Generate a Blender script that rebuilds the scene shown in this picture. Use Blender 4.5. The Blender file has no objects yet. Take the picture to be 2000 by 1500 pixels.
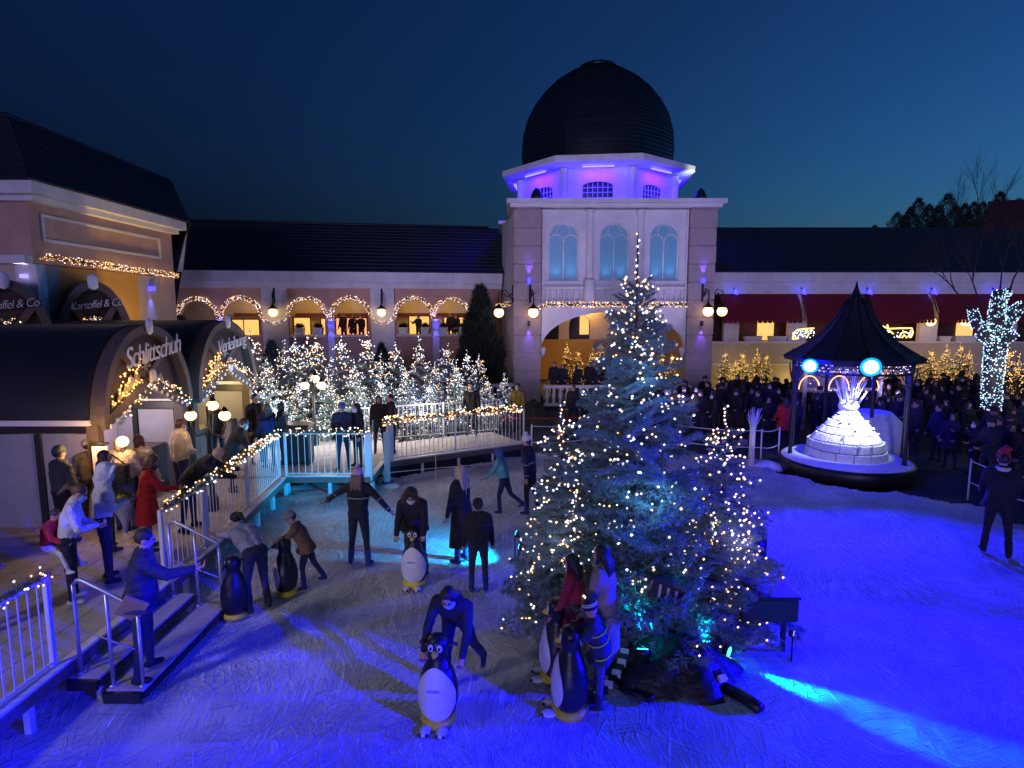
import bpy, math, random
import numpy as np
from mathutils import Vector, Matrix, Euler
PI = math.pi
R = math.radians
random.seed(7)
rng = np.random.default_rng(7)
SC = bpy.context.scene
COL = SC.collection

# ------------------------------------------------------------------ camera, world, sun, exposure
CAMZ, PITCH, FOC = 4.4, R(7.0), 1150.0        # metres above the ice, look down, focal length in px of the 2000 px wide photo
cam = bpy.data.cameras.new('camera')
cam.sensor_width = 36.0
cam.lens = 36.0 * FOC / 2000.0
cam.clip_end = 1500
camo = bpy.data.objects.new('camera', cam)
COL.objects.link(camo)
camo.location = (0, 0, CAMZ)
camo.rotation_euler = (PI / 2 - PITCH, 0, 0)
SC.camera = camo
SC.view_settings.view_transform = 'Standard'
SC.view_settings.look = 'None'
SC.view_settings.exposure = 0.0
SC.view_settings.gamma = 1.0
SC.view_settings.use_curve_mapping = False
SC.cycles.use_denoising = True
SC.cycles.max_bounces = 5
SC.cycles.diffuse_bounces = 2
SC.cycles.glossy_bounces = 2
SC.cycles.transparent_max_bounces = 6
SC.cycles.sample_clamp_indirect = 3.0
SC.cycles.sample_clamp_direct = 0.0
SC.cycles.use_light_tree = True

W = bpy.data.worlds.new('World')
SC.world = W
W.use_nodes = True
nt = W.node_tree
for n in list(nt.nodes): nt.nodes.remove(n)
wo = nt.nodes.new('ShaderNodeOutputWorld')
bg = nt.nodes.new('ShaderNodeBackground')
sky = nt.nodes.new('ShaderNodeTexSky')
sky.sky_type = 'NISHITA'
sky.sun_disc = False
sky.sun_elevation = R(-4.0)
sky.sun_rotation = R(75)
sky.air_density = 1.3
sky.dust_density = 0.6
sky.ozone_density = 3.0
wm = nt.nodes.new('ShaderNodeMixRGB'); wm.blend_type = 'MULTIPLY'; wm.inputs[0].default_value = 1.0
wm.inputs[2].default_value = (0.30, 0.95, 1.15, 1)
nt.links.new(sky.outputs[0], wm.inputs[1])
nt.links.new(wm.outputs[0], bg.inputs[0])
nt.links.new(bg.outputs[0], wo.inputs[0])
bg.inputs[1].default_value = 3.2

dusk_fill = bpy.data.lights.new('dusk_fill', 'SUN')  # violet fill from behind the camera, added to brighten the facades at dusk
dusk_fill.energy = 0.85
dusk_fill.angle = R(14)
dusk_fill.color = (0.54, 0.47, 1.0)
dusk_fill_o = bpy.data.objects.new('dusk_fill', dusk_fill)
dusk_fill_o.rotation_euler = (R(87.5), 0, R(-10))
COL.objects.link(dusk_fill_o)

def lamp(kind, loc, energy, color, radius=0.1, target=None, size=60, blend=0.5, name='lamp', area=None, parent=None):
    l = bpy.data.lights.new(name, kind)
    l.energy = energy; l.color = color
    if kind in ('POINT', 'SPOT'): l.shadow_soft_size = radius
    if kind == 'SPOT':
        l.spot_size = R(size); l.spot_blend = blend
    if kind == 'AREA':
        l.shape = 'RECTANGLE'; l.size, l.size_y = area
    o = bpy.data.objects.new(name, l)
    o.location = loc
    if target is not None:
        d = Vector(target) - Vector(loc)
        o.rotation_euler = d.to_track_quat('-Z', 'Y').to_euler()
    COL.objects.link(o)
    if parent:
        o.parent = parent
        o.location = Vector(loc) - parent.location
    return o

# ------------------------------------------------------------------ from the survey of the photograph to metres
def ray(px, py):
    a = (px - 1000) / FOC; b = -(py - 750) / FOC
    return (a, math.cos(PITCH) + b * math.sin(PITCH), -math.sin(PITCH) + b * math.cos(PITCH))
def G(px, py, z=0.0):
    d = ray(px, py); t = (z - CAMZ) / d[2]
    return Vector((d[0] * t, d[1] * t, z))
def at(px, py, Y):
    d = ray(px, py); t = Y / d[1]
    return Vector((d[0] * t, Y, CAMZ + d[2] * t))
def atx(px, py, X):
    d = ray(px, py); t = X / d[0]
    return Vector((X, d[1] * t, CAMZ + d[2] * t))

# ------------------------------------------------------------------ materials
MATS = {}
def mat(name, col, rough=0.7, metal=0.0, noise=0.0, nscale=8.0, bump=0.0, bscale=30.0, emis=None, estr=0.0, spec=0.5, sub=0.0, stretch=None, nosample=False, bdist=0.02):
    if name in MATS: return MATS[name]
    m = bpy.data.materials.new(name); m.use_nodes = True
    n = m.node_tree.nodes; l = m.node_tree.links
    p = n['Principled BSDF']
    p.inputs['Base Color'].default_value = (*col, 1)
    p.inputs['Roughness'].default_value = rough
    p.inputs['Metallic'].default_value = metal
    p.inputs['Specular IOR Level'].default_value = spec
    if sub: p.inputs['Subsurface Weight'].default_value = sub; p.inputs['Subsurface Radius'].default_value = (0.05, 0.05, 0.06)
    if noise or bump:
        tc = n.new('ShaderNodeTexCoord')
        mp = n.new('ShaderNodeMapping')
        if stretch: mp.inputs['Scale'].default_value = stretch
        l.new(tc.outputs['Object'], mp.inputs[0])
    if noise:
        t = n.new('ShaderNodeTexNoise'); t.inputs['Scale'].default_value = nscale; t.inputs['Detail'].default_value = 5
        t.inputs['Roughness'].default_value = 0.65
        l.new(mp.outputs[0], t.inputs['Vector'])
        r = n.new('ShaderNodeMapRange')
        r.inputs['From Min'].default_value = 0.25; r.inputs['From Max'].default_value = 0.75
        r.inputs['To Min'].default_value = 1 - noise; r.inputs['To Max'].default_value = 1 + noise
        l.new(t.outputs['Fac'], r.inputs['Value'])
        x = n.new('ShaderNodeMixRGB'); x.blend_type = 'MULTIPLY'; x.inputs[0].default_value = 1
        x.inputs[1].default_value = (*col, 1)
        l.new(r.outputs[0], x.inputs[2])
        l.new(x.outputs[0], p.inputs['Base Color'])
    if bump:
        t = n.new('ShaderNodeTexNoise'); t.inputs['Scale'].default_value = bscale; t.inputs['Detail'].default_value = 6
        l.new(mp.outputs[0], t.inputs['Vector'])
        b = n.new('ShaderNodeBump'); b.inputs['Strength'].default_value = bump; b.inputs['Distance'].default_value = bdist
        l.new(t.outputs['Fac'], b.inputs['Height'])
        l.new(b.outputs[0], p.inputs['Normal'])
    if emis:
        p.inputs['Emission Color'].default_value = (*emis, 1)
        p.inputs['Emission Strength'].default_value = estr
    if nosample: m.cycles.emission_sampling = 'NONE'
    MATS[name] = m
    return m

M_white = mat('white_plaster', (0.72, 0.70, 0.68), 0.8, noise=0.16, nscale=1.3, bump=0.15, bscale=40)
M_salmon = mat('salmon_plaster', (0.54, 0.33, 0.245), 0.85, noise=0.16, nscale=1.5, bump=0.2, bscale=50)
M_ochre = mat('ochre_plaster', (0.50, 0.27, 0.055), 0.85, noise=0.12, nscale=1.8, bump=0.2, bscale=50)
M_cream = mat('cream_plaster', (0.55, 0.46, 0.33), 0.85, noise=0.12, nscale=1.2, bump=0.2, bscale=50)
M_taupe = mat('taupe_stone', (0.40, 0.325, 0.295), 0.85, noise=0.14, nscale=2.5, bump=0.25, bscale=40)
M_roof = mat('dark_roof_slate', (0.018, 0.020, 0.028), 0.6, noise=0.3, nscale=4, bump=0.3, bscale=15)
M_dome = mat('dome_slate', (0.014, 0.020, 0.026), 0.30, noise=0.5, nscale=7, bump=0.5, bscale=18)
M_black = mat('black_metal', (0.012, 0.012, 0.015), 0.45, noise=0.2, nscale=20)
M_blackcloth = mat('black_tarpaulin', (0.012, 0.013, 0.016), 0.5, noise=0.3, nscale=12, bump=0.6, bscale=9, bdist=0.05)
M_darkglass = mat('dark_glass', (0.015, 0.015, 0.025), 0.12)
M_uplit_glass = mat('curtained_window_glass', (0.10, 0.20, 0.30), 0.35, noise=0.3, nscale=3, stretch=(8, 8, 0.3), emis=(0.11, 0.25, 0.55), estr=0.30, nosample=True)  # blue emission imitates the even uplight on the panes
M_steel = mat('galvanised_steel', (0.52, 0.53, 0.56), 0.38, metal=0.75, noise=0.12, nscale=25)
M_steelpaint = mat('pale_painted_steel', (0.60, 0.61, 0.64), 0.5, metal=0.1, noise=0.1, nscale=25)
M_deckwood = mat('frosted_deck_board', (0.42, 0.38, 0.35), 0.8, noise=0.22, nscale=5, bump=0.35, bscale=20, stretch=(1, 1, 1))
M_trimwood = mat('grey_timber', (0.135, 0.10, 0.085), 0.75, noise=0.25, nscale=9, bump=0.3, bscale=30, stretch=(1, 1, 4))
M_gablewood = mat('gable_board', (0.06, 0.035, 0.03), 0.7, noise=0.3, nscale=9, bump=0.3, bscale=30)
M_hutroof = mat('hut_roof_membrane', (0.020, 0.021, 0.026), 0.40, noise=0.15, nscale=2, bump=0.15, bscale=4)
M_hutwall = mat('hut_panel', (0.34, 0.33, 0.40), 0.6, noise=0.12, nscale=3)
M_letter = mat('white_letter', (0.85, 0.82, 0.85), 0.5)
M_awning = mat('red_awning_cloth', (0.17, 0.005, 0.014), 0.8, noise=0.2, nscale=3, bump=0.3, bscale=6)
M_fir = mat('frosted_fir_needles', (0.19, 0.28, 0.30), 0.75, noise=0.45, nscale=3.0)
M_fird = mat('dark_evergreen', (0.020, 0.035, 0.020), 0.8, noise=0.4, nscale=3)
M_firg = mat('green_fir_needles', (0.06, 0.09, 0.03), 0.8, noise=0.4, nscale=3)
M_bark = mat('bark', (0.075, 0.055, 0.045), 0.9, noise=0.4, nscale=12, bump=0.6, bscale=25, stretch=(1, 1, 0.3))
M_ground = mat('dark_paving', (0.035, 0.034, 0.037), 0.75, noise=0.4, nscale=2, bump=0.4, bscale=8)
M_hill = mat('dark_hillside', (0.010, 0.012, 0.010), 0.95, noise=0.5, nscale=0.3)
M_bw = mat('white_bulb', (1, 1, 1), 0.4, emis=(0.66, 0.74, 1.0), estr=3.2)
M_bww = mat('warm_bulb', (1, 1, 1), 0.4, emis=(1.0, 0.60, 0.27), estr=3.2)
M_bor = mat('amber_bulb', (1, 0.8, 0.5), 0.4, emis=(1.0, 0.42, 0.10), estr=2.6)
M_bgold = mat('gold_bulb', (1, 0.8, 0.5), 0.4, emis=(1.0, 0.60, 0.13), estr=2.4)
M_bice = mat('ice_blue_bulb', (1, 1, 1), 0.4, emis=(0.36, 0.72, 1.0), estr=1.7)
M_globe = mat('lit_globe', (1, 0.9, 0.7), 0.3, emis=(1.0, 0.62, 0.24), estr=3.2)
M_blueled = mat('blue_led', (0.2, 0.1, 1), 0.4, emis=(0.03, 0.03, 1.0), estr=4)
M_violetled = mat('violet_led', (0.5, 0.3, 1), 0.4, emis=(0.46, 0.36, 1.0), estr=1.15)
M_floodlens = mat('flood_lens', (0.5, 0.9, 1), 0.3, emis=(0.25, 0.85, 1.0), estr=30, nosample=True)
M_cyanlens = mat('cyan_lens', (0.1, 0.8, 1), 0.3, emis=(0.03, 0.80, 1.0), estr=7)
M_room = mat('lit_room_wall', (0.7, 0.45, 0.2), 0.8, noise=0.5, nscale=1.6, emis=(1.0, 0.50, 0.13), estr=1.2)
M_orange = mat('lit_red_room', (0.8, 0.35, 0.2), 0.8, noise=0.4, nscale=1.2, emis=(1.0, 0.36, 0.15), estr=1.4)
M_snow = mat('packed_snow_block', (0.78, 0.80, 0.85), 0.6, noise=0.12, nscale=9, bump=0.7, bscale=18, sub=0.0, bdist=0.03)
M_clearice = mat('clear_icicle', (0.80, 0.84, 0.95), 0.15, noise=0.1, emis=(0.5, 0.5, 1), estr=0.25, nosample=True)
M_penb = mat('penguin_black_plastic', (0.012, 0.013, 0.018), 0.38, noise=0.6, nscale=9, bump=0.15, bscale=30)
M_penw = mat('penguin_white_plastic', (0.70, 0.70, 0.72), 0.45, noise=0.16, nscale=7)
M_peny = mat('penguin_yellow_plastic', (0.74, 0.62, 0.03), 0.5, noise=0.2, nscale=12)
M_skin = mat('skin', (0.52, 0.30, 0.22), 0.55, noise=0.08, nscale=14)
M_maskw = mat('face_mask_white', (0.75, 0.80, 0.88), 0.7, bump=0.3, bscale=40)
M_maskb = mat('face_mask_blue', (0.35, 0.55, 0.80), 0.7, bump=0.3, bscale=40)
M_eye = mat('eye_dark', (0.01, 0.01, 0.01), 0.2)
M_red = mat('red_tape', (0.5, 0.01, 0.02), 0.6)

def clothm(c, key=None):
    k = key or 'cloth_%02d_%02d_%02d' % tuple(int(v * 99) for v in c)
    return mat(k, c, 0.85, noise=0.22, nscale=7, bump=0.95, bscale=11, bdist=0.06)

# ------------------------------------------------------------------ object helpers
def tag(o, label=None, cat=None, group=None, kind=None):
    if label: o['label'] = label
    if cat: o['category'] = cat
    if group: o['group'] = group
    if kind: o['kind'] = kind
    return o

def empty(name, loc, label, cat, group=None, rz=0.0):
    o = bpy.data.objects.new(name, None)
    o.empty_display_size = 0.2
    o.location = loc; o.rotation_euler = (0, 0, rz)
    COL.objects.link(o)
    return tag(o, label, cat, group)

def put(name, me, parent=None, loc=(0, 0, 0), rot=(0, 0, 0), mats=None):
    o = bpy.data.objects.new(name, me)
    COL.objects.link(o)
    if parent is not None: o.parent = parent
    o.location = loc; o.rotation_euler = rot
    return o

def mesh_np(name, V, F, mats, midx=None, smooth=False):
    """V (n,3) array, F (m,k) array of equal sized faces."""
    me = bpy.data.meshes.new(name)
    V = np.asarray(V, dtype=np.float32); F = np.asarray(F, dtype=np.int32)
    k = F.shape[1]
    me.vertices.add(len(V)); me.vertices.foreach_set('co', V.ravel())
    me.loops.add(F.size); me.loops.foreach_set('vertex_index', F.ravel())
    me.polygons.add(len(F))
    me.polygons.foreach_set('loop_start', np.arange(0, F.size, k, dtype=np.int32))
    me.polygons.foreach_set('loop_total', np.full(len(F), k, dtype=np.int32))
    if midx is not None: me.polygons.foreach_set('material_index', np.asarray(midx, dtype=np.int32))
    if smooth: me.polygons.foreach_set('use_smooth', np.ones(len(F), dtype=bool))
    for m in (mats if isinstance(mats, (list, tuple)) else [mats]): me.materials.append(m)
    me.update(calc_edges=True)
    return me

class MB:
    def __init__(s): s.v = []; s.f = []; s.s = []
    def add(s, vs, fs, smooth=False):
        b = len(s.v); s.v += [tuple(v) for v in vs]
        s.f += [tuple(i + b for i in f) for f in fs]; s.s += [smooth] * len(fs)
        return s
    def box(s, x0, x1, y0, y1, z0, z1):
        return s.add([(x0, y0, z0), (x1, y0, z0), (x1, y1, z0), (x0, y1, z0), (x0, y0, z1), (x1, y0, z1), (x1, y1, z1), (x0, y1, z1)],
                     [(0, 3, 2, 1), (4, 5, 6, 7), (0, 1, 5, 4), (1, 2, 6, 5), (2, 3, 7, 6), (3, 0, 4, 7)])
    def bar(s, p0, p1, w, h, up=(0, 0, 1)):
        p0 = Vector(p0); p1 = Vector(p1); d = (p1 - p0).normalized(); u = Vector(up)
        if abs(d.dot(u)) > 0.98: u = Vector((0, 1, 0))
        sd = d.cross(u).normalized() * w / 2; uu = sd.cross(d).normalized() * h / 2
        vs = [p0 - sd - uu, p0 + sd - uu, p0 + sd + uu, p0 - sd + uu, p1 - sd - uu, p1 + sd - uu, p1 + sd + uu, p1 - sd + uu]
        return s.add(vs, [(0, 1, 2, 3), (7, 6, 5, 4), (0, 4, 5, 1), (1, 5, 6, 2), (2, 6, 7, 3), (3, 7, 4, 0)])
    def tube(s, pts, rs, n=8, cap=True):
        pts = [Vector(p) for p in pts]
        if not isinstance(rs, (list, tuple)): rs = [rs] * len(pts)
        vs = []; prev = None
        for i, p in enumerate(pts):
            d = (pts[min(i + 1, len(pts) - 1)] - pts[max(i - 1, 0)]).normalized()
            a = prev if prev is not None else (Vector((1, 0, 0)) if abs(d.x) < 0.8 else Vector((0, 1, 0)))
            a = (a - d * a.dot(d)).normalized(); prev = a; b = d.cross(a)
            for k in range(n):
                t = 2 * PI * k / n
                vs.append(p + (a * math.cos(t) + b * math.sin(t)) * rs[i])
        fs = []
        for i in range(len(pts) - 1):
            for k in range(n):
                k2 = (k + 1) % n
                fs.append((i * n + k, i * n + k2, (i + 1) * n + k2, (i + 1) * n + k))
        if cap:
            fs.append(tuple(reversed(range(n)))); fs.append(tuple((len(pts) - 1) * n + k for k in range(n)))
        return s.add(vs, fs, True)
    def lathe(s, prof, n=16, c=(0, 0, 0), a0=0.0, ell=(1, 1), smooth=True, cap=True):
        vs = []; fs = []
        for r, z in prof:
            for k in range(n):
                t = a0 + 2 * PI * k / n
                vs.append((c[0] + r * ell[0] * math.cos(t), c[1] + r * ell[1] * math.sin(t), c[2] + z))
        for i in range(len(prof) - 1):
            for k in range(n):
                k2 = (k + 1) % n
                fs.append((i * n + k, i * n + k2, (i + 1) * n + k2, (i + 1) * n + k))
        if cap:
            fs.append(tuple(reversed(range(n)))); fs.append(tuple((len(prof) - 1) * n + k for k in range(n)))
        return s.add(vs, fs, smooth)
    def ball(s, c, r, n=12, m=8, sc=(1, 1, 1)):
        prof = [(r * math.sin(PI * i / m), -r * math.cos(PI * i / m)) for i in range(m + 1)]
        prof[0] = (0.001 * r, -r); prof[-1] = (0.001 * r, r)
        vs0 = len(s.v)
        s.lathe(prof, n, (0, 0, 0))
        for i in range(vs0, len(s.v)):
            x, y, z = s.v[i]; s.v[i] = (c[0] + x * sc[0], c[1] + y * sc[1], c[2] + z * sc[2])
        return s
    def prism(s, poly, y0, y1, axis='y', smooth=False):
        """poly in 2D, extruded along axis. axis y: (x,z); axis x: (y,z); axis z: (x,y)"""
        n = len(poly)
        def m(p, q):
            return {'y': (p[0], q, p[1]), 'x': (q, p[0], p[1]), 'z': (p[0], p[1], q)}[axis]
        vs = [m(p, y0) for p in poly] + [m(p, y1) for p in poly]
        fs = [tuple(range(n)), tuple(reversed(range(n, 2 * n)))] + [(i, n + i, n + (i + 1) % n, (i + 1) % n) for i in range(n)]
        return s.add(vs, fs, smooth)
    def strip(s, outer, inner, y0, y1, axis='y', closed=False):
        """band between two polylines, extruded"""
        n = len(outer)
        rr = range(n if closed else n - 1)
        def m(p, q): return {'y': (p[0], q, p[1]), 'x': (q, p[0], p[1]), 'z': (p[0], p[1], q)}[axis]
        vs = [m(p, y0) for p in outer] + [m(p, y0) for p in inner] + [m(p, y1) for p in outer] + [m(p, y1) for p in inner]
        fs = []
        for i in rr:
            j = (i + 1) % n
            fs += [(i, j, n + j, n + i), (2 * n + i, 3 * n + i, 3 * n + j, 2 * n + j), (i, 2 * n + i, 2 * n + j, j), (n + i, n + j, 3 * n + j, 3 * n + i)]
        if not closed:
            fs += [(0, n, 3 * n, 2 * n), (n - 1, 3 * n - 1, 4 * n - 1, 2 * n - 1)]
        return s.add(vs, fs)
    def mesh(s, name, m, off=(0, 0, 0)):
        me = bpy.data.meshes.new(name)
        vs = s.v if tuple(off) == (0, 0, 0) else [(v[0] - off[0], v[1] - off[1], v[2] - off[2]) for v in s.v]
        me.from_pydata(vs, [], s.f)
        me.polygons.foreach_set('use_smooth', s.s)
        for x in (m if isinstance(m, (list, tuple)) else [m]): me.materials.append(x)
        me.update()
        return me
    def build(s, name, m, parent=None, world=True, kind=None, label=None):
        off = parent.location if (parent is not None and world) else (0, 0, 0)
        if parent is not None and world and parent.parent is not None:
            off = Vector(parent.location) + Vector(parent.parent.location)
        o = put(name, s.mesh(name, m, off), parent)
        if kind: o['kind'] = kind
        if label: o['label'] = label
        return o

def bevel(o, w=0.01, seg=2):
    b = o.modifiers.new('bevel', 'BEVEL'); b.width = w; b.segments = seg; b.limit_method = 'ANGLE'
    return o

def copy_tree(o, parent=None):
    c = o.copy(); COL.objects.link(c)
    if parent is not None: c.parent = parent
    for ch in o.children: copy_tree(ch, c)
    return c

def arc(cx, cz, r, a0, a1, n, rz=None):
    rz = r if rz is None else rz
    return [(cx + r * math.cos(a0 + (a1 - a0) * i / n), cz + rz * math.sin(a0 + (a1 - a0) * i / n)) for i in range(n + 1)]

OCT = np.array([(1, 0, 0), (-1, 0, 0), (0, 1, 0), (0, -1, 0), (0, 0, 1), (0, 0, -1)], dtype=float)
OCTF = np.array([(0, 2, 4), (2, 1, 4), (1, 3, 4), (3, 0, 4), (2, 0, 5), (1, 2, 5), (3, 1, 5), (0, 3, 5)])
def bulbs_mesh(name, P, r, mats, weights=None, jitter=0.3):
    P = np.asarray(P); n = len(P)
    rr = r * (1 + jitter * (rng.random(n) - 0.3))
    V = (P[:, None, :] + OCT[None] * rr[:, None, None]).reshape(-1, 3)
    F = (OCTF[None] + (np.arange(n) * 6)[:, None, None]).reshape(-1, 3)
    mi = rng.choice(len(mats), size=n, p=weights)
    return mesh_np(name, V, F, mats, np.repeat(mi, 8))

def needles(P, D, L, Wd):
    """thin triangles at P pointing along D (unit, n x 3), length L, width Wd."""
    n = len(P)
    rnd = rng.normal(size=(n, 3)); s = np.cross(D, rnd); s /= np.linalg.norm(s, axis=1)[:, None] + 1e-9
    L = np.broadcast_to(L, (n,))[:, None]; Wd = np.broadcast_to(Wd, (n,))[:, None]
    V = np.stack([P - s * Wd / 2, P + s * Wd / 2, P + D * L], axis=1).reshape(-1, 3)
    return V
# ------------------------------------------------------------------ ground, ice
mb = MB(); mb.box(-160, 220, -30, 260, -0.35, -0.05)
g = mb.build('ground', M_ground); tag(g, kind='structure')

def ice_material():
    m = bpy.data.materials.new('scratched_ice'); m.use_nodes = True
    n = m.node_tree.nodes; l = m.node_tree.links; p = n['Principled BSDF']
    tc = n.new('ShaderNodeTexCoord')
    heights = []
    # skate scratches: strongly stretched noises in several directions, each kept to its own patches
    for k, (ang, sx, sy, th) in enumerate([(62, 1.7, 24, 0.53), (82, 1.4, 30, 0.53), (104, 1.8, 22, 0.54), (125, 1.5, 26, 0.54), (35, 1.3, 28, 0.56), (-8, 1.0, 36, 0.57)]):
        w = n.new('ShaderNodeTexNoise'); w.inputs['Scale'].default_value = 0.5
        wv = n.new('ShaderNodeVectorMath'); wv.operation = 'MULTIPLY_ADD'; wv.inputs[1].default_value = (0.55, 0.55, 0)
        l.new(tc.outputs['Object'], w.inputs['Vector']); l.new(w.outputs['Color'], wv.inputs[0]); l.new(tc.outputs['Object'], wv.inputs[2])
        mp = n.new('ShaderNodeMapping'); mp.inputs['Rotation'].default_value = (0, 0, R(ang)); mp.inputs['Location'].default_value = (k * 7.3, k * 3.1, k)
        l.new(wv.outputs[0], mp.inputs[0])
        mp2 = n.new('ShaderNodeMapping'); mp2.inputs['Scale'].default_value = (sx, sy, 1)
        l.new(mp.outputs[0], mp2.inputs[0])
        t = n.new('ShaderNodeTexNoise'); t.inputs['Scale'].default_value = 1.0; t.inputs['Detail'].default_value = 3
        l.new(mp2.outputs[0], t.inputs['Vector'])
        mr = n.new('ShaderNodeMapRange'); mr.inputs['From Min'].default_value = th; mr.inputs['From Max'].default_value = th + 0.10
        l.new(t.outputs['Fac'], mr.inputs['Value'])
        pt = n.new('ShaderNodeTexNoise'); pt.inputs['Scale'].default_value = 0.6; pt.inputs['Detail'].default_value = 2
        l.new(mp.outputs[0], pt.inputs['Vector'])
        pm = n.new('ShaderNodeMapRange'); pm.inputs['From Min'].default_value = 0.46; pm.inputs['From Max'].default_value = 0.58
        l.new(pt.outputs['Fac'], pm.inputs['Value'])
        mu = n.new('ShaderNodeMath'); mu.operation = 'MULTIPLY'
        l.new(mr.outputs[0], mu.inputs[0]); l.new(pm.outputs[0], mu.inputs[1])
        heights.append(mu)
    s = heights[0]
    for h in heights[1:]:
        a = n.new('ShaderNodeMath'); a.operation = 'ADD'; l.new(s.outputs[0], a.inputs[0]); l.new(h.outputs[0], a.inputs[1]); s = a
    fine = n.new('ShaderNodeTexNoise'); fine.inputs['Scale'].default_value = 14; fine.inputs['Detail'].default_value = 8; fine.inputs['Roughness'].default_value = 0.7
    l.new(tc.outputs['Object'], fine.inputs['Vector'])
    a = n.new('ShaderNodeMath'); a.operation = 'MULTIPLY_ADD'; a.inputs[1].default_value = 0.4
    l.new(fine.outputs['Fac'], a.inputs[0]); l.new(s.outputs[0], a.inputs[2])
    b = n.new('ShaderNodeBump'); b.inputs['Strength'].default_value = 0.9; b.inputs['Distance'].default_value = 0.05
    l.new(a.outputs[0], b.inputs['Height']); l.new(b.outputs[0], p.inputs['Normal'])
    # snow dust lies white in the scratches, bare ice between is greyer
    cr = n.new('ShaderNodeMixRGB'); cr.inputs[1].default_value = (0.42, 0.43, 0.46, 1); cr.inputs[2].default_value = (0.86, 0.87, 0.90, 1)
    big = n.new('ShaderNodeTexNoise'); big.inputs['Scale'].default_value = 0.9; big.inputs['Detail'].default_value = 6
    l.new(tc.outputs['Object'], big.inputs['Vector'])
    bm_ = n.new('ShaderNodeMapRange'); bm_.inputs['From Min'].default_value = 0.35; bm_.inputs['From Max'].default_value = 0.65; bm_.inputs['To Max'].default_value = 0.6
    l.new(big.outputs['Fac'], bm_.inputs['Value'])
    ad = n.new('ShaderNodeMath'); ad.operation = 'MULTIPLY_ADD'; ad.use_clamp = True; ad.inputs[1].default_value = 0.8
    l.new(s.outputs[0], ad.inputs[0]); l.new(bm_.outputs[0], ad.inputs[2])
    l.new(ad.outputs[0], cr.inputs[0]); l.new(cr.outputs[0], p.inputs['Base Color'])
    rr_ = n.new('ShaderNodeMapRange'); rr_.inputs['From Min'].default_value = 0.4; rr_.inputs['From Max'].default_value = 0.62; rr_.inputs['To Min'].default_value = 0.28; rr_.inputs['To Max'].default_value = 0.65
    l.new(big.outputs['Fac'], rr_.inputs['Value']); l.new(rr_.outputs[0], p.inputs['Roughness'])
    p.inputs['Specular IOR Level'].default_value = 0.15
    return m
M_ice = ice_material()

# outline of the rink (metres), sampled on a grid whose border cells are trimmed to it
ICE = [(-6.6, -2), (-6.6, 14.4), (-3.1, 15.1), (0.24, 17.7), (4.2, 18.1), (7.4, 16.9), (7.2, 15.7), (7.9, 14.2), (9.4, 13.7), (10.6, 12.8), (10.6, 11.4), (9.8, 10.0), (10.2, 8.4), (12.5, 6.5), (16, 4), (16, -2)]
def inside(x, y, P):
    c = np.zeros(x.shape, bool); n = len(P)
    for i in range(n):
        x1, y1 = P[i]; x2, y2 = P[(i + 1) % n]
        if y1 == y2: continue
        k = ((y1 > y) != (y2 > y)) & (x < (x2 - x1) * (y - y1) / (y2 - y1) + x1)
        c ^= k
    return c
def vnoise(x, y, sc, seed):
    r_ = np.random.default_rng(seed); T = r_.random((256, 256))
    u = x * sc; v = y * sc
    i = np.floor(u).astype(int); j = np.floor(v).astype(int); fu = u - i; fv = v - j
    fu = fu * fu * (3 - 2 * fu); fv = fv * fv * (3 - 2 * fv)
    g = lambda a, b: T[a % 256, b % 256]
    return (g(i, j) * (1 - fu) + g(i + 1, j) * fu) * (1 - fv) + (g(i, j + 1) * (1 - fu) + g(i + 1, j + 1) * fu) * fv
nx, ny = 290, 260
gx, gy = np.meshgrid(np.linspace(-6.8, 16.4, nx), np.linspace(-2.2, 18.6, ny))
jx = gx + (vnoise(gx, gy, 1.6, 1) - 0.5) * 0.5; jy = gy + (vnoise(gx, gy, 1.6, 2) - 0.5) * 0.5
inn = inside(jx, jy, ICE)
hz = (vnoise(gx, gy, 2.1, 3) - 0.5) * 0.022 + (vnoise(gx, gy, 6.3, 4) - 0.5) * 0.012
# ridges of shovelled snow along the border
cnt = np.zeros(gx.shape)
for dx, dy in [(0.35, 0), (-0.35, 0), (0, 0.35), (0, -0.35), (0.6, 0.6), (-0.6, 0.6), (0.6, -0.6), (-0.6, -0.6)]:
    cnt += ~inside(jx + dx, jy + dy, ICE)
hz = hz + np.where(gy > 8.5, cnt / 8 * 0.13, 0) * (0.5 + vnoise(gx, gy, 3.1, 5))
V = np.stack([gx, gy, hz], -1).reshape(-1, 3)
idx = np.arange(nx * ny).reshape(ny, nx)
q = np.stack([idx[:-1, :-1], idx[:-1, 1:], idx[1:, 1:], idx[1:, :-1]], -1).reshape(-1, 4)
keep = inn.reshape(-1)[q].all(axis=1)
ice = put('ice_rink', mesh_np('ice_rink', V, q[keep], M_ice, smooth=True))
tag(ice, kind='structure')

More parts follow.
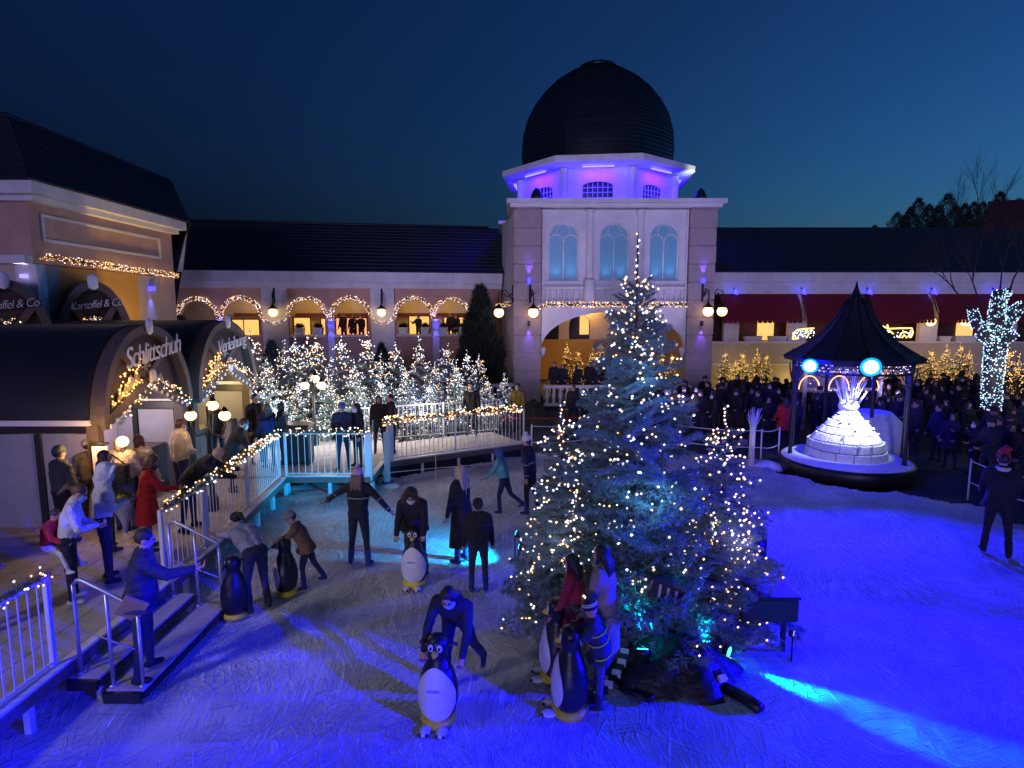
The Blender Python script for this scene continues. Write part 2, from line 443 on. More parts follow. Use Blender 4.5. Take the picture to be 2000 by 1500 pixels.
# low mound of scraped snow beside the tree
def snow_mound(cx, cy, rx, ry, h, label, seed):
    n_, m_ = 28, 10
    V = []; F = []
    r_ = random.Random(seed)
    ph = [r_.random() * 6 for _ in range(4)]
    for i in range(m_ + 1):
        f_ = i / m_
        for k in range(n_):
            t = 2 * PI * k / n_
            w = 1 + 0.12 * math.sin(3 * t + ph[0]) + 0.06 * math.sin(7 * t + ph[1])
            V.append((rx * f_ * w * math.cos(t), ry * f_ * w * math.sin(t), h * (1 - f_ ** 2) ** 0.8 - 0.03 + 0.02 * math.sin(5 * t + 9 * f_ + ph[2]) * f_ * (1 - f_)))
    for i in range(m_):
        for k in range(n_):
            F.append((i * n_ + k, i * n_ + (k + 1) % n_, (i + 1) * n_ + (k + 1) % n_, (i + 1) * n_ + k))
    o = put('snow_pile', mesh_np('snow_pile', V, F, M_snow, smooth=True), loc=(cx, cy, 0))
    return tag(o, label, 'snow pile')
p_ = G(1475, 1235); snow_mound(p_.x, p_.y, 0.42, 0.34, 0.16, 'small smooth pile of snow on the ice right of the tree base', 3)
p_ = G(1500, 912); snow_mound(p_.x, p_.y, 0.5, 0.4, 0.2, 'low pile of snow at the rink edge left of the gazebo', 5)
p_ = G(760, 955); snow_mound(p_.x, p_.y + 0.2, 0.3, 0.25, 0.1, 'little heap of snow at the foot of the railing post', 6)

# ------------------------------------------------------------------ lamps that colour the rink
BLUE = (0.004, 0.0, 1.0)
CYAN = (0.0, 0.55, 1.0)
def floodlight(loc, target, label, lens, size=0.16, stand=True, group=None):
    t = empty('floodlight', (loc[0], loc[1], 0 if stand else loc[2]), label, 'floodlight', group)
    d = (Vector(target) - Vector(loc)).normalized()
    c = Vector(loc)
    m = MB(); m.tube([c - d * size * 1.0, c - d * size * 0.75, c], [size * 0.55, size * 0.85, size], 14); m.build('housing', M_black, t)
    m = MB(); m.tube([c + d * 0.004, c + d * 0.012], [size * 0.86, size * 0.86], 14); m.build('lens', lens, t)
    if stand:
        s = Vector((0, 0, 1)).cross(d).normalized() * (size + 0.015)
        m = MB(); m.tube([(c.x + s.x, c.y + s.y, c.z), (c.x + s.x * 0.9, c.y + s.y * 0.9, 0.02), (c.x - s.x * 0.9, c.y - s.y * 0.9, 0.02), (c.x - s.x, c.y - s.y, c.z)], 0.012, 6)
        m.build('yoke', M_black, t)
    else:
        m = MB(); m.tube([c, c + Vector((0, 0, size * 2.2))], 0.015, 6); m.build('yoke', M_black, t)
    return t
def flood_lamp(loc, target, e, color, size, blend=0.4, radius=0.1):
    d = (Vector(target) - Vector(loc)).normalized()
    return lamp('SPOT', Vector(loc) + d * 0.06, e, color, radius, target, size, blend, 'flood_lamp')

# tall masts outside the frame, to the right, wash the rink blue; the tree throws its long shadow leftwards
floodlight((12.5, 6.3, 2.1), (4.5, 5.4, 0), 'blue floodlight on a mast right of the rink', M_blueled, 0.2, stand=False)
flood_lamp((12.5, 6.3, 2.1), (5.0, 5.0, 0), 24000, BLUE, 56, 0.3, 0.10)
floodlight((7.5, -0.6, 4.6), (3.5, 3.2, 0), 'blue floodlight on a mast behind the near edge of the rink', M_blueled, 0.2, stand=False)
flood_lamp((7.5, -0.6, 4.6), (-0.6, 2.3, 0), 15000, BLUE, 44, 0.12, 0.06)
# small cyan floods standing in the fir branches
fl = [((2.74, 6.98, 0.13), (3.78, 6.10, 0.0), 'cyan floodlight at the tree foot throwing a streak to the right', 1700, 24, (0.0, 0.30, 1.0)),
      ((0.15, 9.75, 0.36), (-3.0, 11.6, 0.0), 'cyan floodlight behind the left fir pointing at the skaters', 1200, 70, (0.0, 0.42, 1.0)),
      ((0.1, 10.15, 0.45), (-4.9, 13.4, 1.0), 'cyan floodlight behind the left fir pointing at the far railing', 2600, 34, (0.0, 0.42, 1.0)),
      ((1.55, 6.55, 0.42), (1.7, 7.6, 2.2), 'upright cyan floodlight in front of the tree trunk', 200, 85, (0.0, 0.75, 1.0)),
      ((2.35, 6.75, 0.40), (2.4, 7.7, 2.4), 'cyan floodlight tilted up into the right fir', 130, 85, (0.0, 0.6, 1.0))]
for loc, tg, lab, e, sz, c in fl:
    floodlight(loc, tg, lab, M_cyanlens, 0.075)
    flood_lamp(loc, tg, e, c, sz, 1.0, 0.04)
# added pale flood, out of view on the left, to lift the left ice
floodlight((-8.6, 1.2, 6.4), (-2.4, 8.6, 0), 'added pale fill floodlight left of the near deck', M_violetled, 0.2, stand=False)
lamp('SPOT', (-8.5, 1.3, 6.3), 950, (0.94, 0.83, 1.0), 0.5, target=(-1.8, 11.0, 0), size=56, blend=0.9, name='flood_lamp')
# blue flood from the deck side under the railing
flood_lamp((-6.3, 4.2, 0.25), (-4.2, 5.4, 0), 40, BLUE, 110, 0.8, 0.05)
floodlight((-6.3, 4.2, 0.25), (-4.2, 5.4, 0), 'small blue floodlight under the near end of the deck', M_blueled, 0.07)

# ------------------------------------------------------------------ deck and stairs
DZ = 0.45
deckpoly = [[(-5.1, 4.2), (-5.1, 9.6), (-5.5, 13.75)], ]
def panel_run(p0, p1, inward, width, rows, seg, name, parent):
    """boards laid along p0-p1, stacked inward"""
    a = Vector(p0); b = Vector(p1); L = (b - a).length; d = (b - a) / L; n_ = Vector(inward)
    for r_ in range(rows):
        k = 0; s = -random.random() * seg * 0.6 if r_ % 2 else 0
        while s < L - 0.02:
            s0 = max(0, s); s1 = min(L, s + seg) - 0.012
            w0 = width * r_; w1 = width * (r_ + 1) - 0.012
            q = [a + d * s0 + n_ * w0, a + d * s1 + n_ * w0, a + d * s1 + n_ * w1, a + d * s0 + n_ * w1]
            dz = random.uniform(-0.003, 0.003)
            m = MB(); m.add([(v.x, v.y, DZ - 0.04) for v in q] + [(v.x, v.y, DZ + dz) for v in q], [(0, 3, 2, 1), (4, 5, 6, 7), (0, 1, 5, 4), (1, 2, 6, 5), (2, 3, 7, 6), (3, 0, 4, 7)])
            m.build('board', M_deckwood, parent)
            s += seg
deck = empty('deck', (-6.5, 9, 0), 'raised timber walkway with frosted boards along the left of the rink', 'deck')
deck['kind'] = 'structure'
panel_run((-5.12, 3.6), (-5.12, 9.6), (-1, 0), 0.5, 11, 2.0, 'board', deck)
panel_run((-5.13, 9.62), (-5.52, 13.75), (-1, -0.09), 0.5, 10, 2.0, 'board', deck)
panel_run((-10.4, 13.92), (-3.45, 13.92), (0, 1), 0.5, 3, 2.0, 'board', deck)
A_, B_ = Vector((-3.45, 15.25)), Vector((0.35, 17.5)); n2 = Vector((-(B_ - A_).y, (B_ - A_).x)).normalized()
panel_run((A_.x, A_.y), (B_.x, B_.y), (n2.x, n2.y), 0.5, 4, 2.0, 'board', deck)
panel_run((-10.4, 15.45), (-3.5, 15.45), (0, 1), 0.5, 5, 2.0, 'board', deck)
edges = [((-5.06, 3.6), (-5.06, 9.6)), ((-5.07, 9.62), (-5.46, 13.7)), ((-5.46, 13.86), (-3.42, 13.86)), ((-3.4, 13.9), (-3.42, 15.2)), ((A_.x + 0.03, A_.y - 0.06), (B_.x + 0.03, B_.y - 0.06))]
for (p0, p1) in edges:
    m = MB(); m.bar((p0[0], p0[1], DZ - 0.08), (p1[0], p1[1], DZ - 0.08), 0.07, 0.15); m.build('edge_beam', M_trimwood, deck)
    m = MB(); m.bar((p0[0], p0[1], DZ + 0.012), (p1[0], p1[1], DZ + 0.012), 0.11, 0.03); m.build('edge_rail', M_steelpaint, deck)
    L = (Vector(p1) - Vector(p0)).length; k = max(1, int(L / 1.0))
    for i in range(k + 1):
        f_ = i / k; x = p0[0] + (p1[0] - p0[0]) * f_; y = p0[1] + (p1[1] - p0[1]) * f_
        m = MB(); m.box(x - 0.035, x + 0.035, y - 0.035 + 0.1, y + 0.035 + 0.1, -0.03, DZ - 0.16); m.build('support_leg', M_steelpaint, deck)
# black skirting under the far walkway
m = MB(); m.bar((A_.x + 0.1, A_.y + 0.1, 0.17), (B_.x + 0.1, B_.y + 0.1, 0.17), 0.03, 0.40); m.build('skirting', M_blackcloth, deck)
m = MB(); m.bar((-5.4, 14.6, 0.17), (-3.4, 14.6, 0.17), 0.03, 0.40); m.build('skirting', M_blackcloth, deck)
m = MB(); m.bar((-6.7, 3.6, 0.17), (-6.7, 14.6, 0.17), 0.03, 0.40); m.build('skirting', M_blackcloth, deck)

st = empty('steps', (-4.6, 7.2, 0), 'two low frosted steps leading from the deck down to the ice', 'steps')
for k, (x0, x1, z) in enumerate([(-5.0, -4.66, 0.30), (-4.60, -4.18, 0.15)]):
    for y0, y1 in [(6.2, 6.86), (6.88, 7.5), (7.52, 8.2)]:
        m = MB(); m.box(x0, x1, y0, y1, z - 0.035, z); bevel(m.build('tread', M_deckwood, st), 0.006)
    m = MB(); m.box(x1 - 0.03, x1 + 0.03, 6.18, 8.22, z - 0.1, z - 0.038); m.build('nosing', M_black, st)
    m = MB(); m.box(x0, x1, 6.14, 6.18, z - 0.13, z - 0.01); m.build('stringer', M_black, st)
    for y in (6.24, 7.2, 8.16):
        m = MB(); m.box(x1 - 0.08, x1 - 0.03, y, y + 0.05, -0.02, z - 0.1); m.build('support_leg', M_steelpaint, st)
def handrail(y, label):
    t = empty('handrail', (-4.6, y, 0), label, 'handrail', 'handrails of the steps')
    a = Vector((-4.92, y, 0.30)); b = Vector((-4.56, y, 0.15)); c = Vector((-4.22, y, 0.15))
    m = MB(); m.tube([a + Vector((0, 0, 1.06)), a + Vector((0.05, 0, 1.12)), a + Vector((0.10, 0, 1.12)), c + Vector((-0.06, 0, 0.98)), c + Vector((-0.01, 0, 0.95)), c + Vector((0, 0, 0.88))], 0.021, 8); m.build('top_rail', M_steel, t)
    m = MB(); m.tube([a + Vector((0, 0, 0.55)), c + Vector((0, 0, 0.42))], 0.010, 6); m.build('mid_rail', M_steel, t)
    for p, h in ((a, 1.07), (b, 1.10), (c, 0.89)):
        m = MB(); m.tube([p, p + Vector((0, 0, h))], 0.021, 8); m.tube([p, p + Vector((0, 0, 0.02))], 0.05, 8); m.build('post', M_steel, t)
handrail(6.27, 'nearer steel handrail of the steps beside the man in the navy jacket')
handrail(8.12, 'farther steel handrail of the steps held by the bending skater')

# ------------------------------------------------------------------ railings with garlands
def railing(p0, p1, z0, label, sp=0.125, h=1.05, posts=(0, 1), wide=(), slope=0.0, mat_=None):
    mat_ = mat_ or M_steelpaint
    a = Vector((p0[0], p0[1], z0)); b = Vector((p1[0], p1[1], z0 + slope)); L = (b - a).length; d = (b - a) / L
    t = empty('railing', a, label, 'railing', 'railings of the walkway round the rink')
    m = MB(); m.bar(a + Vector((0, 0, h)), b + Vector((0, 0, h)), 0.04, 0.03); m.build('top_rail', mat_, t)
    m = MB(); m.bar(a + Vector((0, 0, 0.07)), b + Vector((0, 0, 0.07)), 0.03, 0.025); m.build('bottom_rail', mat_, t)
    n_ = max(2, int(L / sp))
    me = None
    for i in range(1, n_):
        p = a + d * (L * i / n_)
        if me is None:
            mm = MB(); mm.tube([(0, 0, 0.07), (0, 0, h)], 0.0085, 6, cap=False); me = mm.mesh('bar', mat_)
        put('bar', me, t, p - a)
    for f_ in posts:
        p = a + (b - a) * f_
        m = MB(); m.box(p.x - 0.025, p.x + 0.025, p.y - 0.025, p.y + 0.025, p.z, p.z + h + 0.03); m.build('post', mat_, t)
    for f_ in wide:
        p = a + (b - a) * f_
        m = MB(); m.bar(p + Vector((0, 0, -0.1)), p + Vector((0, 0, h + 0.02)), 0.17, 0.035, up=d.cross(Vector((0, 0, 1)))); m.build('post', mat_, t, label='broad flat post')
    return t

def garland(pts, label, n_per_m=34, rad=0.085, br=0.013, mats=(M_bw, M_bww, M_bor), wts=(0.35, 0.45, 0.2), lights_per_m=38, group=None, green=None, name='garland', sag=0.0):
    pts = [Vector(p) for p in pts]
    t = empty(name, pts[0], label, 'garland', group)
    segs = [(pts[i], pts[i + 1]) for i in range(len(pts) - 1)]
    Ls = [(q - p).length for p, q in segs]; T = sum(Ls)
    def samp(n_):
        s = rng.random(n_) * T; out = np.zeros((n_, 3)); tan = np.zeros((n_, 3)); acc = 0
        for (p, q), L in zip(segs, Ls):
            k = (s >= acc) & (s < acc + L + 1e-6)
            f_ = ((s[k] - acc) / L)[:, None]
            out[k] = np.array(p) * (1 - f_) + np.array(q) * f_
            out[k, 2] -= sag * 4 * (f_ * (1 - f_))[:, 0]
            tan[k] = np.array(q - p) / L
            acc += L
        return out, tan
    n_ = int(T * n_per_m * 14)
    P, Tn = samp(n_)
    rd = rng.normal(size=(n_, 3)); rd /= np.linalg.norm(rd, axis=1)[:, None]
    D = rd + Tn * 0.5; D /= np.linalg.norm(D, axis=1)[:, None]
    V = needles(P + rd * rad * 0.15, D, rad * (0.6 + 0.6 * rng.random(n_)), rad * 0.09)
    off = np.array(pts[0])
    o = put('foliage', mesh_np('foliage', V - off, np.arange(len(V)).reshape(-1, 3), green or M_firg), t); o['kind'] = 'stuff'
    k = int(T * lights_per_m)
    P, Tn = samp(k); rd = rng.normal(size=(k, 3)); rd /= np.linalg.norm(rd, axis=1)[:, None]
    o = put('fairy_lights', bulbs_mesh('fairy_lights', P + rd * rad * 0.95 - off, br, list(mats), wts), t); o['kind'] = 'stuff'
    return t

railing((-5.12, 3.6), (-5.12, 6.15), DZ, 'railing at the near left corner of the deck', posts=(0.35, 1))
railing((-5.14, 8.3), (-5.16, 9.6), DZ, 'railing just beyond the steps beside the woman in red', posts=(0,), wide=(0.97,))
railing((-5.17, 9.65), (-5.36, 11.6), DZ, 'blue lit railing between the first and second broad posts', posts=(), wide=(0.98,))
railing((-5.37, 11.65), (-5.55, 13.7), DZ, 'blue lit railing running to the far left corner of the rink', posts=(1,))
railing((-5.45, 13.86), (-3.44, 13.86), DZ, 'cyan lit railing across the far left corner', sp=0.15, posts=(0,), wide=(0.99,))
railing((-3.42, 15.25), (-1.6, 16.33), DZ, 'railing right of the cyan post, nearer half', posts=(1,), wide=(0.10,))
railing((-1.58, 16.34), (0.35, 17.5), DZ, 'railing right of the cyan post, farther half', posts=(1,))
railing((-4.6, 17.6), (-2.2, 18.6), DZ, 'back railing of the walkway in front of the lit firs', posts=(0, 1))
railing((-2.15, 18.6), (-0.4, 19.3), DZ, 'back railing of the walkway near the tower', posts=(1,))
# tall post standing on the ice
pp = G(757, 945)
t = empty('post', pp, 'pale square post with a foot standing on the ice beside the far walkway', 'post')
m = MB(); m.box(pp.x - 0.07, pp.x + 0.07, pp.y - 0.05, pp.y + 0.05, 0, 1.35); bevel(m.build('shaft', M_steelpaint, t), 0.01)
m = MB(); m.box(pp.x - 0.14, pp.x + 0.14, pp.y - 0.12, pp.y + 0.12, 0, 0.06); m.build('foot', M_trimwood, t)
# thin rope between stanchions in front of the far walkway
t = empty('rope_barrier', (-3.1, 14.7, 0), 'thin white rope on a slim stanchion in front of the far walkway', 'rope barrier')
m = MB(); m.tube([(-3.3, 14.2, 0.42), (-1.9, 14.7, 0.43), (-0.2, 14.9, 0.52), (1.0, 15.2, 0.8)], 0.008, 5); m.build('rope', M_steelpaint, t)
m = MB(); m.tube([(-1.95, 14.7, 0), (-1.95, 14.7, 0.9)], 0.010, 6); m.build('stanchion', M_steelpaint, t)

ZR = DZ + 1.09
GG = 'lit garlands on the railings'
garland([(-5.12, 4.1, ZR), (-5.12, 6.2, ZR)], 'lit garland on the railing at the near left corner', group=GG, br=0.014, lights_per_m=26, rad=0.10)
garland([(-5.14, 8.35, ZR), (-5.16, 9.6, ZR)], 'start of the lit garland on the railing beyond the steps', group=GG, br=0.016, lights_per_m=30, rad=0.10)
garland([(-5.17, 9.65, ZR), (-5.36, 11.6, ZR), (-5.55, 13.7, ZR)], 'lit garland climbing along the blue lit railing', group=GG, br=0.018, lights_per_m=44, rad=0.11)
garland([(-5.45, 13.86, ZR), (-3.44, 13.86, ZR)], 'lit garland on the cyan lit railing across the corner', group=GG, br=0.018, lights_per_m=36, rad=0.11)
garland([(-3.42, 15.25, ZR), (0.35, 17.5, ZR)], 'thick amber and white garland on the far railing', group=GG, br=0.022, lights_per_m=60, rad=0.13, wts=(0.25, 0.35, 0.4))
# ------------------------------------------------------------------ tower with the dome
TW = empty('domed_tower', (4.8, 28, 0), 'white and taupe tower with arched windows under a dark slate dome', 'building')
def T(name, m, mt, label=None, kind=None): return m.build(name, mt, TW, label=label, kind=kind)
YF = 28.0
# corner piers in courses of stone
for x0, x1 in ((0.07, 1.38), (8.28, 9.53)):
    z = 0.0; k = 0
    while z < 9.15:
        h_ = 0.83
        z1 = min(9.18, z + h_ - 0.05)
        m = MB(); e = 0.012 * (k % 2); m.box(x0 + e, x1 - e, YF + e, YF + 1.5, z, z1); bevel(T('stone_course', m, M_taupe), 0.012)
        m = MB(); m.box(x0 + 0.06, x1 - 0.06, YF + 0.06, YF + 1.45, z1, z1 + 0.05); T('joint', m, M_taupe)
        z += h_; k += 1
# upper wall with windows, pieces round the openings
XA, XB = 1.38, 8.28
wins = [(2.43, 0.70), (4.82, 0.70), (7.17, 0.70)]
WZ0, WZS, WZT = 5.85, 7.85, 8.55
def arched_wall(x0, x1, z0, z1, y0, y1, ops, mt, name='wall', parent=TW, world=True):
    """front wall with arched openings; ops: (cx, halfwidth, zsill, zspring)"""
    ops = sorted(ops); cur = x0
    m = MB()
    for cx, hw, zs, zp in ops:
        if cx - hw > cur: m.box(cur, cx - hw, y0, y1, z0, z1)
        if zs > z0: m.box(cx - hw, cx + hw, y0, y1, z0, zs)
        a = arc(cx, zp, hw, PI, 0, 16)
        top = [(cx - hw + 2 * hw * i / 16, z1) for i in range(17)]
        m.strip(top, a, y0, y1)
        cur = cx + hw
    if cur < x1: m.box(cur, x1, y0, y1, z0, z1)
    o = m.build(name, mt, parent, world=world)
    return o
arched_wall(XA, XB, 4.62, 9.14, YF + 0.30, YF + 0.55, [(cx, hw, WZ0, WZS) for cx, hw in wins], M_white, 'upper_wall')
for cx, hw in wins:
    m = MB(); m.box(cx - hw, cx + hw, YF + 0.50, YF + 0.53, WZ0, WZT); w_ = T('window', m, M_uplit_glass)
    def sub(name, mm, mt): 
        o = put(name, mm.mesh(name, mt, TW.location), w_); return o
    mm = MB()
    mm.strip(arc(cx, WZS, hw, PI, 0, 18), arc(cx, WZS, hw - 0.05, PI, 0, 18), YF + 0.42, YF + 0.495)
    mm.box(cx - hw, cx - hw + 0.05, YF + 0.42, YF + 0.495, WZ0, WZS); mm.box(cx + hw - 0.05, cx + hw, YF + 0.42, YF + 0.495, WZ0, WZS)
    mm.box(cx - hw + 0.05, cx + hw - 0.05, YF + 0.42, YF + 0.495, WZ0, WZ0 + 0.05)
    sub('frame', mm, M_white)
    mm = MB()
    mm.box(cx - 0.025, cx + 0.025, YF + 0.43, YF + 0.49, WZ0 + 0.05, WZS - 0.1)
    for s in (-1, 1):
        mm.strip(arc(cx + s * hw / 2, WZS - 0.18, hw / 2, PI, 0, 12), arc(cx + s * hw / 2, WZS - 0.18, hw / 2 - 0.035, PI, 0, 12), YF + 0.435, YF + 0.485)
    mm.strip(arc(cx, WZS + 0.34, 0.31, 0, 2 * PI, 20), arc(cx, WZS + 0.34, 0.28, 0, 2 * PI, 20), YF + 0.44, YF + 0.48)
    sub('tracery', mm, M_white)
    for s in (-1, 1): lamp('SPOT', (cx + s * 0.34, YF + 0.14, WZ0 - 0.02), 34, (0.12, 0.65, 1.0), 0.10, (cx + s * 0.34, YF + 0.52, WZ0 + 0.75), 62, 1.0, 'window_uplight')
    m = MB(); m.box(cx - hw - 0.1, cx + hw + 0.1, YF + 0.2, YF + 0.3, WZ0 - 0.12, WZ0 - 0.02); T('sill', m, M_white)
# half columns and mouldings
for x, r_ in ((3.66, 0.19), (6.02, 0.19)):
    m = MB(); m.lathe([(r_, 5.95), (r_ * 0.9, 8.9), (r_ * 1.2, 9.0), (r_ * 1.2, 9.13)], 16, (x, YF + 0.28, 0)); T('column', m, M_white)
    m = MB(); m.lathe([(r_ * 1.5, 4.66), (r_ * 1.5, 5.88), (r_ * 1.15, 5.95)], 16, (x, YF + 0.24, 0)); T('column_base', m, M_white)
for x in (1.42, 8.16):
    m = MB(); m.box(x, x + 0.09, YF + 0.18, YF + 0.30, 4.62, 9.14); T('moulding', m, M_white)
# balustrades under the windows
BAL = MB(); BAL.lathe([(0.035, 0), (0.06, 0.03), (0.03, 0.08), (0.062, 0.24), (0.028, 0.42), (0.05, 0.47), (0.05, 0.5)], 8); bal_me = BAL.mesh('baluster', M_white)
for x0, x1 in ((1.52, 3.38), (3.94, 5.74), (6.30, 8.14)):
    m = MB(); m.box(x0, x1, YF + 0.03, YF + 0.19, 5.46, 5.56); T('balcony_rail', m, M_white)
    m = MB(); m.box(x0, x1, YF + 0.03, YF + 0.19, 4.84, 4.90); T('balcony_base', m, M_white)
    n_ = 7
    for i in range(n_):
        o = put('baluster', bal_me, TW, Vector((x0 + (x1 - x0) * (i + 0.5) / n_, YF + 0.11, 4.9)) - TW.location); o.scale = (1, 1, 1.12)
# arch of the ground floor
a_in = arc((XA + XB) / 2, 2.65, (XB - XA) / 2 - 0.02, PI, 0, 28, rz=1.75)
top_ = [(XA + 0.02 + (XB - XA - 0.04) * i / 28, 4.60) for i in range(29)]
m = MB(); m.strip(top_, a_in, YF + 0.12, YF + 0.55); T('arch_spandrel', m, M_white)
for x in (XA + 0.10, XB - 0.10):
    m = MB(); m.lathe([(0.03, 2.25), (0.13, 2.45), (0.16, 2.68), (0.10, 2.70)], 10, (x, YF + 0.3, 0)); T('corbel', m, M_white)
m = MB(); m.box(XA + 0.005, XB - 0.005, YF + 0.02, YF + 0.6, 4.62, 4.80); T('string_course', m, M_white)
# cornice, side walls, back
m = MB(); m.box(-0.25, 9.86, YF - 0.28, YF + 10.0, 9.36, 9.55); T('cornice', m, M_white)
m = MB(); m.box(-0.08, 9.70, YF - 0.12, YF + 9.8, 9.19, 9.355); T('cornice', m, M_white)
m = MB(); m.box(9.3, 9.5, YF + 1.52, YF + 9.6, 0, 9.18); T('side_wall', m, M_taupe)
m = MB(); m.prism([(0.10, YF + 1.52), (-0.55, YF + 5.5), (-0.55, YF + 9.5), (0.35, YF + 9.5), (0.35, YF + 1.52)], 0, 9.17, axis='z'); T('side_wall', m, M_white)
m = MB(); m.box(-0.75, 0.2, YF + 5.0, YF + 9.6, 9.18, 9.34); T('side_cornice', m, M_white)
# passage behind the arch
m = MB(); m.box(0.4, 9.28, YF + 7.5, YF + 7.7, 0, 2.75); T('passage_wall', m, M_ochre)
arched_wall(0.4, 9.28, 2.76, 5.2, YF + 7.5, YF + 7.7, [(2.2, 0.62, 2.76, 3.6), (4.05, 0.62, 2.76, 3.6), (8.3, 0.55, 2.76, 3.4)], M_cream, 'passage_wall')
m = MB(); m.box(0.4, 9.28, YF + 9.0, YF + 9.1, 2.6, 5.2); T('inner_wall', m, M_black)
m = MB(); m.box(0.4, 9.28, YF + 0.6, YF + 9.1, 5.21, 5.3); T('passage_ceiling', m, M_cream)
m = MB(); m.box(4.2, 4.75, YF + 8.6, YF + 8.7, 3.0, 4.3); T('lit_doorway', m, M_room)
lamp('POINT', (4.6, YF + 6.9, 4.6), 70, (1.0, 0.55, 0.2), 0.15, name='passage_lamp')
lamp('POINT', (2.4, YF + 4.5, 1.2), 60, (1.0, 0.6, 0.2), 0.3, name='passage_lamp')
# octagonal lantern room
DC = (4.55, YF + 5.0)
A0 = R(-90 + 16)
def octo(r_): return [(DC[0] + r_ * math.cos(A0 + k * PI / 4), DC[1] + r_ * math.sin(A0 + k * PI / 4)) for k in range(8)]
RW = 4.15
pw = octo(RW)
for k in range(8):
    p0 = Vector((*pw[k], 0)); p1 = Vector((*pw[(k + 1) % 8], 0)); c = (p0 + p1) / 2; L = (p1 - p0).length
    d = (p1 - p0) / L; n_ = Vector((c.x - DC[0], c.y - DC[1], 0)).normalized()
    ang = math.atan2(d.y, d.x)
    m = MB()
    hw = 0.72
    def wbx(x0, x1, y0, y1, z0, z1): m.box(x0, x1, y0, y1, z0, z1)
    wbx(-L / 2, -hw, 0, 0.2, 9.55, 11.25); wbx(hw, L / 2, 0, 0.2, 9.55, 11.25); wbx(-hw, hw, 0, 0.2, 9.55, 9.85)
    m.strip([(-hw + 2 * hw * i / 10, 11.25) for i in range(11)], arc(0, 10.38, hw, PI, 0, 10, rz=0.22), 0, 0.2)
    mesh = m.mesh('lantern_wall', M_white)
    o = put('lantern_wall', mesh, TW, Vector((c.x, c.y, 0)) - TW.location, (0, 0, ang))
    if n_.y < 0.5:
        mw = MB(); mw.box(-hw, hw, 0.12, 0.15, 9.85, 10.6)
        w_ = put('lantern_window', mw.mesh('lantern_window', M_darkglass), TW, Vector((c.x, c.y, 0)) - TW.location, (0, 0, ang))
        mg = MB()
        for i in range(1, 6): x = -hw + 2 * hw * i / 6; mg.box(x - 0.012, x + 0.012, 0.05, 0.10, 9.85, 10.5 + 0.08 * math.cos(x))
        for z in (10.1, 10.33): mg.box(-hw, hw, 0.06, 0.09, z - 0.012, z + 0.012)
        put('glazing_bars', mg.mesh('glazing_bars', M_white), w_)
        ml = MB(); ml.box(-0.75, 0.75, -0.55, -0.45, 11.16, 11.20)
        put('led_bar', ml.mesh('led_bar', M_violetled), TW, Vector((c.x, c.y, 0)) - TW.location, (0, 0, ang))
        mb2 = MB(); mb2.box(-0.7, 0.7, -0.14, -0.1, 9.60, 9.64)
        put('led_bar', mb2.mesh('led_bar', M_blueled), TW, Vector((c.x, c.y, 0)) - TW.location, (0, 0, ang))
        lamp('AREA', Vector((c.x, c.y, 11.1)) + n_ * 0.45, 240, (0.018, 0.0, 1.0), target=Vector((c.x, c.y, 10.0)), area=(1.5, 0.1), name='lantern_led')
    # corner pilaster
    m = MB(); q = octo(RW + 0.10)[k]
    m.lathe([(0.20, 9.55), (0.20, 11.2)], 8, (q[0], q[1], 0), smooth=False); T('corner_pilaster', m, M_white)
# eaves slab and gutter
m = MB()
for r0, r1, z0, z1 in ((4.4, 5.15, 11.22, 11.34),):
    m.lathe([(4.2, 11.22), (5.15, 11.30), (5.25, 11.34), (5.25, 11.60), (4.6, 11.66), (3.9, 11.64)], 8, (*DC, 0), a0=A0, smooth=False)
T('eaves', m, M_white)
lamp('SPOT', (9.25, 30.0, 10.7), 60, (0.85, 1.0, 0.75), 0.04, (9.1, 30.45, 11.45), 110, 0.9, 'eaves_lamp')
# dome in lapped slate courses, eight facets
prof0 = [(4.04, 0), (4.12, 1.1), (4.06, 1.9), (3.82, 2.75), (3.4, 3.5), (2.85, 4.2), (2.2, 4.8), (1.5, 5.25), (0.95, 5.48)]
def pr(z):
    for (r0, z0), (r1, z1) in zip(prof0, prof0[1:]):
        if z <= z1: f_ = (z - z0) / (z1 - z0); return r0 + (r1 - r0) * f_
    return prof0[-1][0]
sz = [5.48 * math.sin(0.5 * PI * i / 44) for i in range(45)]
for k in range(8):
    m = MB()
    a = A0 + k * PI / 4; b = a + PI / 4; bow = 0.35
    for i in range(44):
        z0, z1 = sz[i], sz[i + 1]; r0 = pr(z0) + 0.035; r1 = pr(z1) - 0.006
        V0 = []; N_ = 10
        for (rr, zz) in ((r0 - 0.03, z0 + 0.001), (r0, z0), (r1, z1)):
            for j in range(N_ + 1):
                f_ = j / N_; x = (math.cos(a) * (1 - f_) + math.cos(b) * f_); y = (math.sin(a) * (1 - f_) + math.sin(b) * f_)
                s = 1 + 0.045 * 4 * f_ * (1 - f_)
                dz = 0 if zz >= z1 else random.uniform(-0.008, 0.008)
                V0.append((DC[0] + x * rr * s, DC[1] + y * rr * s, 11.62 + zz + dz))
        F0 = [(r_ * (N_ + 1) + j, r_ * (N_ + 1) + j + 1, (r_ + 1) * (N_ + 1) + j + 1, (r_ + 1) * (N_ + 1) + j) for r_ in range(2) for j in range(N_)]
        m.add(V0, F0)
    T('dome_facet', m, M_dome, kind=None)
m = MB(); m.lathe([(0.98, 17.06), (1.02, 17.11), (0.98, 17.25), (0.5, 17.33), (0.08, 17.37), (0.02, 17.43)], 16, (*DC, 0)); T('dome_cap', m, M_dome)
m = MB(); m.box(2.6, 5.2, 28.62, 28.66, 11.8, 12.15)
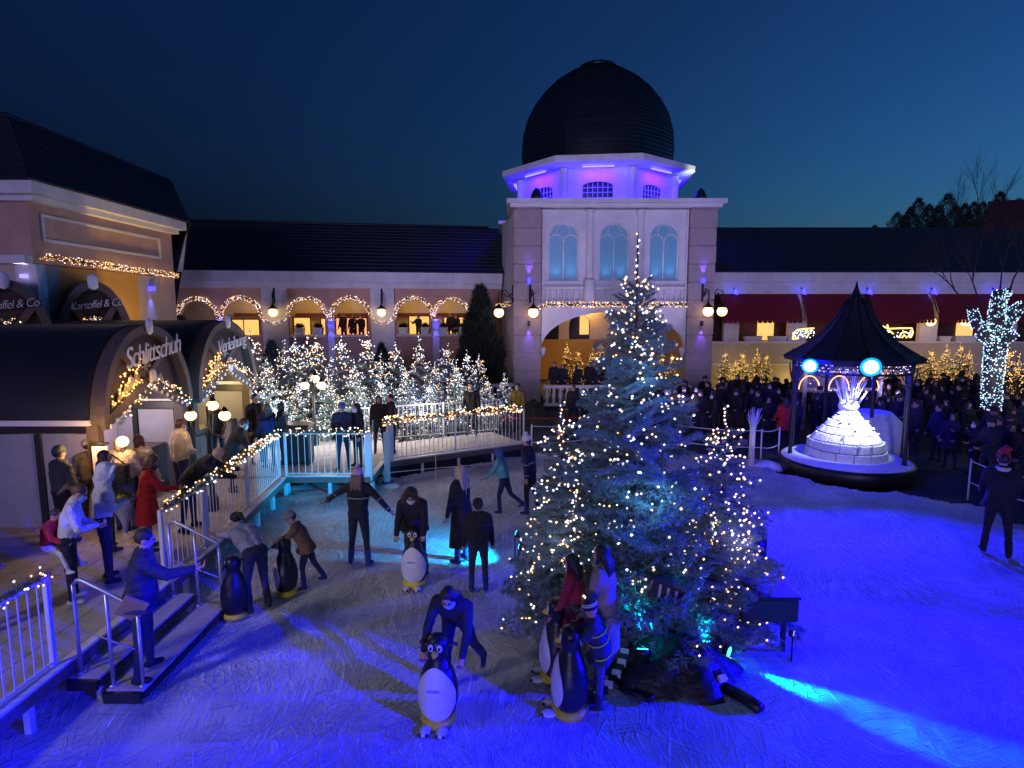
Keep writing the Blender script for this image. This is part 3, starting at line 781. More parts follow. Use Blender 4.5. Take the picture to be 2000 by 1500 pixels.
# roof finials and dark vases on the cornice
for x, y in ((1.15, 28.4), (8.85, 28.5)):
    m = MB(); m.lathe([(0.22, 9.55), (0.30, 9.62), (0.28, 9.75), (0.18, 10.0), (0.03, 10.15)], 10, (x, y, 0)); T('roof_vase', m, M_black)
# garland, lamps
garland([(XA - 0.05, YF - 0.04, 4.58), (1.6, YF - 0.04, 4.73), (8.26, YF - 0.04, 4.73)], 'lit garland over the tower arch below the balustrades', lights_per_m=60, rad=0.13, br=0.0185, group='lit garlands on the buildings', wts=(0.15, 0.5, 0.35))
garland([(-0.75, YF + 1.6, 4.70), (-0.05, YF + 0.05, 4.78)], 'short lit garland on the left flank of the tower', lights_per_m=42, rad=0.12, br=0.015, group='lit garlands on the buildings', wts=(0.15, 0.5, 0.35))

def wall_lamp(x, y, z, label, wx, wy, power=26, r_=0.235, led=True, ys=-1):
    """globe hanging from a curled iron bracket fixed to the wall point (wx, wy)"""
    t = empty('wall_lamp', (wx, wy, z), label, 'lamp', 'globe wall lamps')
    m = MB(); m.ball((x, y, z), r_, 16, 10); m.build('globe', M_globe, t)
    m = MB(); m.lathe([(0.03, 0.42), (0.10, 0.30), (0.26, 0.20), (0.25, 0.17), (0.12, 0.20)], 12, (x, y, z)); m.build('shade', M_black, t)
    m = MB(); h_ = 1.0
    m.tube([(wx, wy, z + 0.55), ((wx + x) / 2, (wy + y) / 2, z + 1.05), (x, y, z + 0.95), (x, y, z + 0.4)], 0.028, 6)
    m.tube([(wx, wy, z + 0.45), (wx, wy, z + 1.3)], 0.05, 6)
    m.tube([(wx, wy, z + 0.95), ((wx * 2 + x) / 3, (wy * 2 + y) / 3, z + 0.72), ((wx + x * 2) / 3, (wy + y * 2) / 3, z + 0.88)], 0.03, 6)
    m.build('bracket', M_black, t)
    lamp('POINT', (x, y - 0.05, z), power, (1.0, 0.58, 0.25), r_ * 1.1, name='globe_light')
    return t
wall_lamp(0.99, YF - 0.42, 4.36, 'globe lamp on the front of the left tower pier', 0.85, YF - 0.02)
wall_lamp(-0.62, YF + 0.1, 4.36, 'globe lamp reaching out left of the tower', 0.05, YF + 0.4)
wall_lamp(9.12, YF - 0.42, 4.42, 'globe lamp on the front of the right tower pier', 8.95, YF - 0.02)
wall_lamp(9.95, YF + 0.1, 4.42, 'globe lamp reaching out right of the tower', 9.52, YF + 0.4)
for cx in (0.8, 8.95):
    for z, d, e in ((5.85, 1, 75), (3.85, -1, 75)):
        m = MB(); m.box(cx - 0.06, cx + 0.06, YF - 0.14, YF - 0.001, z - 0.12, z + 0.12); T('pier_uplight', m, M_blueled if d > 0 else M_black)
        lamp('SPOT', (cx, YF - 0.12, z + d * 0.14), e * 1.6, (0.16, 0.05, 1.0), 0.04, (cx, YF + 0.02, z + d * 1.4), 50, 0.9, 'pier_uplight_lamp')

# ------------------------------------------------------------------ terrace in front of and beside the tower
m = MB(); m.box(1.45, 8.2, 26.75, 28.0 + 7.4, -0.05, 0.35); tag(m.build('terrace', M_ground), kind='structure')
def balustrade(p0, p1, z0, h, label, sp=0.30):
    a = Vector((*p0, z0)); b = Vector((*p1, z0)); L = (b - a).length; d = (b - a) / L
    t = empty('balustrade', a, label, 'balustrade', 'white balustrades at the tower foot')
    m = MB(); m.bar(a + Vector((0, 0, h - 0.06)), b + Vector((0, 0, h - 0.06)), 0.24, 0.12); m.build('rail', M_white, t)
    m = MB(); m.bar(a + Vector((0, 0, 0.06)), b + Vector((0, 0, 0.06)), 0.22, 0.12); m.build('base', M_white, t)
    mm = MB(); mm.lathe([(0.06, 0), (0.10, 0.05), (0.045, 0.14), (0.105, 0.34), (0.045, 0.60), (0.08, 0.68), (0.08, h - 0.24)], 10); me = mm.mesh('baluster', M_white)
    k = int(L / sp)
    for i in range(k): put('baluster', me, t, d * (L * (i + 0.5) / k) + Vector((0, 0, 0.12)))
    return t
balustrade((1.45, 26.7), (8.2, 26.7), 0.12, 0.95, 'white balustrade under the tower arch with people behind it')
balustrade((-4.6, 25.0), (0.05, 27.2), 0.15, 0.95, 'white balustrade left of the tower behind the lit firs')

# ------------------------------------------------------------------ left arcade wing
WL = empty('arcade_wing', (-17.6, 30.0, 0), 'low salmon wing with a row of garlanded arches under a dark roof', 'building')
wa = math.atan2(33.0 - 30.0, -0.6 + 17.6)
WL.rotation_euler = (0, 0, wa)
WLm = Matrix.Translation(WL.location) @ Matrix.Rotation(wa, 4, 'Z'); WLi = WLm.inverted()
LEN = 17.26
def wl(px, py, back=0.0):
    """photo pixel -> local x, z on the wing's front plane"""
    o = WLi @ Vector((0, 0, CAMZ)); e = WLi @ (Vector((0, 0, CAMZ)) + Vector(ray(px, py))); d = e - o
    t_ = (back - o.y) / d.y; p = o + d * t_
    return p.x, p.z
def L_(name, m, mt, kind=None, label=None):
    return put(name, m.mesh(name, mt), WL)
arch_px = [(387, 34), (472, 35), (600, 34), (686, 34), (808, 33), (882, 31)]
ops = []
for px, rw in arch_px:
    x, z = wl(px, 617); x2, _ = wl(px + rw, 617)
    ops.append((x, abs(x2 - x), 3.12, z - 0.06))
ops[0] = (ops[0][0], ops[0][1], 3.12, ops[0][3])
def aw(x0, x1, z0, z1, y0, y1, oo, mt, name):
    m = MB(); cur = x0
    for cx, hw, zs, zp in sorted(oo):
        if cx - hw > cur: m.box(cur, cx - hw, y0, y1, z0, z1)
        if zs > z0: m.box(cx - hw, cx + hw, y0, y1, z0, zs)
        m.strip([(cx - hw + 2 * hw * i / 16, z1) for i in range(17)], arc(cx, zp, hw, PI, 0, 16), y0, y1)
        cur = cx + hw
    if cur < x1: m.box(cur, x1, y0, y1, z0, z1)
    return L_(name, m, mt)
aw(0, LEN, 0, 5.62, 0, 0.35, ops, M_salmon, 'wall')
for pa, pb in ((512, 562), (724, 770)):
    x0, _ = wl(pa, 600); x1, _ = wl(pb, 600)
    m = MB(); m.box(x0, x1, -0.12, 0.0, 0, 5.62); L_('pilaster', m, M_white)
for pa, pb in ((426, 436), (641, 654), (845, 858)):
    x0, _ = wl(pa, 650); x1, _ = wl(pb, 650)
    m = MB(); m.box(x0, x1, -0.10, 0.0, 0.0, 3.9); L_('slim_pilaster', m, M_white)
    m = MB(); m.box(x0 - 0.12, x1 + 0.12, -0.14, 0.0, 3.9, 4.0); L_('capital', m, M_white)
    m = MB(); m.box(x0 + 0.05, x1 - 0.05, -0.24, -0.12, 3.60, 3.74); L_('uplight', m, M_blueled)
    c = WLm @ Vector(((x0 + x1) / 2, -0.28, 3.66))
    lamp('SPOT', c + Vector((0, 0, 0.1)), 36, (0.22, 0.06, 1.0), 0.04, WLm @ Vector(((x0 + x1) / 2, 0.0, 4.9)), 80, 0.9, 'arch_uplight')
    lamp('SPOT', c - Vector((0, 0, 0.1)), 36, (0.08, 0.06, 1.0), 0.04, WLm @ Vector(((x0 + x1) / 2, 0.0, 2.4)), 60, 0.9, 'arch_downlight')
m = MB(); m.box(-0.3, LEN, -0.45, 0.5, 5.90, 6.46); L_('fascia', m, M_white)
m = MB(); m.box(-0.3, LEN, -0.25, 0.5, 5.62, 5.90); L_('fascia', m, M_white)
# roof with lapped courses
nr = 14
for i in range(nr):
    f0, f1 = i / nr, (i + 1) / nr
    y0, z0, y1, z1 = -0.5 + 5.6 * f0, 6.47 + 3.15 * f0 + 0.03, -0.5 + 5.6 * f1, 6.47 + 3.15 * f1
    m = MB(); m.add([(-1.5, y0, z0 - 0.04), (LEN + 0.9, y0, z0 - 0.04), (LEN + 0.9, y0, z0), (-1.5, y0, z0), (-1.5, y1, z1), (LEN + 0.9, y1, z1)], [(0, 1, 2, 3), (3, 2, 5, 4)]); L_('roof_course', m, M_roof)
m = MB(); m.tube([(-1.5, 5.1, 9.65), (LEN, 5.1, 9.65)], 0.09, 6); L_('ridge', m, M_roof)
m = MB(); m.box(-1.5, LEN, 5.15, 5.3, 0, 9.6); L_('back_wall', m, M_roof)
# gallery behind the arches
m = MB(); m.box(0, LEN, 0.36, 4.0, 3.0, 3.11); L_('gallery_floor', m, M_cream)
m = MB(); m.box(0, LEN, 0.36, 4.0, 5.25, 5.32); L_('gallery_ceiling', m, M_cream)
m = MB(); m.box(0, LEN, 2.6, 2.75, 3.11, 5.25); L_('gallery_wall', m, M_cream)
def wx(px): return wl(px, 640, 2.5)[0]
for pa, pb, mt, z1 in ((446, 506, M_room, 3.95), (575, 606, M_room, 4.05), (628, 640, M_room, 4.0), (657, 716, M_orange, 4.02), (800, 838, M_room, 4.12), (868, 905, M_room, 4.05)):
    m = MB(); m.box(wx(pa), wx(pb), 2.55, 2.59, 3.12, z1); w_ = L_('lit_window', m, mt)
    mm = MB(); x0, x1 = wx(pa), wx(pb)
    mm.box(x0 - 0.06, x0, 2.45, 2.56, 3.12, z1 + 0.06); mm.box(x1, x1 + 0.06, 2.45, 2.56, 3.12, z1 + 0.06); mm.box(x0, x1, 2.45, 2.56, z1, z1 + 0.06)
    k = max(1, int((x1 - x0) / 0.55))
    for i in range(1, k): x = x0 + (x1 - x0) * i / k; mm.box(x - 0.02, x + 0.02, 2.48, 2.55, 3.12, z1)
    put('frame', mm.mesh('frame', M_black), w_)
# wall recess cloth shade above windows
for px, rw in arch_px[1:]:
    x, z = wl(px, 617); m = MB(); m.box(x - 1.0, x + 1.0, 2.30, 2.42, 4.12, 4.32); L_('pelmet', m, mat('red_brown_pelmet', (0.12, 0.03, 0.02), 0.8))
for px in (472, 600, 686, 808, 882):
    p = WLm @ Vector((wl(px, 617)[0], 1.5, 4.7)); lamp('POINT', p, 20, (1.0, 0.62, 0.22), 0.2, name='gallery_lamp')
# sills and planters
for px, rw in arch_px[2:]:
    cx, hw, _, _ = ops[[a[0] for a in arch_px].index(px)]
    m = MB(); m.box(cx - hw - 0.05, cx + hw + 0.05, -0.12, 0.4, 3.06, 3.16); L_('sill', m, M_white)
def planter(p, label, s=1.0):
    t = empty('planter', p, label, 'planter', 'white planters with small shrubs on the gallery sill')
    m = MB(); m.add([(-.19 * s, -.17 * s, 0), (.19 * s, -.17 * s, 0), (.19 * s, .17 * s, 0), (-.19 * s, .17 * s, 0), (-.23 * s, -.2 * s, .38 * s), (.23 * s, -.2 * s, .38 * s), (.23 * s, .2 * s, .38 * s), (-.23 * s, .2 * s, .38 * s)], [(0, 3, 2, 1), (4, 5, 6, 7), (0, 1, 5, 4), (1, 2, 6, 5), (2, 3, 7, 6), (3, 0, 4, 7)])
    o = put('box', m.mesh('box', M_white), t)
    n_ = 420; D = rng.normal(size=(n_, 3)); D[:, 2] = abs(D[:, 2]) * 0.8; D /= np.linalg.norm(D, axis=1)[:, None]
    V = needles(D * 0.12 * s * rng.random((n_, 1)) + np.array([0, 0, .4 * s]), D, 0.22 * s, 0.035 * s)
    put('shrub', mesh_np('shrub', V, np.arange(3 * n_).reshape(-1, 3), M_fird), t)
    return t
for i, px in enumerate((585, 622, 768 + 20, 831, 867, 905)):
    x, _ = wl(px, 650); planter(WLm @ Vector((x, 0.12, 3.17)), 'white planter with a dark shrub standing on the gallery sill')
# garlands round the arches
path = []
for i, (cx, hw, zs, zp) in enumerate(ops):
    path += [(cx + (hw + 0.12) * math.cos(a), zp + (hw + 0.12) * math.sin(a)) for a in [PI - PI * k / 10 for k in range(11)]]
wp = [WLm @ Vector((x, -0.10, z)) for x, z in path]
for i in range(6):
    seg = wp[i * 11:(i + 1) * 11]
    nm = ['first arch from the left', 'second arch from the left', 'third arch from the left', 'arch with the red lit room', 'arch with two planters left of the cypress', 'arch half hidden by the cypress'][i]
    garland(seg, 'lit garland round the ' + nm, lights_per_m=50, rad=0.12, br=0.0175, n_per_m=20, group='lit garlands round the arches', wts=(0.3, 0.55, 0.15))
for i, j in ((1, 2), (3, 4)):
    a = wp[i * 11 + 10]; b = wp[j * 11]
    pts = [a.lerp(b, k / 6) + Vector((0, -0.1, -0.32 * 4 * (k / 6) * (1 - k / 6))) for k in range(7)]
    garland(pts, 'lit garland hanging in a loop under the wall lamp, ' + ('left' if i == 1 else 'right') + ' of the two', lights_per_m=34, rad=0.10, br=0.015, n_per_m=20, group='lit garlands between the arches', wts=(0.3, 0.5, 0.2))
for i, j in ((0, 1), (2, 3), (4, 5)):
    a = wp[i * 11 + 10]; b = wp[j * 11]
    garland([a, b], 'short lit garland between the ' + {0: 'first and second', 2: 'third and fourth', 4: 'fifth and sixth'}[i] + ' arch', lights_per_m=40, rad=0.10, br=0.015, n_per_m=20, group='lit garlands between the arches')
for px, lab in ((533, 'globe lamp on the left white pilaster of the arcade'), (745, 'globe lamp on the right white pilaster of the arcade')):
    x, z = wl(px, 610, -0.5); p = WLm @ Vector((x, -0.5, z)); w_ = WLm @ Vector((x + 0.02, -0.13, z)); wall_lamp(p.x, p.y, p.z, lab, w_.x, w_.y, r_=0.22)

# ------------------------------------------------------------------ right wing
WR = empty('right_wing', (9.6, 32, 0), 'long low wing with white fascia, dark roof and beige parapet right of the tower', 'building')
def Rb(name, m, mt): return m.build(name, mt, WR)
XR = 34.0
m = MB(); m.box(9.55, XR, 31.6, 32.2, 5.95, 6.46); Rb('fascia', m, M_white)
m = MB(); m.box(9.55, XR, 31.75, 32.2, 5.35, 5.95); Rb('fascia', m, M_white)
for i in range(nr):
    f0, f1 = i / nr, (i + 1) / nr
    y0, z0, y1, z1 = 31.5 + 5.6 * f0, 6.50 + 3.05 * f0, 31.5 + 5.6 * f1, 6.50 + 3.05 * f1
    m = MB(); m.add([(9.5, y0, z0 - 0.04), (XR, y0, z0 - 0.04), (XR, y0, z0), (9.5, y0, z0), (9.5, y1, z1), (XR, y1, z1)], [(0, 1, 2, 3), (3, 2, 5, 4)]); Rb('roof_course', m, M_roof)
m = MB(); m.box(9.5, XR, 37.1, 37.3, 0, 9.5); Rb('back_wall', m, M_roof)
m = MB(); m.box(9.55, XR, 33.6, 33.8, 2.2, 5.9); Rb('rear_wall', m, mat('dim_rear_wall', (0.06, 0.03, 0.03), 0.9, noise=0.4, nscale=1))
m = MB(); m.box(9.55, XR, 31.9, 32.3, 0, 2.72); Rb('parapet_wall', m, M_cream)
m = MB(); m.box(9.53, XR, 31.84, 32.36, 2.72, 2.80); Rb('parapet_cap', m, M_white)
m = MB(); m.box(9.55, XR, 31.86, 31.9, 1.55, 1.62); Rb('moulding', m, M_white)
for px0, px1 in ((1413, 1443), (1540, 1575), (1650, 1680), (1796, 1830), (1950, 1985)):
    x0 = at(px0, 640, 32).x; x1 = at(px1, 640, 32).x
    m = MB(); m.box(x0, x1, 31.95, 32.25, 2.80, 5.33); Rb('pillar', m, M_white)
for px in (1505, 1710, 1900):
    x0 = at(px, 640, 33).x; m = MB(); m.box(x0 - 0.5, x0 + 0.4, 33.5, 33.58, 2.8, 3.9); Rb('lit_window', m, M_room)
for px0, px1 in ((1452, 1487), (1500, 1535), (1832, 1855), (1862, 1905), (1600, 1640)):
    x0 = at(px0, 655, 32.1).x; x1 = at(px1, 655, 32.1).x
    t = empty('planter_box', ((x0 + x1) / 2, 32.1, 2.80), 'long white box standing on the parapet of the right wing', 'planter', 'white boxes on the parapet')
    m = MB(); m.add([(x0 + .05, 31.95, 2.8), (x1 - .05, 31.95, 2.8), (x1 - .05, 32.2, 2.8), (x0 + .05, 32.2, 2.8), (x0, 31.92, 3.08), (x1, 31.92, 3.08), (x1, 32.23, 3.08), (x0, 32.23, 3.08)], [(0, 3, 2, 1), (4, 5, 6, 7), (0, 1, 5, 4), (1, 2, 6, 5), (2, 3, 7, 6), (3, 0, 4, 7)]); m.build('box', M_white, t)
    m = MB(); m.box(x0 + 0.03, x1 - 0.03, 31.95, 32.2, 3.07, 3.10); m.build('soil', M_bark, t)
# red awnings, each a sloped cloth with ribs and valance
aw_px = [(1408, 1562), (1572, 1692), (1702, 1818), (1828, 1940), (1950, 2060)]
for i, (a, b) in enumerate(aw_px):
    x0 = at(a, 600, 31.4).x; x1 = at(b, 600, 31.4).x
    t = empty('awning', ((x0 + x1) / 2, 31.7, 5.3), ['dark red awning next to the tower', 'dark red awning left of the gazebo roof', 'dark red awning right behind the gazebo spire', 'dark red awning between the gazebo and the light wrapped tree', 'dark red awning behind the light wrapped tree'][i], 'awning', 'red awnings of the right wing')
    nseg = 10; V_ = []; F_ = []
    for k in range(nseg + 1):
        f_ = k / nseg; x = x0 + (x1 - x0) * f_
        for (y, z) in ((31.74, 5.33), (31.45, 5.0), (31.15, 4.45), (31.0, 3.98)):
            V_.append((x, y + 0.02 * math.sin(9 * f_ + z * 3), z - 0.015 * math.sin(PI * (k % 2))))
    for k in range(nseg):
        for j in range(3): q0 = k * 4 + j; F_.append((q0, q0 + 1, q0 + 5, q0 + 4))
    m = MB(); m.add(V_, F_); m.build('cloth', M_awning, t)
    m = MB()
    ns = 16
    for k in range(ns):
        xa = x0 + (x1 - x0) * k / ns; xb = x0 + (x1 - x0) * (k + 1) / ns - 0.01
        m.add([(xa, 30.99, 3.98), (xb, 30.99, 3.98), (xb, 30.99, 3.84), ((xa + xb) / 2, 30.99, 3.79), (xa, 30.99, 3.84)], [(0, 1, 2, 3, 4)])
    m.build('valance', M_awning, t)
    for x in (x0 + 0.03, x1 - 0.03):
        m = MB(); m.tube([(x, 31.8, 5.3), (x, 31.05, 4.0), (x, 31.9, 4.0)], 0.025, 6); m.build('arm', M_black, t)
for i, px in enumerate((1436, 1569, 1698, 1824, 1945)):
    p = at(px, 569, 31.5)
    t = empty('eaves_light', p, 'small blue light under the white fascia, ' + ['nearest the tower', 'second from the tower', 'right of the gazebo spire', 'second from the right', 'at the top of the light wrapped tree'][i], 'light', 'blue lights under the fascia')
    m = MB(); m.add([(p.x - .13, p.y - .1, p.z - .12), (p.x + .13, p.y - .1, p.z - .2), (p.x, p.y - .1, p.z + .17), (p.x - .10, p.y + .1, p.z - .12), (p.x + .10, p.y + .1, p.z - .12), (p.x, p.y + .1, p.z + .15)], [(0, 1, 2), (5, 4, 3), (0, 3, 4, 1), (1, 4, 5, 2), (2, 5, 3, 0)]); m.build('lens', M_blueled, t)
    m = MB(); m.tube([(p.x, p.y + .08, p.z + .12), (p.x, p.y + .3, p.z + .2)], 0.03, 6); m.build('bracket', M_black, t)
    lamp('POINT', (p.x, p.y - 0.25, p.z), 5, (0.06, 0.1, 1.0), 0.1, name='eaves_lamp')
for px, lab in ((1818, 'globe lamp on the pillar right of the gazebo'), (1886, 'globe lamp beside the light wrapped tree')):
    p = at(px, 628, 31.3); wall_lamp(p.x, p.y, p.z, lab, p.x + 0.05, 31.7, r_=0.24)
for px in (1450, 1560, 1640, 1750, 1870): lamp('POINT', (at(px, 700, 31).x, 31.0, 0.7), 30, (1.0, 0.72, 0.25), 0.3, name='tree_glow')
for px in (1480, 1600, 1740): lamp('POINT', (at(px, 700, 32.9).x, 32.6, 3.6), 14, (1.0, 0.45, 0.2), 0.3, name='veranda_lamp')

# ------------------------------------------------------------------ building on the left
LB = empty('left_building', (-13.5, 18, 0), 'salmon building with a steep dark hipped roof at the left edge', 'building')
def B(name, m, mt, label=None): return m.build(name, mt, LB, label=label)
XL = -12.1
z_e = 7.27
m = MB(); m.box(XL, XL + 0.01, 15.2, 21.4, 5.3, z_e)
m = MB(); m.box(XL - 0.35, XL, 15.15, 21.4, 5.62, z_e); B('side_wall', m, M_salmon)
m = MB(); m.box(-26, XL - 0.35, 15.15, 15.5, 5.62, z_e); B('front_wall', m, M_salmon)
# raised frame on the side wall
c1 = atx(75, 418, XL); c2 = atx(300, 478, XL)
ya, yb = 15.55, 20.55; za, zb = 6.27, 6.82
for y0, y1, z0, z1 in ((ya, yb, zb, zb + 0.07), (ya, yb, za - 0.07, za), (ya - 0.07, ya, za - 0.07, zb + 0.07), (yb, yb + 0.07, za - 0.07, zb + 0.07)):
    m = MB(); m.box(XL + 0.001, XL + 0.06, y0, y1, z0, z1); B('panel_frame', m, M_white)
# fascia and corner
m = MB(); m.box(XL - 0.4, XL + 0.45, 14.75, 21.6, z_e + 0.001, z_e + 0.30); B('fascia', m, M_white)
m = MB(); m.box(-26, XL - 0.4, 14.75, 15.6, z_e + 0.001, z_e + 0.30); B('fascia', m, M_white)
m = MB(); m.box(XL - 0.4, XL + 0.25, 14.98, 21.45, z_e - 0.14, z_e); B('bed_moulding', m, M_white)
m = MB(); m.box(-26, XL - 0.4, 14.98, 15.4, z_e - 0.14, z_e); B('bed_moulding', m, M_white)
# lower storey: piers, ochre recess
m = MB(); m.box(XL - 0.6, XL - 0.02, 16.0, 19.3, 0.0, 5.6); B('recess_wall', m, M_ochre)
for y0, y1, mt in ((15.15, 15.45, M_white), (15.45, 16.0, M_taupe), (19.3, 20.5, M_taupe), (20.5, 21.4, M_salmon)):
    m = MB(); m.box(XL - 0.5, XL + (0.06 if y0 == 15.15 else 0.0), y0, y1 - 0.004, 0.0, 5.6); B('pier', m, mt)
m = MB(); m.box(-26, XL - 0.51, 15.15, 15.6, 0, 5.6); B('lower_wall', m, M_cream)
m = MB(); m.box(-26, XL - 0.0, 14.9, 15.14, 5.60, 5.80); B('ledge', m, M_white)
m = MB(); m.tube([(-14.0, 15.06, 7.1), (-13.97, 15.06, 6.2), (-13.9, 15.06, 5.82)], 0.05, 8); B('downpipe', m, M_steel)
p = Vector((XL + 0.18, 20.0, 5.3))
m = MB(); m.box(XL + 0.01, XL + 0.14, 19.8, 20.0, 5.1, 5.24); B('wall_light', m, M_blueled)
lamp('SPOT', (XL + 0.12, 19.9, 5.05), 90, (0.06, 0.15, 1.0), 0.04, (XL, 19.9, 3.6), 50, 0.9, 'pier_downlight')
p = at(42, 535, 15.0)
m = MB(); m.box(p.x - 0.06, p.x + 0.06, 15.0, 15.14, p.z - 0.1, p.z + 0.0); B('wall_light', m, M_violetled)
lamp('SPOT', (p.x, 14.93, p.z + 0.05), 30, (0.9, 0.6, 1.0), 0.04, (p.x, 15.2, p.z + 0.9), 70, 0.9, 'wall_uplight')
# roof: hipped, four faces of lapped courses
zr = 10.15
E1 = Vector((-27, 14.6, z_e + 0.31)); E2 = Vector((XL + 0.5, 14.6, z_e + 0.31)); E3 = Vector((XL + 0.5, 21.7, z_e + 0.31))
Ra = Vector((-14.9, 18.2, zr)); Rb_ = Vector((-14.9, 26.5, zr - 0.1)); R0 = Vector((-27, 18.2, zr))
Cc = at(357, 531, 27.5); Dd = at(371, 440, 28.3)
def roof_face(a, b, c, d, n_):
    for i in range(n_):
        f0, f1 = i / n_, (i + 1) / n_
        nrm = (b - a).cross(d - a).normalized()
        if nrm.z < 0: nrm = -nrm
        p0 = a.lerp(d, f0) + nrm * 0.03; p1 = b.lerp(c, f0) + nrm * 0.03; q1 = b.lerp(c, f1); q0 = a.lerp(d, f1)
        m = MB(); m.add([p0, p1, q1, q0, p0 - nrm * 0.04, p1 - nrm * 0.04], [(0, 1, 2, 3), (4, 5, 1, 0)]); B('roof_course', m, M_roof)
roof_face(E1, E2, Ra, R0, 12)
roof_face(E2, E3, Rb_, Ra, 12)
roof_face(E3, Cc, Dd, Rb_, 10)
m = MB(); m.add([E3 - Vector((0.1, 0, 0.3)), Cc, at(329, 530, 27.5), Vector((XL, 21.45, 5.5))], [(0, 1, 2, 3)]); B('gable_wall', m, M_white)
m = MB(); m.tube([R0, Ra, Rb_, Dd], 0.09, 6); B('ridge', m, M_roof)
m = MB(); m.add([Rb_, Dd, Vector((Dd.x - 3, 30, 0)), Vector((-27, 30, 0)), Vector((-27, 26.5, zr))], [(0, 1, 2, 3, 4)]); B('rear_roof', m, M_roof)
garland([(XL + 0.14, 15.3, 5.80), (XL + 0.14, 21.4, 5.68)], 'bright lit garland along the left building above the ochre recess', lights_per_m=70, rad=0.10, br=0.013, group='lit garlands on the buildings', wts=(0.2, 0.45, 0.35))

# ------------------------------------------------------------------ market huts
def hut(name_loc, yaw, W_, H_, L2, label, text, tsize, s=1.0, door=True, glow=True, tshear=0.35, post=True):
    """gable in the local y-z plane facing +x; body runs to -x. origin: middle of the gable foot"""
    t = empty('market_hut', name_loc, label, 'market hut', 'market huts with barrel roofs', rz=yaw)
    M4 = Matrix.Translation(Vector(name_loc)) @ Matrix.Rotation(yaw, 4, 'Z')
    def P_(name, m, mt): return put(name, m.mesh(name, mt), t)
    ez = 1.95 * s                                                   # eaves
    def gothic(w, h, n_=14):
        pts = []
        for i in range(n_ + 1):
            f_ = i / n_; a = f_ * PI / 2
            pts.append((-w * (1 - (1 - math.cos(a)) ** 1.0 * 1.0) if False else -w * math.cos(a) ** 0.9, h * math.sin(a) ** 1.12))
        return pts + [(-y, z) for y, z in reversed(pts[:-1])]
    w = W_ / 2; ah = H_ - ez
    outer = [(y, z + ez) for y, z in gothic(w, ah)]
    inner = [(y, z + ez) for y, z in gothic(w - 0.14 * s, ah - 0.17 * s)]
    m = MB(); m.strip(outer, inner, -0.10, 0.16, axis='x'); P_('arch_frame', m, M_trimwood)
    o2 = [(y * 1.02, z + 0.02) for y, z in outer]; o3 = [(y * 0.975, z - 0.03) for y, z in outer]
    nst = 6
    for k in range(nst):
        m = MB(); m.strip(o2, o3, -L2 + (L2 - 0.12) * k / nst, -L2 + (L2 - 0.12) * (k + 1) / nst - 0.008, axis='x'); o = P_('roof_panel', m, M_hutroof)
        for pgn in o.data.polygons: pgn.use_smooth = True
        e = o.modifiers.new('edges', 'EDGE_SPLIT'); e.split_angle = R(40)
    m = MB(); m.prism([(y, z) for y, z in inner] + [], -0.06, -0.03, axis='x'); 
    # gable board is the upper part above the chevron only
    cz = ez + ah * 0.36
    ch = [(-w + 0.1 * s, ez - 0.05), (0, cz), (w - 0.1 * s, ez - 0.05)]
    up = inner[2:-2]
    m = MB(); m.prism([(-w + 0.25 * s, ez + 0.06)] + up + [(w - 0.25 * s, ez + 0.06), (0, cz)], -0.05, -0.02, axis='x'); P_('gable_board', m, M_gablewood)
    for a, b in ((ch[0], ch[1]), (ch[1], ch[2])):
        m = MB(); m.bar((0.05, a[0], a[1]), (0.05, b[0], b[1]), 0.10, 0.20 * s, up=(0, 0, 1)); P_('chevron_beam', m, M_trimwood)
    for sg in (-1, 1):
        m = MB(); m.bar((0.04, 0, cz + 0.06), (0.04, sg * w * 0.62, ez + ah * 0.80), 0.08, 0.12 * s); P_('brace', m, M_trimwood)
    for zc, hh in ((cz + 0.04, 0.20 * s), (H_ - 0.02, 0.17 * s)):
        m = MB(); m.lathe([(0.02, -hh), (0.09 * s, -hh * 0.7), (0.10 * s, 0), (0.09 * s, hh * 0.7), (0.02, hh)], 8, (0.18, 0, zc), ell=(0.5, 1)); P_('rosette', m, M_letter)
    for i in range(7):
        for sg in (-1, 1):
            f_ = (i + 0.5) / 7.5
            y = sg * (w - 0.12) * (1 - f_); z = ez - 0.1 + (cz - ez) * f_ - 0.02
            m = MB(); m.ball((0.13, y, z), 0.035 * s, 8, 6, (0.6, 1, 1.3)); P_('ornament', m, M_letter)
    # lettering
    cu = bpy.data.curves.new('lettering', 'FONT'); cu.body = text; cu.size = tsize; cu.shear = tshear; cu.extrude = 0.010; cu.align_x = 'CENTER'; cu.offset = -0.003; cu.space_character = 0.88
    cu.materials.append(M_letter)
    o = bpy.data.objects.new('lettering_tmp', cu); COL.objects.link(o)
    dg = bpy.context.evaluated_depsgraph_get(); dg.update(); tm = bpy.data.meshes.new_from_object(o.evaluated_get(dg))
    bpy.data.objects.remove(o); o = put('lettering', tm, t)
    o.matrix_local = Matrix.Translation((0.24, 0.04, ez + ah * (0.60 if glow else 0.70))) @ Matrix.Rotation(PI / 2, 4, 'Z') @ Matrix.Rotation(PI / 2, 4, 'X') @ Matrix.Rotation(R(7), 4, 'Z')
    o.scale = (0.9, 1.15, 1)
    # wooden village cut-outs lit from behind
    for sg, n_ in ((-1, 5), (1, 4)):
        m = MB(); pts = [(sg * 0.18, ez + ah * 0.34)]
        for i in range(n_ * 2 + 1):
            f_ = i / (n_ * 2); y = sg * (0.18 + (w - 0.55) * f_)
            base = ez + ah * (0.36 * (1 - f_) + 0.02)
            pts.append((y, base + (0.34 if i % 2 else 0.16) * s * (1 - 0.3 * f_)))
        pts.append((sg * (w - 0.35), ez + 0.06)); pts.append((sg * 0.18, ez + ah * 0.28))
        m.prism(pts, 0.02, 0.035, axis='x'); P_('fretwork', m, M_cream)
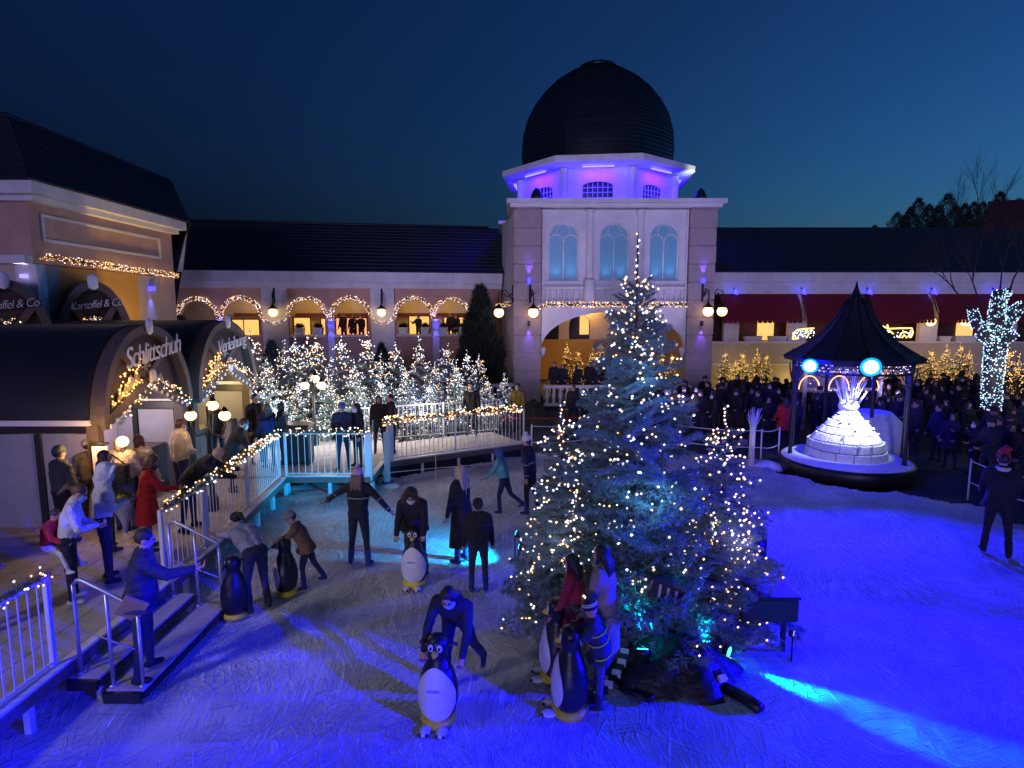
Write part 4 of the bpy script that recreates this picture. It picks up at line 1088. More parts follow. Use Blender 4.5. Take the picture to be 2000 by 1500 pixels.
    # snowflake
    m = MB()
    for k in range(6):
        a = PI / 3 * k; c = (ez + ah * 0.52)
        m.bar((0.05, 0, c), (0.05, 0.17 * s * math.cos(a), c + 0.17 * s * math.sin(a)), 0.02, 0.03)
        m.bar((0.05, 0.10 * s * math.cos(a), c + 0.10 * s * math.sin(a)), (0.05, 0.15 * s * math.cos(a + 0.4), c + 0.15 * s * math.sin(a + 0.4)), 0.02, 0.02)
    P_('snowflake', m, M_cream)
    # warm light string in the left spandrel
    n_ = 64; Pn = []
    for i in range(n_):
        f_ = random.random(); y = -(0.20 + (w - 0.42) * f_); z = ez + 0.10 + ah * 0.34 * (1 - f_) * 0.85 + random.random() * 0.50 * s
        Pn.append((0.09, y, z))
    o = put('fairy_lights', bulbs_mesh('fairy_lights', Pn, 0.020 * s, [M_bor, M_bgold]), t); o['kind'] = 'stuff'
    Pn = [(0.09, (0.2 + (w - 0.5) * random.random()), 0) for i in range(16)]
    Pn = [(x, y, ez + 0.10 + ah * 0.33 * (1 - y / w) + random.random() * 0.10) for x, y, z in Pn]
    o = put('fairy_lights', bulbs_mesh('fairy_lights', Pn, 0.016 * s, [M_bww, M_bor]), t); o['kind'] = 'stuff'
    # body walls
    panels = int(L2 / 0.95)
    for sg in (-1, 1):
        y = sg * (w - 0.10)
        for i in range(panels):
            x0 = -0.25 - i * 0.95; 
            m = MB(); m.box(x0 - 0.80, x0, y - 0.02, y + 0.02, 0.0, ez - 0.2); P_('wall_panel', m, M_hutwall)
            m = MB(); m.box(x0 - 0.93, x0 - 0.82, y - 0.05, y + 0.05, 0.0, ez - 0.19); P_('stud', m, M_black)
        m = MB(); m.box(-L2, -0.1, y - 0.07, y + 0.07, ez - 0.18, ez - 0.02); P_('eaves_beam', m, M_black)
        m = MB(); m.box(-L2, -0.1, y + sg * 0.10 - 0.04, y + sg * 0.10 + 0.04, ez - 0.03, ez + 0.07); P_('gutter', m, M_letter)
        m = MB(); m.box(-0.20, 0.0, y - 0.08, y + 0.08, 0, ez); P_('corner_post', m, M_trimwood)
    m = MB(); m.box(-1.6, -1.55, -w + 0.14, w - 0.14, 0.0, ez + 0.2); P_('inner_wall', m, mat('booth_inner_wall', (0.62, 0.52, 0.62), 0.6, noise=0.1, nscale=2))
    m = MB(); m.box(-0.9, -0.45, -w + 0.9, w - 0.14, 0.0, 1.0); P_('counter', m, M_trimwood)
    lamp('POINT', M4 @ Vector((0.45, -w * 0.45, ez + 0.45)), 7, (1.0, 0.5, 0.12), 0.15, name='gable_glow')  # amber lamp added in front to warm the gable
    if glow:
        lamp('POINT', M4 @ Vector((-0.8, 0.2, 1.9 * s)), 60, (1.0, 0.80, 0.85) if 'Schl' in text else (1.0, 0.72, 0.25), 0.12, name='booth_lamp')
    return t
hut((-7.45, 11.85, DZ), R(0), 2.95, 3.68, 5.5, 'nearer market hut with the long white word in its gable', 'Schlittschuh', 0.50)
hut((-7.35, 14.95, DZ), R(-4), 2.75, 3.72, 5.0, 'second market hut beside the first one, with shorter lettering', 'Verleihung', 0.40)
hut((-11.95, 14.0, DZ), R(-46), 2.0, 4.70, 1.6, 'rear market hut at the left edge with lettering in its gable', 'Kartoffel & Co', 0.25, s=1.25, glow=False)
hut((-11.2, 15.9, DZ), R(-46), 1.9, 4.75, 1.3, 'rear market hut behind the barrel roof, in front of the ochre recess', 'Kartoffel & Co', 0.25, s=1.25, glow=False)
# garlands on the hut fronts
garland([(-7.2, 10.62, 2.35), (-7.2, 11.85, 3.0), (-7.2, 13.15, 2.38)], 'lit garland under the chevron of the nearer hut', lights_per_m=20, rad=0.07, br=0.017, group='lit garlands on the huts')
garland([(-7.15, 13.7, 2.45), (-7.1, 14.3, 2.95), (-7.1, 14.9, 3.15), (-7.1, 15.6, 2.9), (-7.1, 16.2, 2.4)], 'lit garland under the arch of the second hut', lights_per_m=40, rad=0.09, br=0.013, group='lit garlands on the huts')
for cx, cy, n_ in ((-11.75, 13.8, 'left'), (-11.0, 15.7, 'right')):
    c = Vector((cx, cy, 0)); d = Vector((math.cos(R(44)), math.sin(R(44)), 0))
    garland([c - d * 0.75 + Vector((0, 0, 3.82)), c + Vector((0, 0, 4.22)), c + d * 0.75 + Vector((0, 0, 3.82))], 'bright lit garland in the gable of the rear hut on the ' + n_, lights_per_m=50, rad=0.09, br=0.013, group='lit garlands on the huts', wts=(0.3, 0.5, 0.2))
# green leafy poster inside the first hut
t = empty('poster', (-8.98, 11.0, 1.7), 'green and white leafy poster on the back wall inside the nearer hut', 'poster')
m = MB(); m.box(-9.0, -8.98, 10.75, 11.55, 1.55, 2.55); m.build('sheet', mat('green_poster', (0.35, 0.7, 0.25), 0.5, noise=0.6, nscale=6, emis=(0.3, 0.8, 0.25), estr=0.25, nosample=True), t)
# lanterns and banner beside the nearer hut
t = empty('banner', (-7.25, 10.15, DZ), 'narrow upright pink banner with dark lettering beside the nearer hut', 'banner')
m = MB(); m.box(-7.38, -7.12, 10.12, 10.15, 0.75, 2.05); m.build('cloth', mat('pink_banner', (0.75, 0.50, 0.55), 0.7, noise=0.15, nscale=5, emis=(1, .5, .4), estr=0.12, nosample=True), t)
m = MB()
for k in range(5): m.box(-7.29, -7.21 - 0.02 * (k % 2), 10.112, 10.119, 1.20 + k * 0.09, 1.25 + k * 0.09)
m.build('print', M_gablewood, t)
m = MB(); m.tube([(-7.42, 10.16, DZ), (-7.42, 10.16, 2.1), (-7.1, 10.16, 2.1)], 0.02, 6); m.build('pole', M_black, t)
lamp('POINT', (-7.25, 9.9, 2.15), 24, (1.0, 0.55, 0.16), 0.06, name='banner_lamp')
t = empty('lantern', (-6.95, 10.3, DZ), 'small bright lantern on a post beside the pink banner', 'lantern')
m = MB(); m.tube([(-6.95, 10.3, DZ), (-6.95, 10.3, 2.0)], 0.03, 8); m.build('post', M_black, t)
m = MB(); m.ball((-6.95, 10.3, 2.1), 0.10, 12, 8); m.build('globe', M_globe, t)
lamp('POINT', (-6.9, 10.15, 2.1), 12, (1.0, 0.65, 0.28), 0.11, name='lantern_light')

def street_lamp(p, z0, h, label, r_=0.12, spread=0.32, e=14):
    t = empty('street_lamp', (p[0], p[1], z0), label, 'street lamp', 'street lamps with globe clusters')
    c = Vector((p[0], p[1], z0))
    m = MB(); m.lathe([(0.11, 0), (0.11, 0.25), (0.055, 0.35), (0.045, h - 0.5), (0.07, h - 0.45), (0.03, h - 0.3), (0.02, h + 0.12)], 10, c); m.build('post', M_black, t)
    for k, (dx, dy, dz) in enumerate(((-spread, 0.05, -0.08), (spread, -0.05, -0.06), (0.0, 0.22, 0.10), (-0.02, -0.2, 0.0))[: 3]):
        g_ = c + Vector((dx, dy, h + dz))
        m = MB(); m.tube([c + Vector((0, 0, h - 0.4)), c + Vector((dx * 0.7, dy * 0.7, h - 0.48)), g_ + Vector((0, 0, -0.22)), g_ + Vector((0, 0, -r_))], 0.018, 6); a_ = m.build('arm', M_black, t)
        m = MB(); m.ball(g_, r_, 14, 8, (1, 1, 0.9)); m.build('globe', M_globe, t)
        m = MB(); m.lathe([(r_ * 0.72, r_ * 0.80), (r_ * 0.5, r_ * 1.1), (0.02, r_ * 1.6)], 10, g_); m.build('cap', M_black, t)
        lamp('POINT', g_ + Vector((0, 0, -0.0)), e, (1.0, 0.62, 0.25), r_ * 1.1, name='globe_light')
p = at(405, 805, 11.4); street_lamp((p.x, p.y), DZ, p.z - DZ, 'three globe street lamp in front of the market huts', r_=0.11, spread=0.36, e=26)
p = at(611, 748, 17.2); street_lamp((p.x, p.y), DZ, p.z - DZ, 'three globe street lamp in front of the lit firs', r_=0.13, spread=0.26, e=12)
p = at(446, 640, 22.5); street_lamp((p.x, p.y), 0, p.z, 'tall street lamp just above the second hut roof', r_=0.14, spread=0.30, e=14)

lamp('SPOT', (-10.6, 17.4, 0.9), 1100, (1.0, 0.62, 0.16), 0.2, (-12.1, 17.6, 4.8), 90, 0.9, 'recess_fill')  # lamp and stand added behind the huts to warm the recess
t = empty('floodlight', (-10.6, 17.4, 0), 'added warm fill floodlight behind the huts lighting the ochre recess', 'floodlight')
m = MB(); m.tube([(-10.6, 17.4, 0.8), (-10.6, 17.4, 0.88)], 0.09, 10); m.build('lens', M_globe, t)
m = MB(); m.tube([(-10.6, 17.4, 0), (-10.6, 17.4, 0.79)], 0.03, 6); m.build('stand', M_black, t)
# ------------------------------------------------------------------ firs
def branch_proto(nt_, nn, nlen, nw, seed, droop=0.18):
    """fan branch of unit length along +x; returns needle triangles and twig segments"""
    r_ = np.random.default_rng(seed)
    P = []; D = []; tw = []
    def axis(t): return np.array([t, 0, 0.10 * t - droop * t * t])
    tw.append((axis(0), axis(0.5), 0.014, 0.010)); tw.append((axis(0.5), axis(1.0), 0.010, 0.003))
    mains = [(axis(0.12), axis(1.0), nn * 2)]
    for i in range(nt_):
        t = 0.15 + 0.8 * (i + r_.random() * 0.5) / nt_; s = 1 if i % 2 else -1
        L = (0.42 * (1 - t) + 0.10) * (0.8 + 0.5 * r_.random())
        a = R(48) * (0.8 + 0.4 * r_.random()); b = axis(t)
        e = b + L * np.array([math.cos(a), s * math.sin(a), -0.16 - 0.25 * r_.random()])
        mains.append((b, e, nn)); tw.append((b, e, 0.006, 0.002))
        for j in range(2):
            f_ = 0.35 + 0.35 * j; b2 = b * (1 - f_) + e * f_; s2 = s * (1 if j else -1)
            a2 = math.atan2((e - b)[1], (e - b)[0]) + s2 * R(42)
            e2 = b2 + L * 0.42 * np.array([math.cos(a2), math.sin(a2), -0.2])
            mains.append((b2, e2, int(nn * 0.5)))
    for b, e, n_ in mains:
        d = (e - b) / np.linalg.norm(e - b)
        t = r_.random(n_) ** 0.9
        p = b + (e - b) * t[:, None]
        rd = r_.normal(size=(n_, 3)); rd[:, 2] *= 0.7; rd -= (rd @ d)[:, None] * d; rd /= np.linalg.norm(rd, axis=1)[:, None]
        q = d * 0.75 + rd * 0.85; q /= np.linalg.norm(q, axis=1)[:, None]
        P.append(p); D.append(q)
    P = np.concatenate(P); D = np.concatenate(D)
    return needles(P, D, nlen * (0.7 + 0.6 * r_.random(len(P))), nw), tw
PROT_F = [branch_proto(12, 50, 0.066, 0.0125, s) for s in range(5)]
PROT_M = [branch_proto(8, 11, 0.12, 0.030, 10 + s) for s in range(4)]

def fir_mesh(h, rad, nb, protos, seed, zb=0.25, power=0.85, up0=0.35, ragged=0.25, tiptwigs=True, leader=0.12):
    r_ = np.random.default_rng(seed)
    Vs = []; tw = []; tips = []
    lim = h * (1 - leader)
    for i in range(nb):
        f_ = (i + r_.random()) / nb; f_ = f_ ** 1.15
        z = zb + (lim - zb) * f_
        L = rad * (1 - z / h) ** power * (1 + ragged * (r_.random() * 1.6 - 0.8)) + 0.04
        az = i * 2.39996 + r_.normal() * 0.25
        el = up0 * (z / h) ** 1.5 + r_.normal() * 0.16 + 0.02
        V, T_ = protos[r_.integers(len(protos))]
        ca, sa = math.cos(az), math.sin(az); ce, se = math.cos(el), math.sin(el)
        ro = r_.normal() * 0.38; cr_, sr_ = math.cos(ro), math.sin(ro)
        M = np.array([[ca, -sa, 0], [sa, ca, 0], [0, 0, 1]]) @ np.array([[ce, 0, -se], [0, 1, 0], [se, 0, ce]]) @ np.array([[1, 0, 0], [0, cr_, -sr_], [0, sr_, cr_]])
        o = np.array([0, 0, z])
        Vs.append((V * L) @ M.T + o)
        for a, b, r0, r1 in T_[:8]: tw.append(((a * L) @ M.T + o, (b * L) @ M.T + o, r0 * L, r1 * L))
        for t in (0.6, 0.75, 0.88, 0.99):
            for s in (-1, 0, 1): tips.append((np.array([t, s * 0.3 * (1 - t) + 0.02 * r_.normal(), 0.1 * t - 0.18 * t * t + 0.06]) * L) @ M.T + o)
    V = np.concatenate(Vs)
    # leader needles
    k = 90; P = np.stack([np.zeros(k), np.zeros(k), lim - 0.1 + (h - lim + 0.05) * r_.random(k)], -1)
    D = r_.normal(size=(k, 3)) * np.array([1, 1, 0.3]) + np.array([0, 0, 0.8]); D /= np.linalg.norm(D, axis=1)[:, None]
    V = np.concatenate([V, needles(P, D, 0.05, 0.008)])
    return V, tw, np.array(tips)
def twig_mesh(tw, h, tr):
    m = MB(); m.tube([(0, 0, 0), (0.02, 0, h * 0.5), (0, 0, h)], [tr, tr * 0.55, 0.008], 7)
    for a, b, r0, r1 in tw: m.tube([a, b], [max(r0, 0.003), max(r1, 0.002)], 3, cap=False)
    return m
def fir(name, loc, h, rad, nb, protos, seed, label, leafmat, bulbs=None, br=0.016, bm=(M_bw, M_bww), bw=(0.6, 0.4), group=None, tr=0.05, extra=None, cat='fir tree', strings=0, **kw):
    V, tw, tips = fir_mesh(h, rad, nb, protos, seed, **kw)
    t = empty(name, loc, label, cat, group)
    put('crown', mesh_np('crown', V, np.arange(len(V)).reshape(-1, 3), leafmat), t)
    put('trunk', twig_mesh(tw, h, tr).mesh('trunk', M_bark), t)
    if bulbs:
        r_ = np.random.default_rng(seed + 99)
        P = tips[r_.choice(len(tips), size=bulbs - 14)] + r_.normal(size=(bulbs - 14, 3)) * 0.035
        ll = np.stack([r_.normal(size=14) * 0.02, r_.normal(size=14) * 0.02, h * (0.80 + 0.195 * np.arange(14) / 13)], -1)
        P = np.concatenate([P, ll])
        if extra is not None: P = np.concatenate([P, extra])
        o = put('fairy_lights', bulbs_mesh('fairy_lights', P, br, list(bm), bw), t); o['kind'] = 'stuff'
    return t
# a nearly vertical string of bulbs up the flank of the left and right fir
def vstring(x, y, z0, z1, n_, w): return np.stack([x + rng.normal(size=n_) * w, y + rng.normal(size=n_) * w, z0 + (z1 - z0) * rng.random(n_)], -1)
fir('fir_tree', (1.62, 7.75, 0), 5.42, 1.38, 235, PROT_F, 3, 'tall blue lit fir in the middle of the rink with white fairy lights', M_fir, bulbs=520, br=0.0165, tr=0.07, leader=0.13, power=1.02, zb=0.62, ragged=0.5, up0=0.65)
fir('fir_tree', (0.66, 7.75, 0), 3.22, 0.74, 125, PROT_F, 5, 'smaller lit fir touching the left side of the tall one', M_fir, bulbs=300, br=0.0150, bw=(0.45, 0.55), tr=0.05, zb=0.22, extra=vstring(0.12, -0.45, 0.9, 2.6, 45, 0.05), power=0.8, ragged=0.3)
fir('fir_tree', (2.84, 7.7, 0), 3.18, 0.84, 130, PROT_F, 8, 'smaller lit fir leaning into the right side of the tall one', M_fir, bulbs=290, br=0.0155, bw=(0.25, 0.75), tr=0.05, zb=0.30, extra=vstring(0.02, -0.6, 0.6, 2.4, 40, 0.08), power=0.8, ragged=0.45)
fir('fir_tree', (1.35, 7.75, 0), 2.4, 0.86, 90, PROT_F, 12, 'low bushy fir filling the foot of the tree group', M_fir, bulbs=110, br=0.0135, tr=0.04, zb=0.85, power=0.7, ragged=0.4)
fir('fir_tree', (2.62, 7.35, 0), 1.75, 0.74, 80, PROT_F, 14, 'low drooping fir at the right foot of the tree group', M_fir, bulbs=70, br=0.0145, bw=(0.3, 0.7), tr=0.04, zb=0.55, power=0.7, ragged=0.4)
for (x, y, z, e, c) in ((1.65, 6.95, 2.2, 26, (0.16, 0.50, 1.0)), (0.6, 7.35, 1.5, 10, (0.75, 0.75, 1.0)), (2.9, 7.25, 1.5, 10, (0.9, 0.75, 0.75)), (1.6, 7.1, 3.6, 20, (0.22, 0.5, 1.0)), (1.0, 8.3, 1.5, 10, (0.8, 0.85, 1.0))):
    lamp('POINT', (x, y, z), e * 0.9, c, 0.35, name='fir_glow')  # added lamps; the blue ones tint the tall fir

# grove of lit firs on the left
gm = []
for k in range(4):
    V, tw, tips = fir_mesh(3.3, 0.92, 62, PROT_M, 30 + k, zb=0.2, power=0.9, ragged=0.4)
    r_ = np.random.default_rng(60 + k); nb_ = 240
    P = tips[r_.choice(len(tips), size=nb_)] + r_.normal(size=(nb_, 3)) * 0.05
    ll = np.stack([r_.normal(size=20) * 0.03, r_.normal(size=20) * 0.03, 3.3 * (0.72 + 0.28 * r_.random(20))], -1)
    P = np.concatenate([P, ll])
    gm.append((mesh_np('crown', V, np.arange(len(V)).reshape(-1, 3), M_fir), twig_mesh(tw[:120], 3.3, 0.05).mesh('trunk', M_bark),
               bulbs_mesh('fairy_lights', P, 0.0175, [M_bw, M_bww, M_bice], (0.42, 0.46, 0.12)), bulbs_mesh('fairy_lights', P, 0.020, [M_bgold, M_bor], (0.7, 0.3))))
def grove_fir(p, h, k, label, group, gold=False, name='fir_tree', rs=1.0):
    t = empty(name, p, label, 'fir tree', group, rz=random.random() * 6.28)
    s = h / 3.3; t.scale = (s * 0.85 * rs, s * 0.85 * rs, s)
    c, tr_, b1, b2 = gm[k % 4]
    put('crown', c, t)
    if gold:
        o = t.children[0]; o.material_slots[0].link = 'OBJECT'; o.material_slots[0].material = M_firg
    put('trunk', tr_, t)
    o = put('fairy_lights', b2 if gold else b1, t); o['kind'] = 'stuff'
    return t
grove = [(488, 640, 17.6), (520, 700, 17.2), (553, 664, 21.5), (574, 655, 20), (601, 650, 19.5), (617, 652, 21.5), (640, 720, 18.3), (664, 650, 20.0), (690, 700, 18.2), (717, 645, 20.5), (742, 690, 21.5), (744, 735, 18.8), (771, 666, 21.5), (790, 712, 19.5), (820, 656, 21.0), (838, 745, 19.4), (850, 706, 22.5), (874, 668, 22.5), (890, 702, 20.8), (912, 682, 23.0), (936, 690, 24.0), (952, 735, 21.8), (985, 728, 22.6), (580, 745, 18.0), (702, 752, 18.6), (660, 770, 18.0)]
for i, (px, py, Y) in enumerate(grove):
    p = at(px, py, Y)
    grove_fir((p.x, Y, 0), p.z, i, 'fir covered in white fairy lights in the grove behind the walkway' if i not in (0, 22) else ('brightly lit fir touching the second hut at the left end of the grove' if i == 0 else 'small lit fir at the right end of the grove beside the tower'), 'white lit firs behind the walkway', rs=1.15)
for px, Y in ((540, 16.6), (640, 17.0), (740, 17.6), (830, 18.2), (920, 19.5)): lamp('POINT', (at(px, 760, Y).x, Y, 1.6), 80, (0.95, 0.88, 0.85), 0.4, name='fir_glow')
for i, (px, py, Y) in enumerate([(1107, 668, 30.5), (1131, 680, 31), (1157, 680, 30.5), (1174, 664, 31.5), (1293, 676, 30.5), (1312, 690, 30), (1328, 690, 31), (1417, 682, 29.5), (1438, 700, 30), (1453, 684, 30), (1480, 680, 29.8), (1498, 688, 30.3), (1800, 690, 29.5), (1822, 678, 30), (1850, 672, 30.3), (1878, 668, 29.6), (1895, 682, 29.8), (1972, 672, 22), (1990, 690, 21)]):
    p = at(px, py, Y)
    grove_fir((p.x, Y, 0), p.z, i, ('small gold lit fir under the tower arch' if px < 1340 else ('gold lit fir against the beige wall right of the tower' if px < 1700 else ('gold lit fir against the wall right of the gazebo' if px < 1950 else 'gold lit fir right of the light wrapped tree'))),
              'gold lit firs by the walls', gold=True, rs=0.95)

# dark evergreens near the wall
def evergreen(name, p, h, r_, label, n_=9000, cat='tree', spiky=1.0, group=None, flat=0.0):
    t = empty(name, p, label, cat, group)
    rr = np.random.default_rng(int(p[0] * 100) % 1000 + 5)
    z = rr.random(n_) ** 1.2
    prof_ = np.where(z < 0.18, 0.75 + z * 1.4, 1.0 * (1 - (z - 0.18) / 0.82) ** 0.75)
    a = rr.random(n_) * 2 * PI; rad_ = r_ * prof_ * (0.35 + 0.65 * rr.random(n_) ** 0.5) * (1 + 0.18 * np.sin(3 * a + z * 17) + 0.12 * np.sin(5 * a - z * 31))
    P = np.stack([rad_ * np.cos(a), rad_ * np.sin(a), 0.25 + z * (h - 0.3)], -1)
    D = np.stack([np.cos(a) * 0.6, np.sin(a) * 0.6, 0.7 + 0 * a], -1) + rr.normal(size=(n_, 3)) * 0.45; D /= np.linalg.norm(D, axis=1)[:, None]
    sc = h / 5.0
    V = needles(P, D, 0.26 * sc * (0.5 + rr.random(n_)), 0.06 * sc)
    put('crown', mesh_np('crown', V, np.arange(3 * n_).reshape(-1, 3), M_fird), t)
    m = MB(); m.tube([(0, 0, -0.05), (0, 0, h * 0.8)], [0.09 * sc, 0.02], 7); put('trunk', m.mesh('trunk', M_bark), t)
    return t
p = at(938, 562, 28.6); evergreen('cypress', (p.x, 28.6, 0), p.z, 1.25, 'tall dark cypress beside the tower in front of the last arch', n_=16000)
p = at(918, 610, 28.0); evergreen('cypress', (p.x, 28.3, 0), p.z, 0.7, 'shorter dark cypress leaning left of the tall one', n_=7000)
p = at(745, 670, 27.4); evergreen('shrub', (p.x, 27.4, 0), p.z, 0.8, 'dark shrub behind the lit firs below the right wall lamp', n_=3500, cat='shrub')
p = at(530, 665, 26.4); evergreen('shrub', (p.x, 26.4, 0), p.z, 0.9, 'dark shrub behind the lit firs below the left wall lamp', n_=3500, cat='shrub')
p = G(1035, 830); evergreen('shrub', (0.75, 20.6, 0), 1.35, 0.9, 'dark bush in front of the left tower pier', n_=5000, cat='shrub')
p = at(352, 618, 24); evergreen('shrub', (p.x, 24, 0), p.z, 1.0, 'dark shrub behind the hut roofs at the foot of the first arch', n_=3500, cat='shrub')

# light wrapped tree at the right
def wrapped():
    Y = 18.5; b = at(1944, 770, Y)
    t = empty('wrapped_tree', (b.x, Y, 0), 'bare tree wrapped thickly in icy white lights at the right edge', 'tree')
    def W_(px, py, dy=0): p = at(px, py, Y + dy); return Vector((p.x - b.x, dy, p.z))
    limbs = [([Vector((0, 0, 0)), W_(1938, 740), W_(1944, 690), W_(1946, 655)], [.24, .26, .28, .27]),
             ([W_(1944, 665), W_(1946, 620, .1), W_(1950, 590, .1), W_(1952, 568, .15)], [.25, .22, .19, .15]),
             ([W_(1944, 668), W_(1920, 652, -.1), W_(1905, 628, -.15), W_(1899, 603, -.15)], [.20, .18, .15, .11]),
             ([W_(1950, 650), W_(1965, 628, .1), W_(1982, 608, .1), W_(2000, 594, .1)], [.24, .21, .18, .14]),
             ([W_(1948, 668), W_(1968, 660, -.2), W_(1986, 650, -.3)], [.20, .15, .10]),
             ([W_(1948, 600), W_(1962, 580, .2), W_(1972, 566, .3)], [.13, .11, .08])]
    m = MB()
    for pts, rs in limbs: m.tube(pts, rs, 10)
    m.build('trunk', M_bark, t, world=False)
    P = []
    for pts, rs in limbs:
        for i in range(len(pts) - 1):
            a, c = pts[i], pts[i + 1]; L = (c - a).length; n_ = int(L * (rs[i] + rs[i + 1]) / 2 * 900)
            d = (c - a).normalized(); s = d.orthogonal().normalized(); u = d.cross(s)
            for k in range(n_):
                f_ = random.random(); th = random.random() * 2 * PI
                if i == 0 and pts[0].z < 0.01 and a.lerp(c, f_).z < 1.3: continue
                P.append(a.lerp(c, f_) + (s * math.cos(th) + u * math.sin(th)) * ((rs[i] + (rs[i + 1] - rs[i]) * f_) + 0.02))
    o = put('fairy_lights', bulbs_mesh('fairy_lights', P, 0.019, [M_bice, M_bw], (0.8, 0.2)), t); o['kind'] = 'stuff'
    # bare upper branches
    m = MB(); r_ = random.Random(4)
    def grow(p, d, L, r0, depth):
        q = p + d * L
        m.tube([p, p.lerp(q, 0.5) + Vector((r_.uniform(-.05, .05), r_.uniform(-.05, .05), 0)), q], [r0, r0 * 0.8, r0 * 0.6], 4, cap=False)
        if depth == 0: return
        for k in range(3):
            nd = (d + Vector((r_.uniform(-.6, .6), r_.uniform(-.6, .6), r_.uniform(-.15, .45)))).normalized()
            grow(q, nd, L * r_.uniform(0.6, 0.85), r0 * 0.6, depth - 1)
    for st_, dd in ((W_(1952, 575), (0.0, 0, 1)), (W_(1899, 605), (-0.7, 0, 0.7)), (W_(1972, 568), (0.4, 0.1, 0.9)), (W_(1920, 600), (-0.3, .2, .9)), (W_(1990, 600), (0.5, 0, .8))):
        grow(st_, Vector(dd).normalized(), 0.85, 0.035, 4)
    m.build('branches', mat('dark_twig', (0.045, 0.035, 0.03), 0.9), t, world=False)
    lamp('POINT', (b.x - 0.3, Y - 0.9, 2.6), 22, (0.7, 0.9, 1.0), 0.3, name='wrapped_tree_glow')
wrapped()

# ------------------------------------------------------------------ hill with its trees on the right
V = []; F = []
hx = np.linspace(28, 190, 40); hy = np.linspace(70, 150, 14)
for j, y in enumerate(hy):
    for i, x in enumerate(hx):
        f_ = max(0, min(1, (x - 48) / 24)); g_ = math.sin(PI * min(1, (y - 70) / 50) * 0.5)
        V.append((x, y, -1 + 20.5 * (f_ * f_ * (3 - 2 * f_)) * g_ + 1.2 * math.sin(x * 0.21) * f_))
for j in range(13):
    for i in range(39): F.append((j * 40 + i, j * 40 + i + 1, (j + 1) * 40 + i + 1, (j + 1) * 40 + i))
o = put('hill', mesh_np('hill', V, F, M_hill, smooth=True)); tag(o, kind='structure')
# tree line, photo column and top row of each crown
hill_trees = [(1709, 440, 5), (1753, 415, 7), (1765, 422, 6), (1778, 406, 6), (1795, 388, 9), (1815, 400, 7), (1833, 402, 7), (1852, 380, 11), (1868, 402, 7), (1885, 398, 6), (1903, 396, 7), (1920, 396, 8), (1938, 400, 7), (1955, 376, 10), (1972, 396, 9), (1990, 390, 10), (1835, 425, 9), (1880, 425, 8), (1925, 425, 9), (1970, 425, 9)]
for i, (px, py, wd) in enumerate(hill_trees):
    Y = 78 + (i * 7 % 11); p = at(px, py, Y); q = at(px, 455, Y)
    h = p.z - q.z + 3.0
    lab = {0: 'lone small conifer standing at the left end of the skyline', 4: 'pointed conifer on the hill, first tall one from the left', 7: 'tallest broad conifer on the hill skyline', 13: 'pointed conifer near the right edge of the skyline'}.get(i, 'dark tree in the wood on the hill above the right wing')
    evergreen('hill_tree', (p.x, Y, q.z - 3.0 + 0.0), h, wd * 0.19 + 1.1, lab, n_=3200, group='trees on the hill')
# bare trees against the sky
def bare_tree(p, h, label, seed):
    t = empty('bare_tree', p, label, 'tree'); m = MB(); r_ = random.Random(seed)
    m.tube([(0, 0, 0), (0.1, 0, h * 0.35)], [0.16, 0.12], 6); m.build('trunk', M_bark, t, world=False)
    m = MB()
    def grow(p_, d, L, r0, depth):
        q = p_ + d * L; m.tube([p_, q], [r0, r0 * 0.6], 3, cap=False)
        if depth == 0: return
        for k in range(4):
            nd = (d + Vector((r_.uniform(-.5, .5), r_.uniform(-.5, .5), r_.uniform(-.1, .4)))).normalized()
            grow(p_.lerp(q, 0.4 + 0.2 * k), nd, L * r_.uniform(0.55, 0.75), r0 * 0.55, depth - 1)
    grow(Vector((0.1, 0, h * 0.33)), Vector((0, 0, 1)), h * 0.36, 0.045, 4)
    m.build('branches', mat('dark_twig', (0.045, 0.035, 0.03), 0.9), t, world=False)
p = at(1915, 330, 62); q = at(1915, 440, 62); bare_tree((p.x, 62, q.z - 4), p.z - q.z + 4, 'tall thin bare tree rising above the hill', 2)
p = at(1885, 360, 62); q = at(1885, 440, 62); bare_tree((p.x, 63, q.z - 4), p.z - q.z + 4, 'faint bare tree left of the taller one above the hill', 3)
p = at(1970, 345, 62); bare_tree((p.x, 63, q.z - 4), p.z - q.z + 4, 'faint bare tree near the right edge above the hill', 5)
p = at(1965, 400, 45)
t = empty('house', (p.x + 3, 47, 0), 'dark reddish house roof rising at the right edge behind the wing', 'house')
m = MB(); z0 = at(1965, 480, 45).z; z1 = at(1990, 385, 47).z
xx = at(1930, 450, 45).x
m.add([(xx, 45, z0 - 1), (xx + 14, 45, z0 - 1), (xx + 14, 51, z1 + 1.0), (xx + 4.5, 51, z1 + 0.4)], [(0, 1, 2, 3)]); m.build('roof', mat('dark_red_tiles', (0.05, 0.012, 0.012), 0.8, noise=0.4, nscale=3, bump=0.5, bscale=10), t)
m = MB(); m.box(xx + 1, xx + 14, 46, 51, 0, z0 - 1.02); m.build('wall', mat('dim_rear_wall', (0.06, 0.03, 0.03), 0.9), t)

# ------------------------------------------------------------------ gazebo with the snow igloo
GC = Vector((9.22, 15.95, 0)); GR = 1.64; GZ = 0.38
gz = empty('gazebo', GC, 'dark pagoda gazebo on a round platform at the right of the rink', 'gazebo')
m = MB(); m.lathe([(GR + 0.02, -0.03), (GR + 0.06, 0.30), (GR + 0.02, GZ)], 40, GC); m.build('platform', M_black, gz)
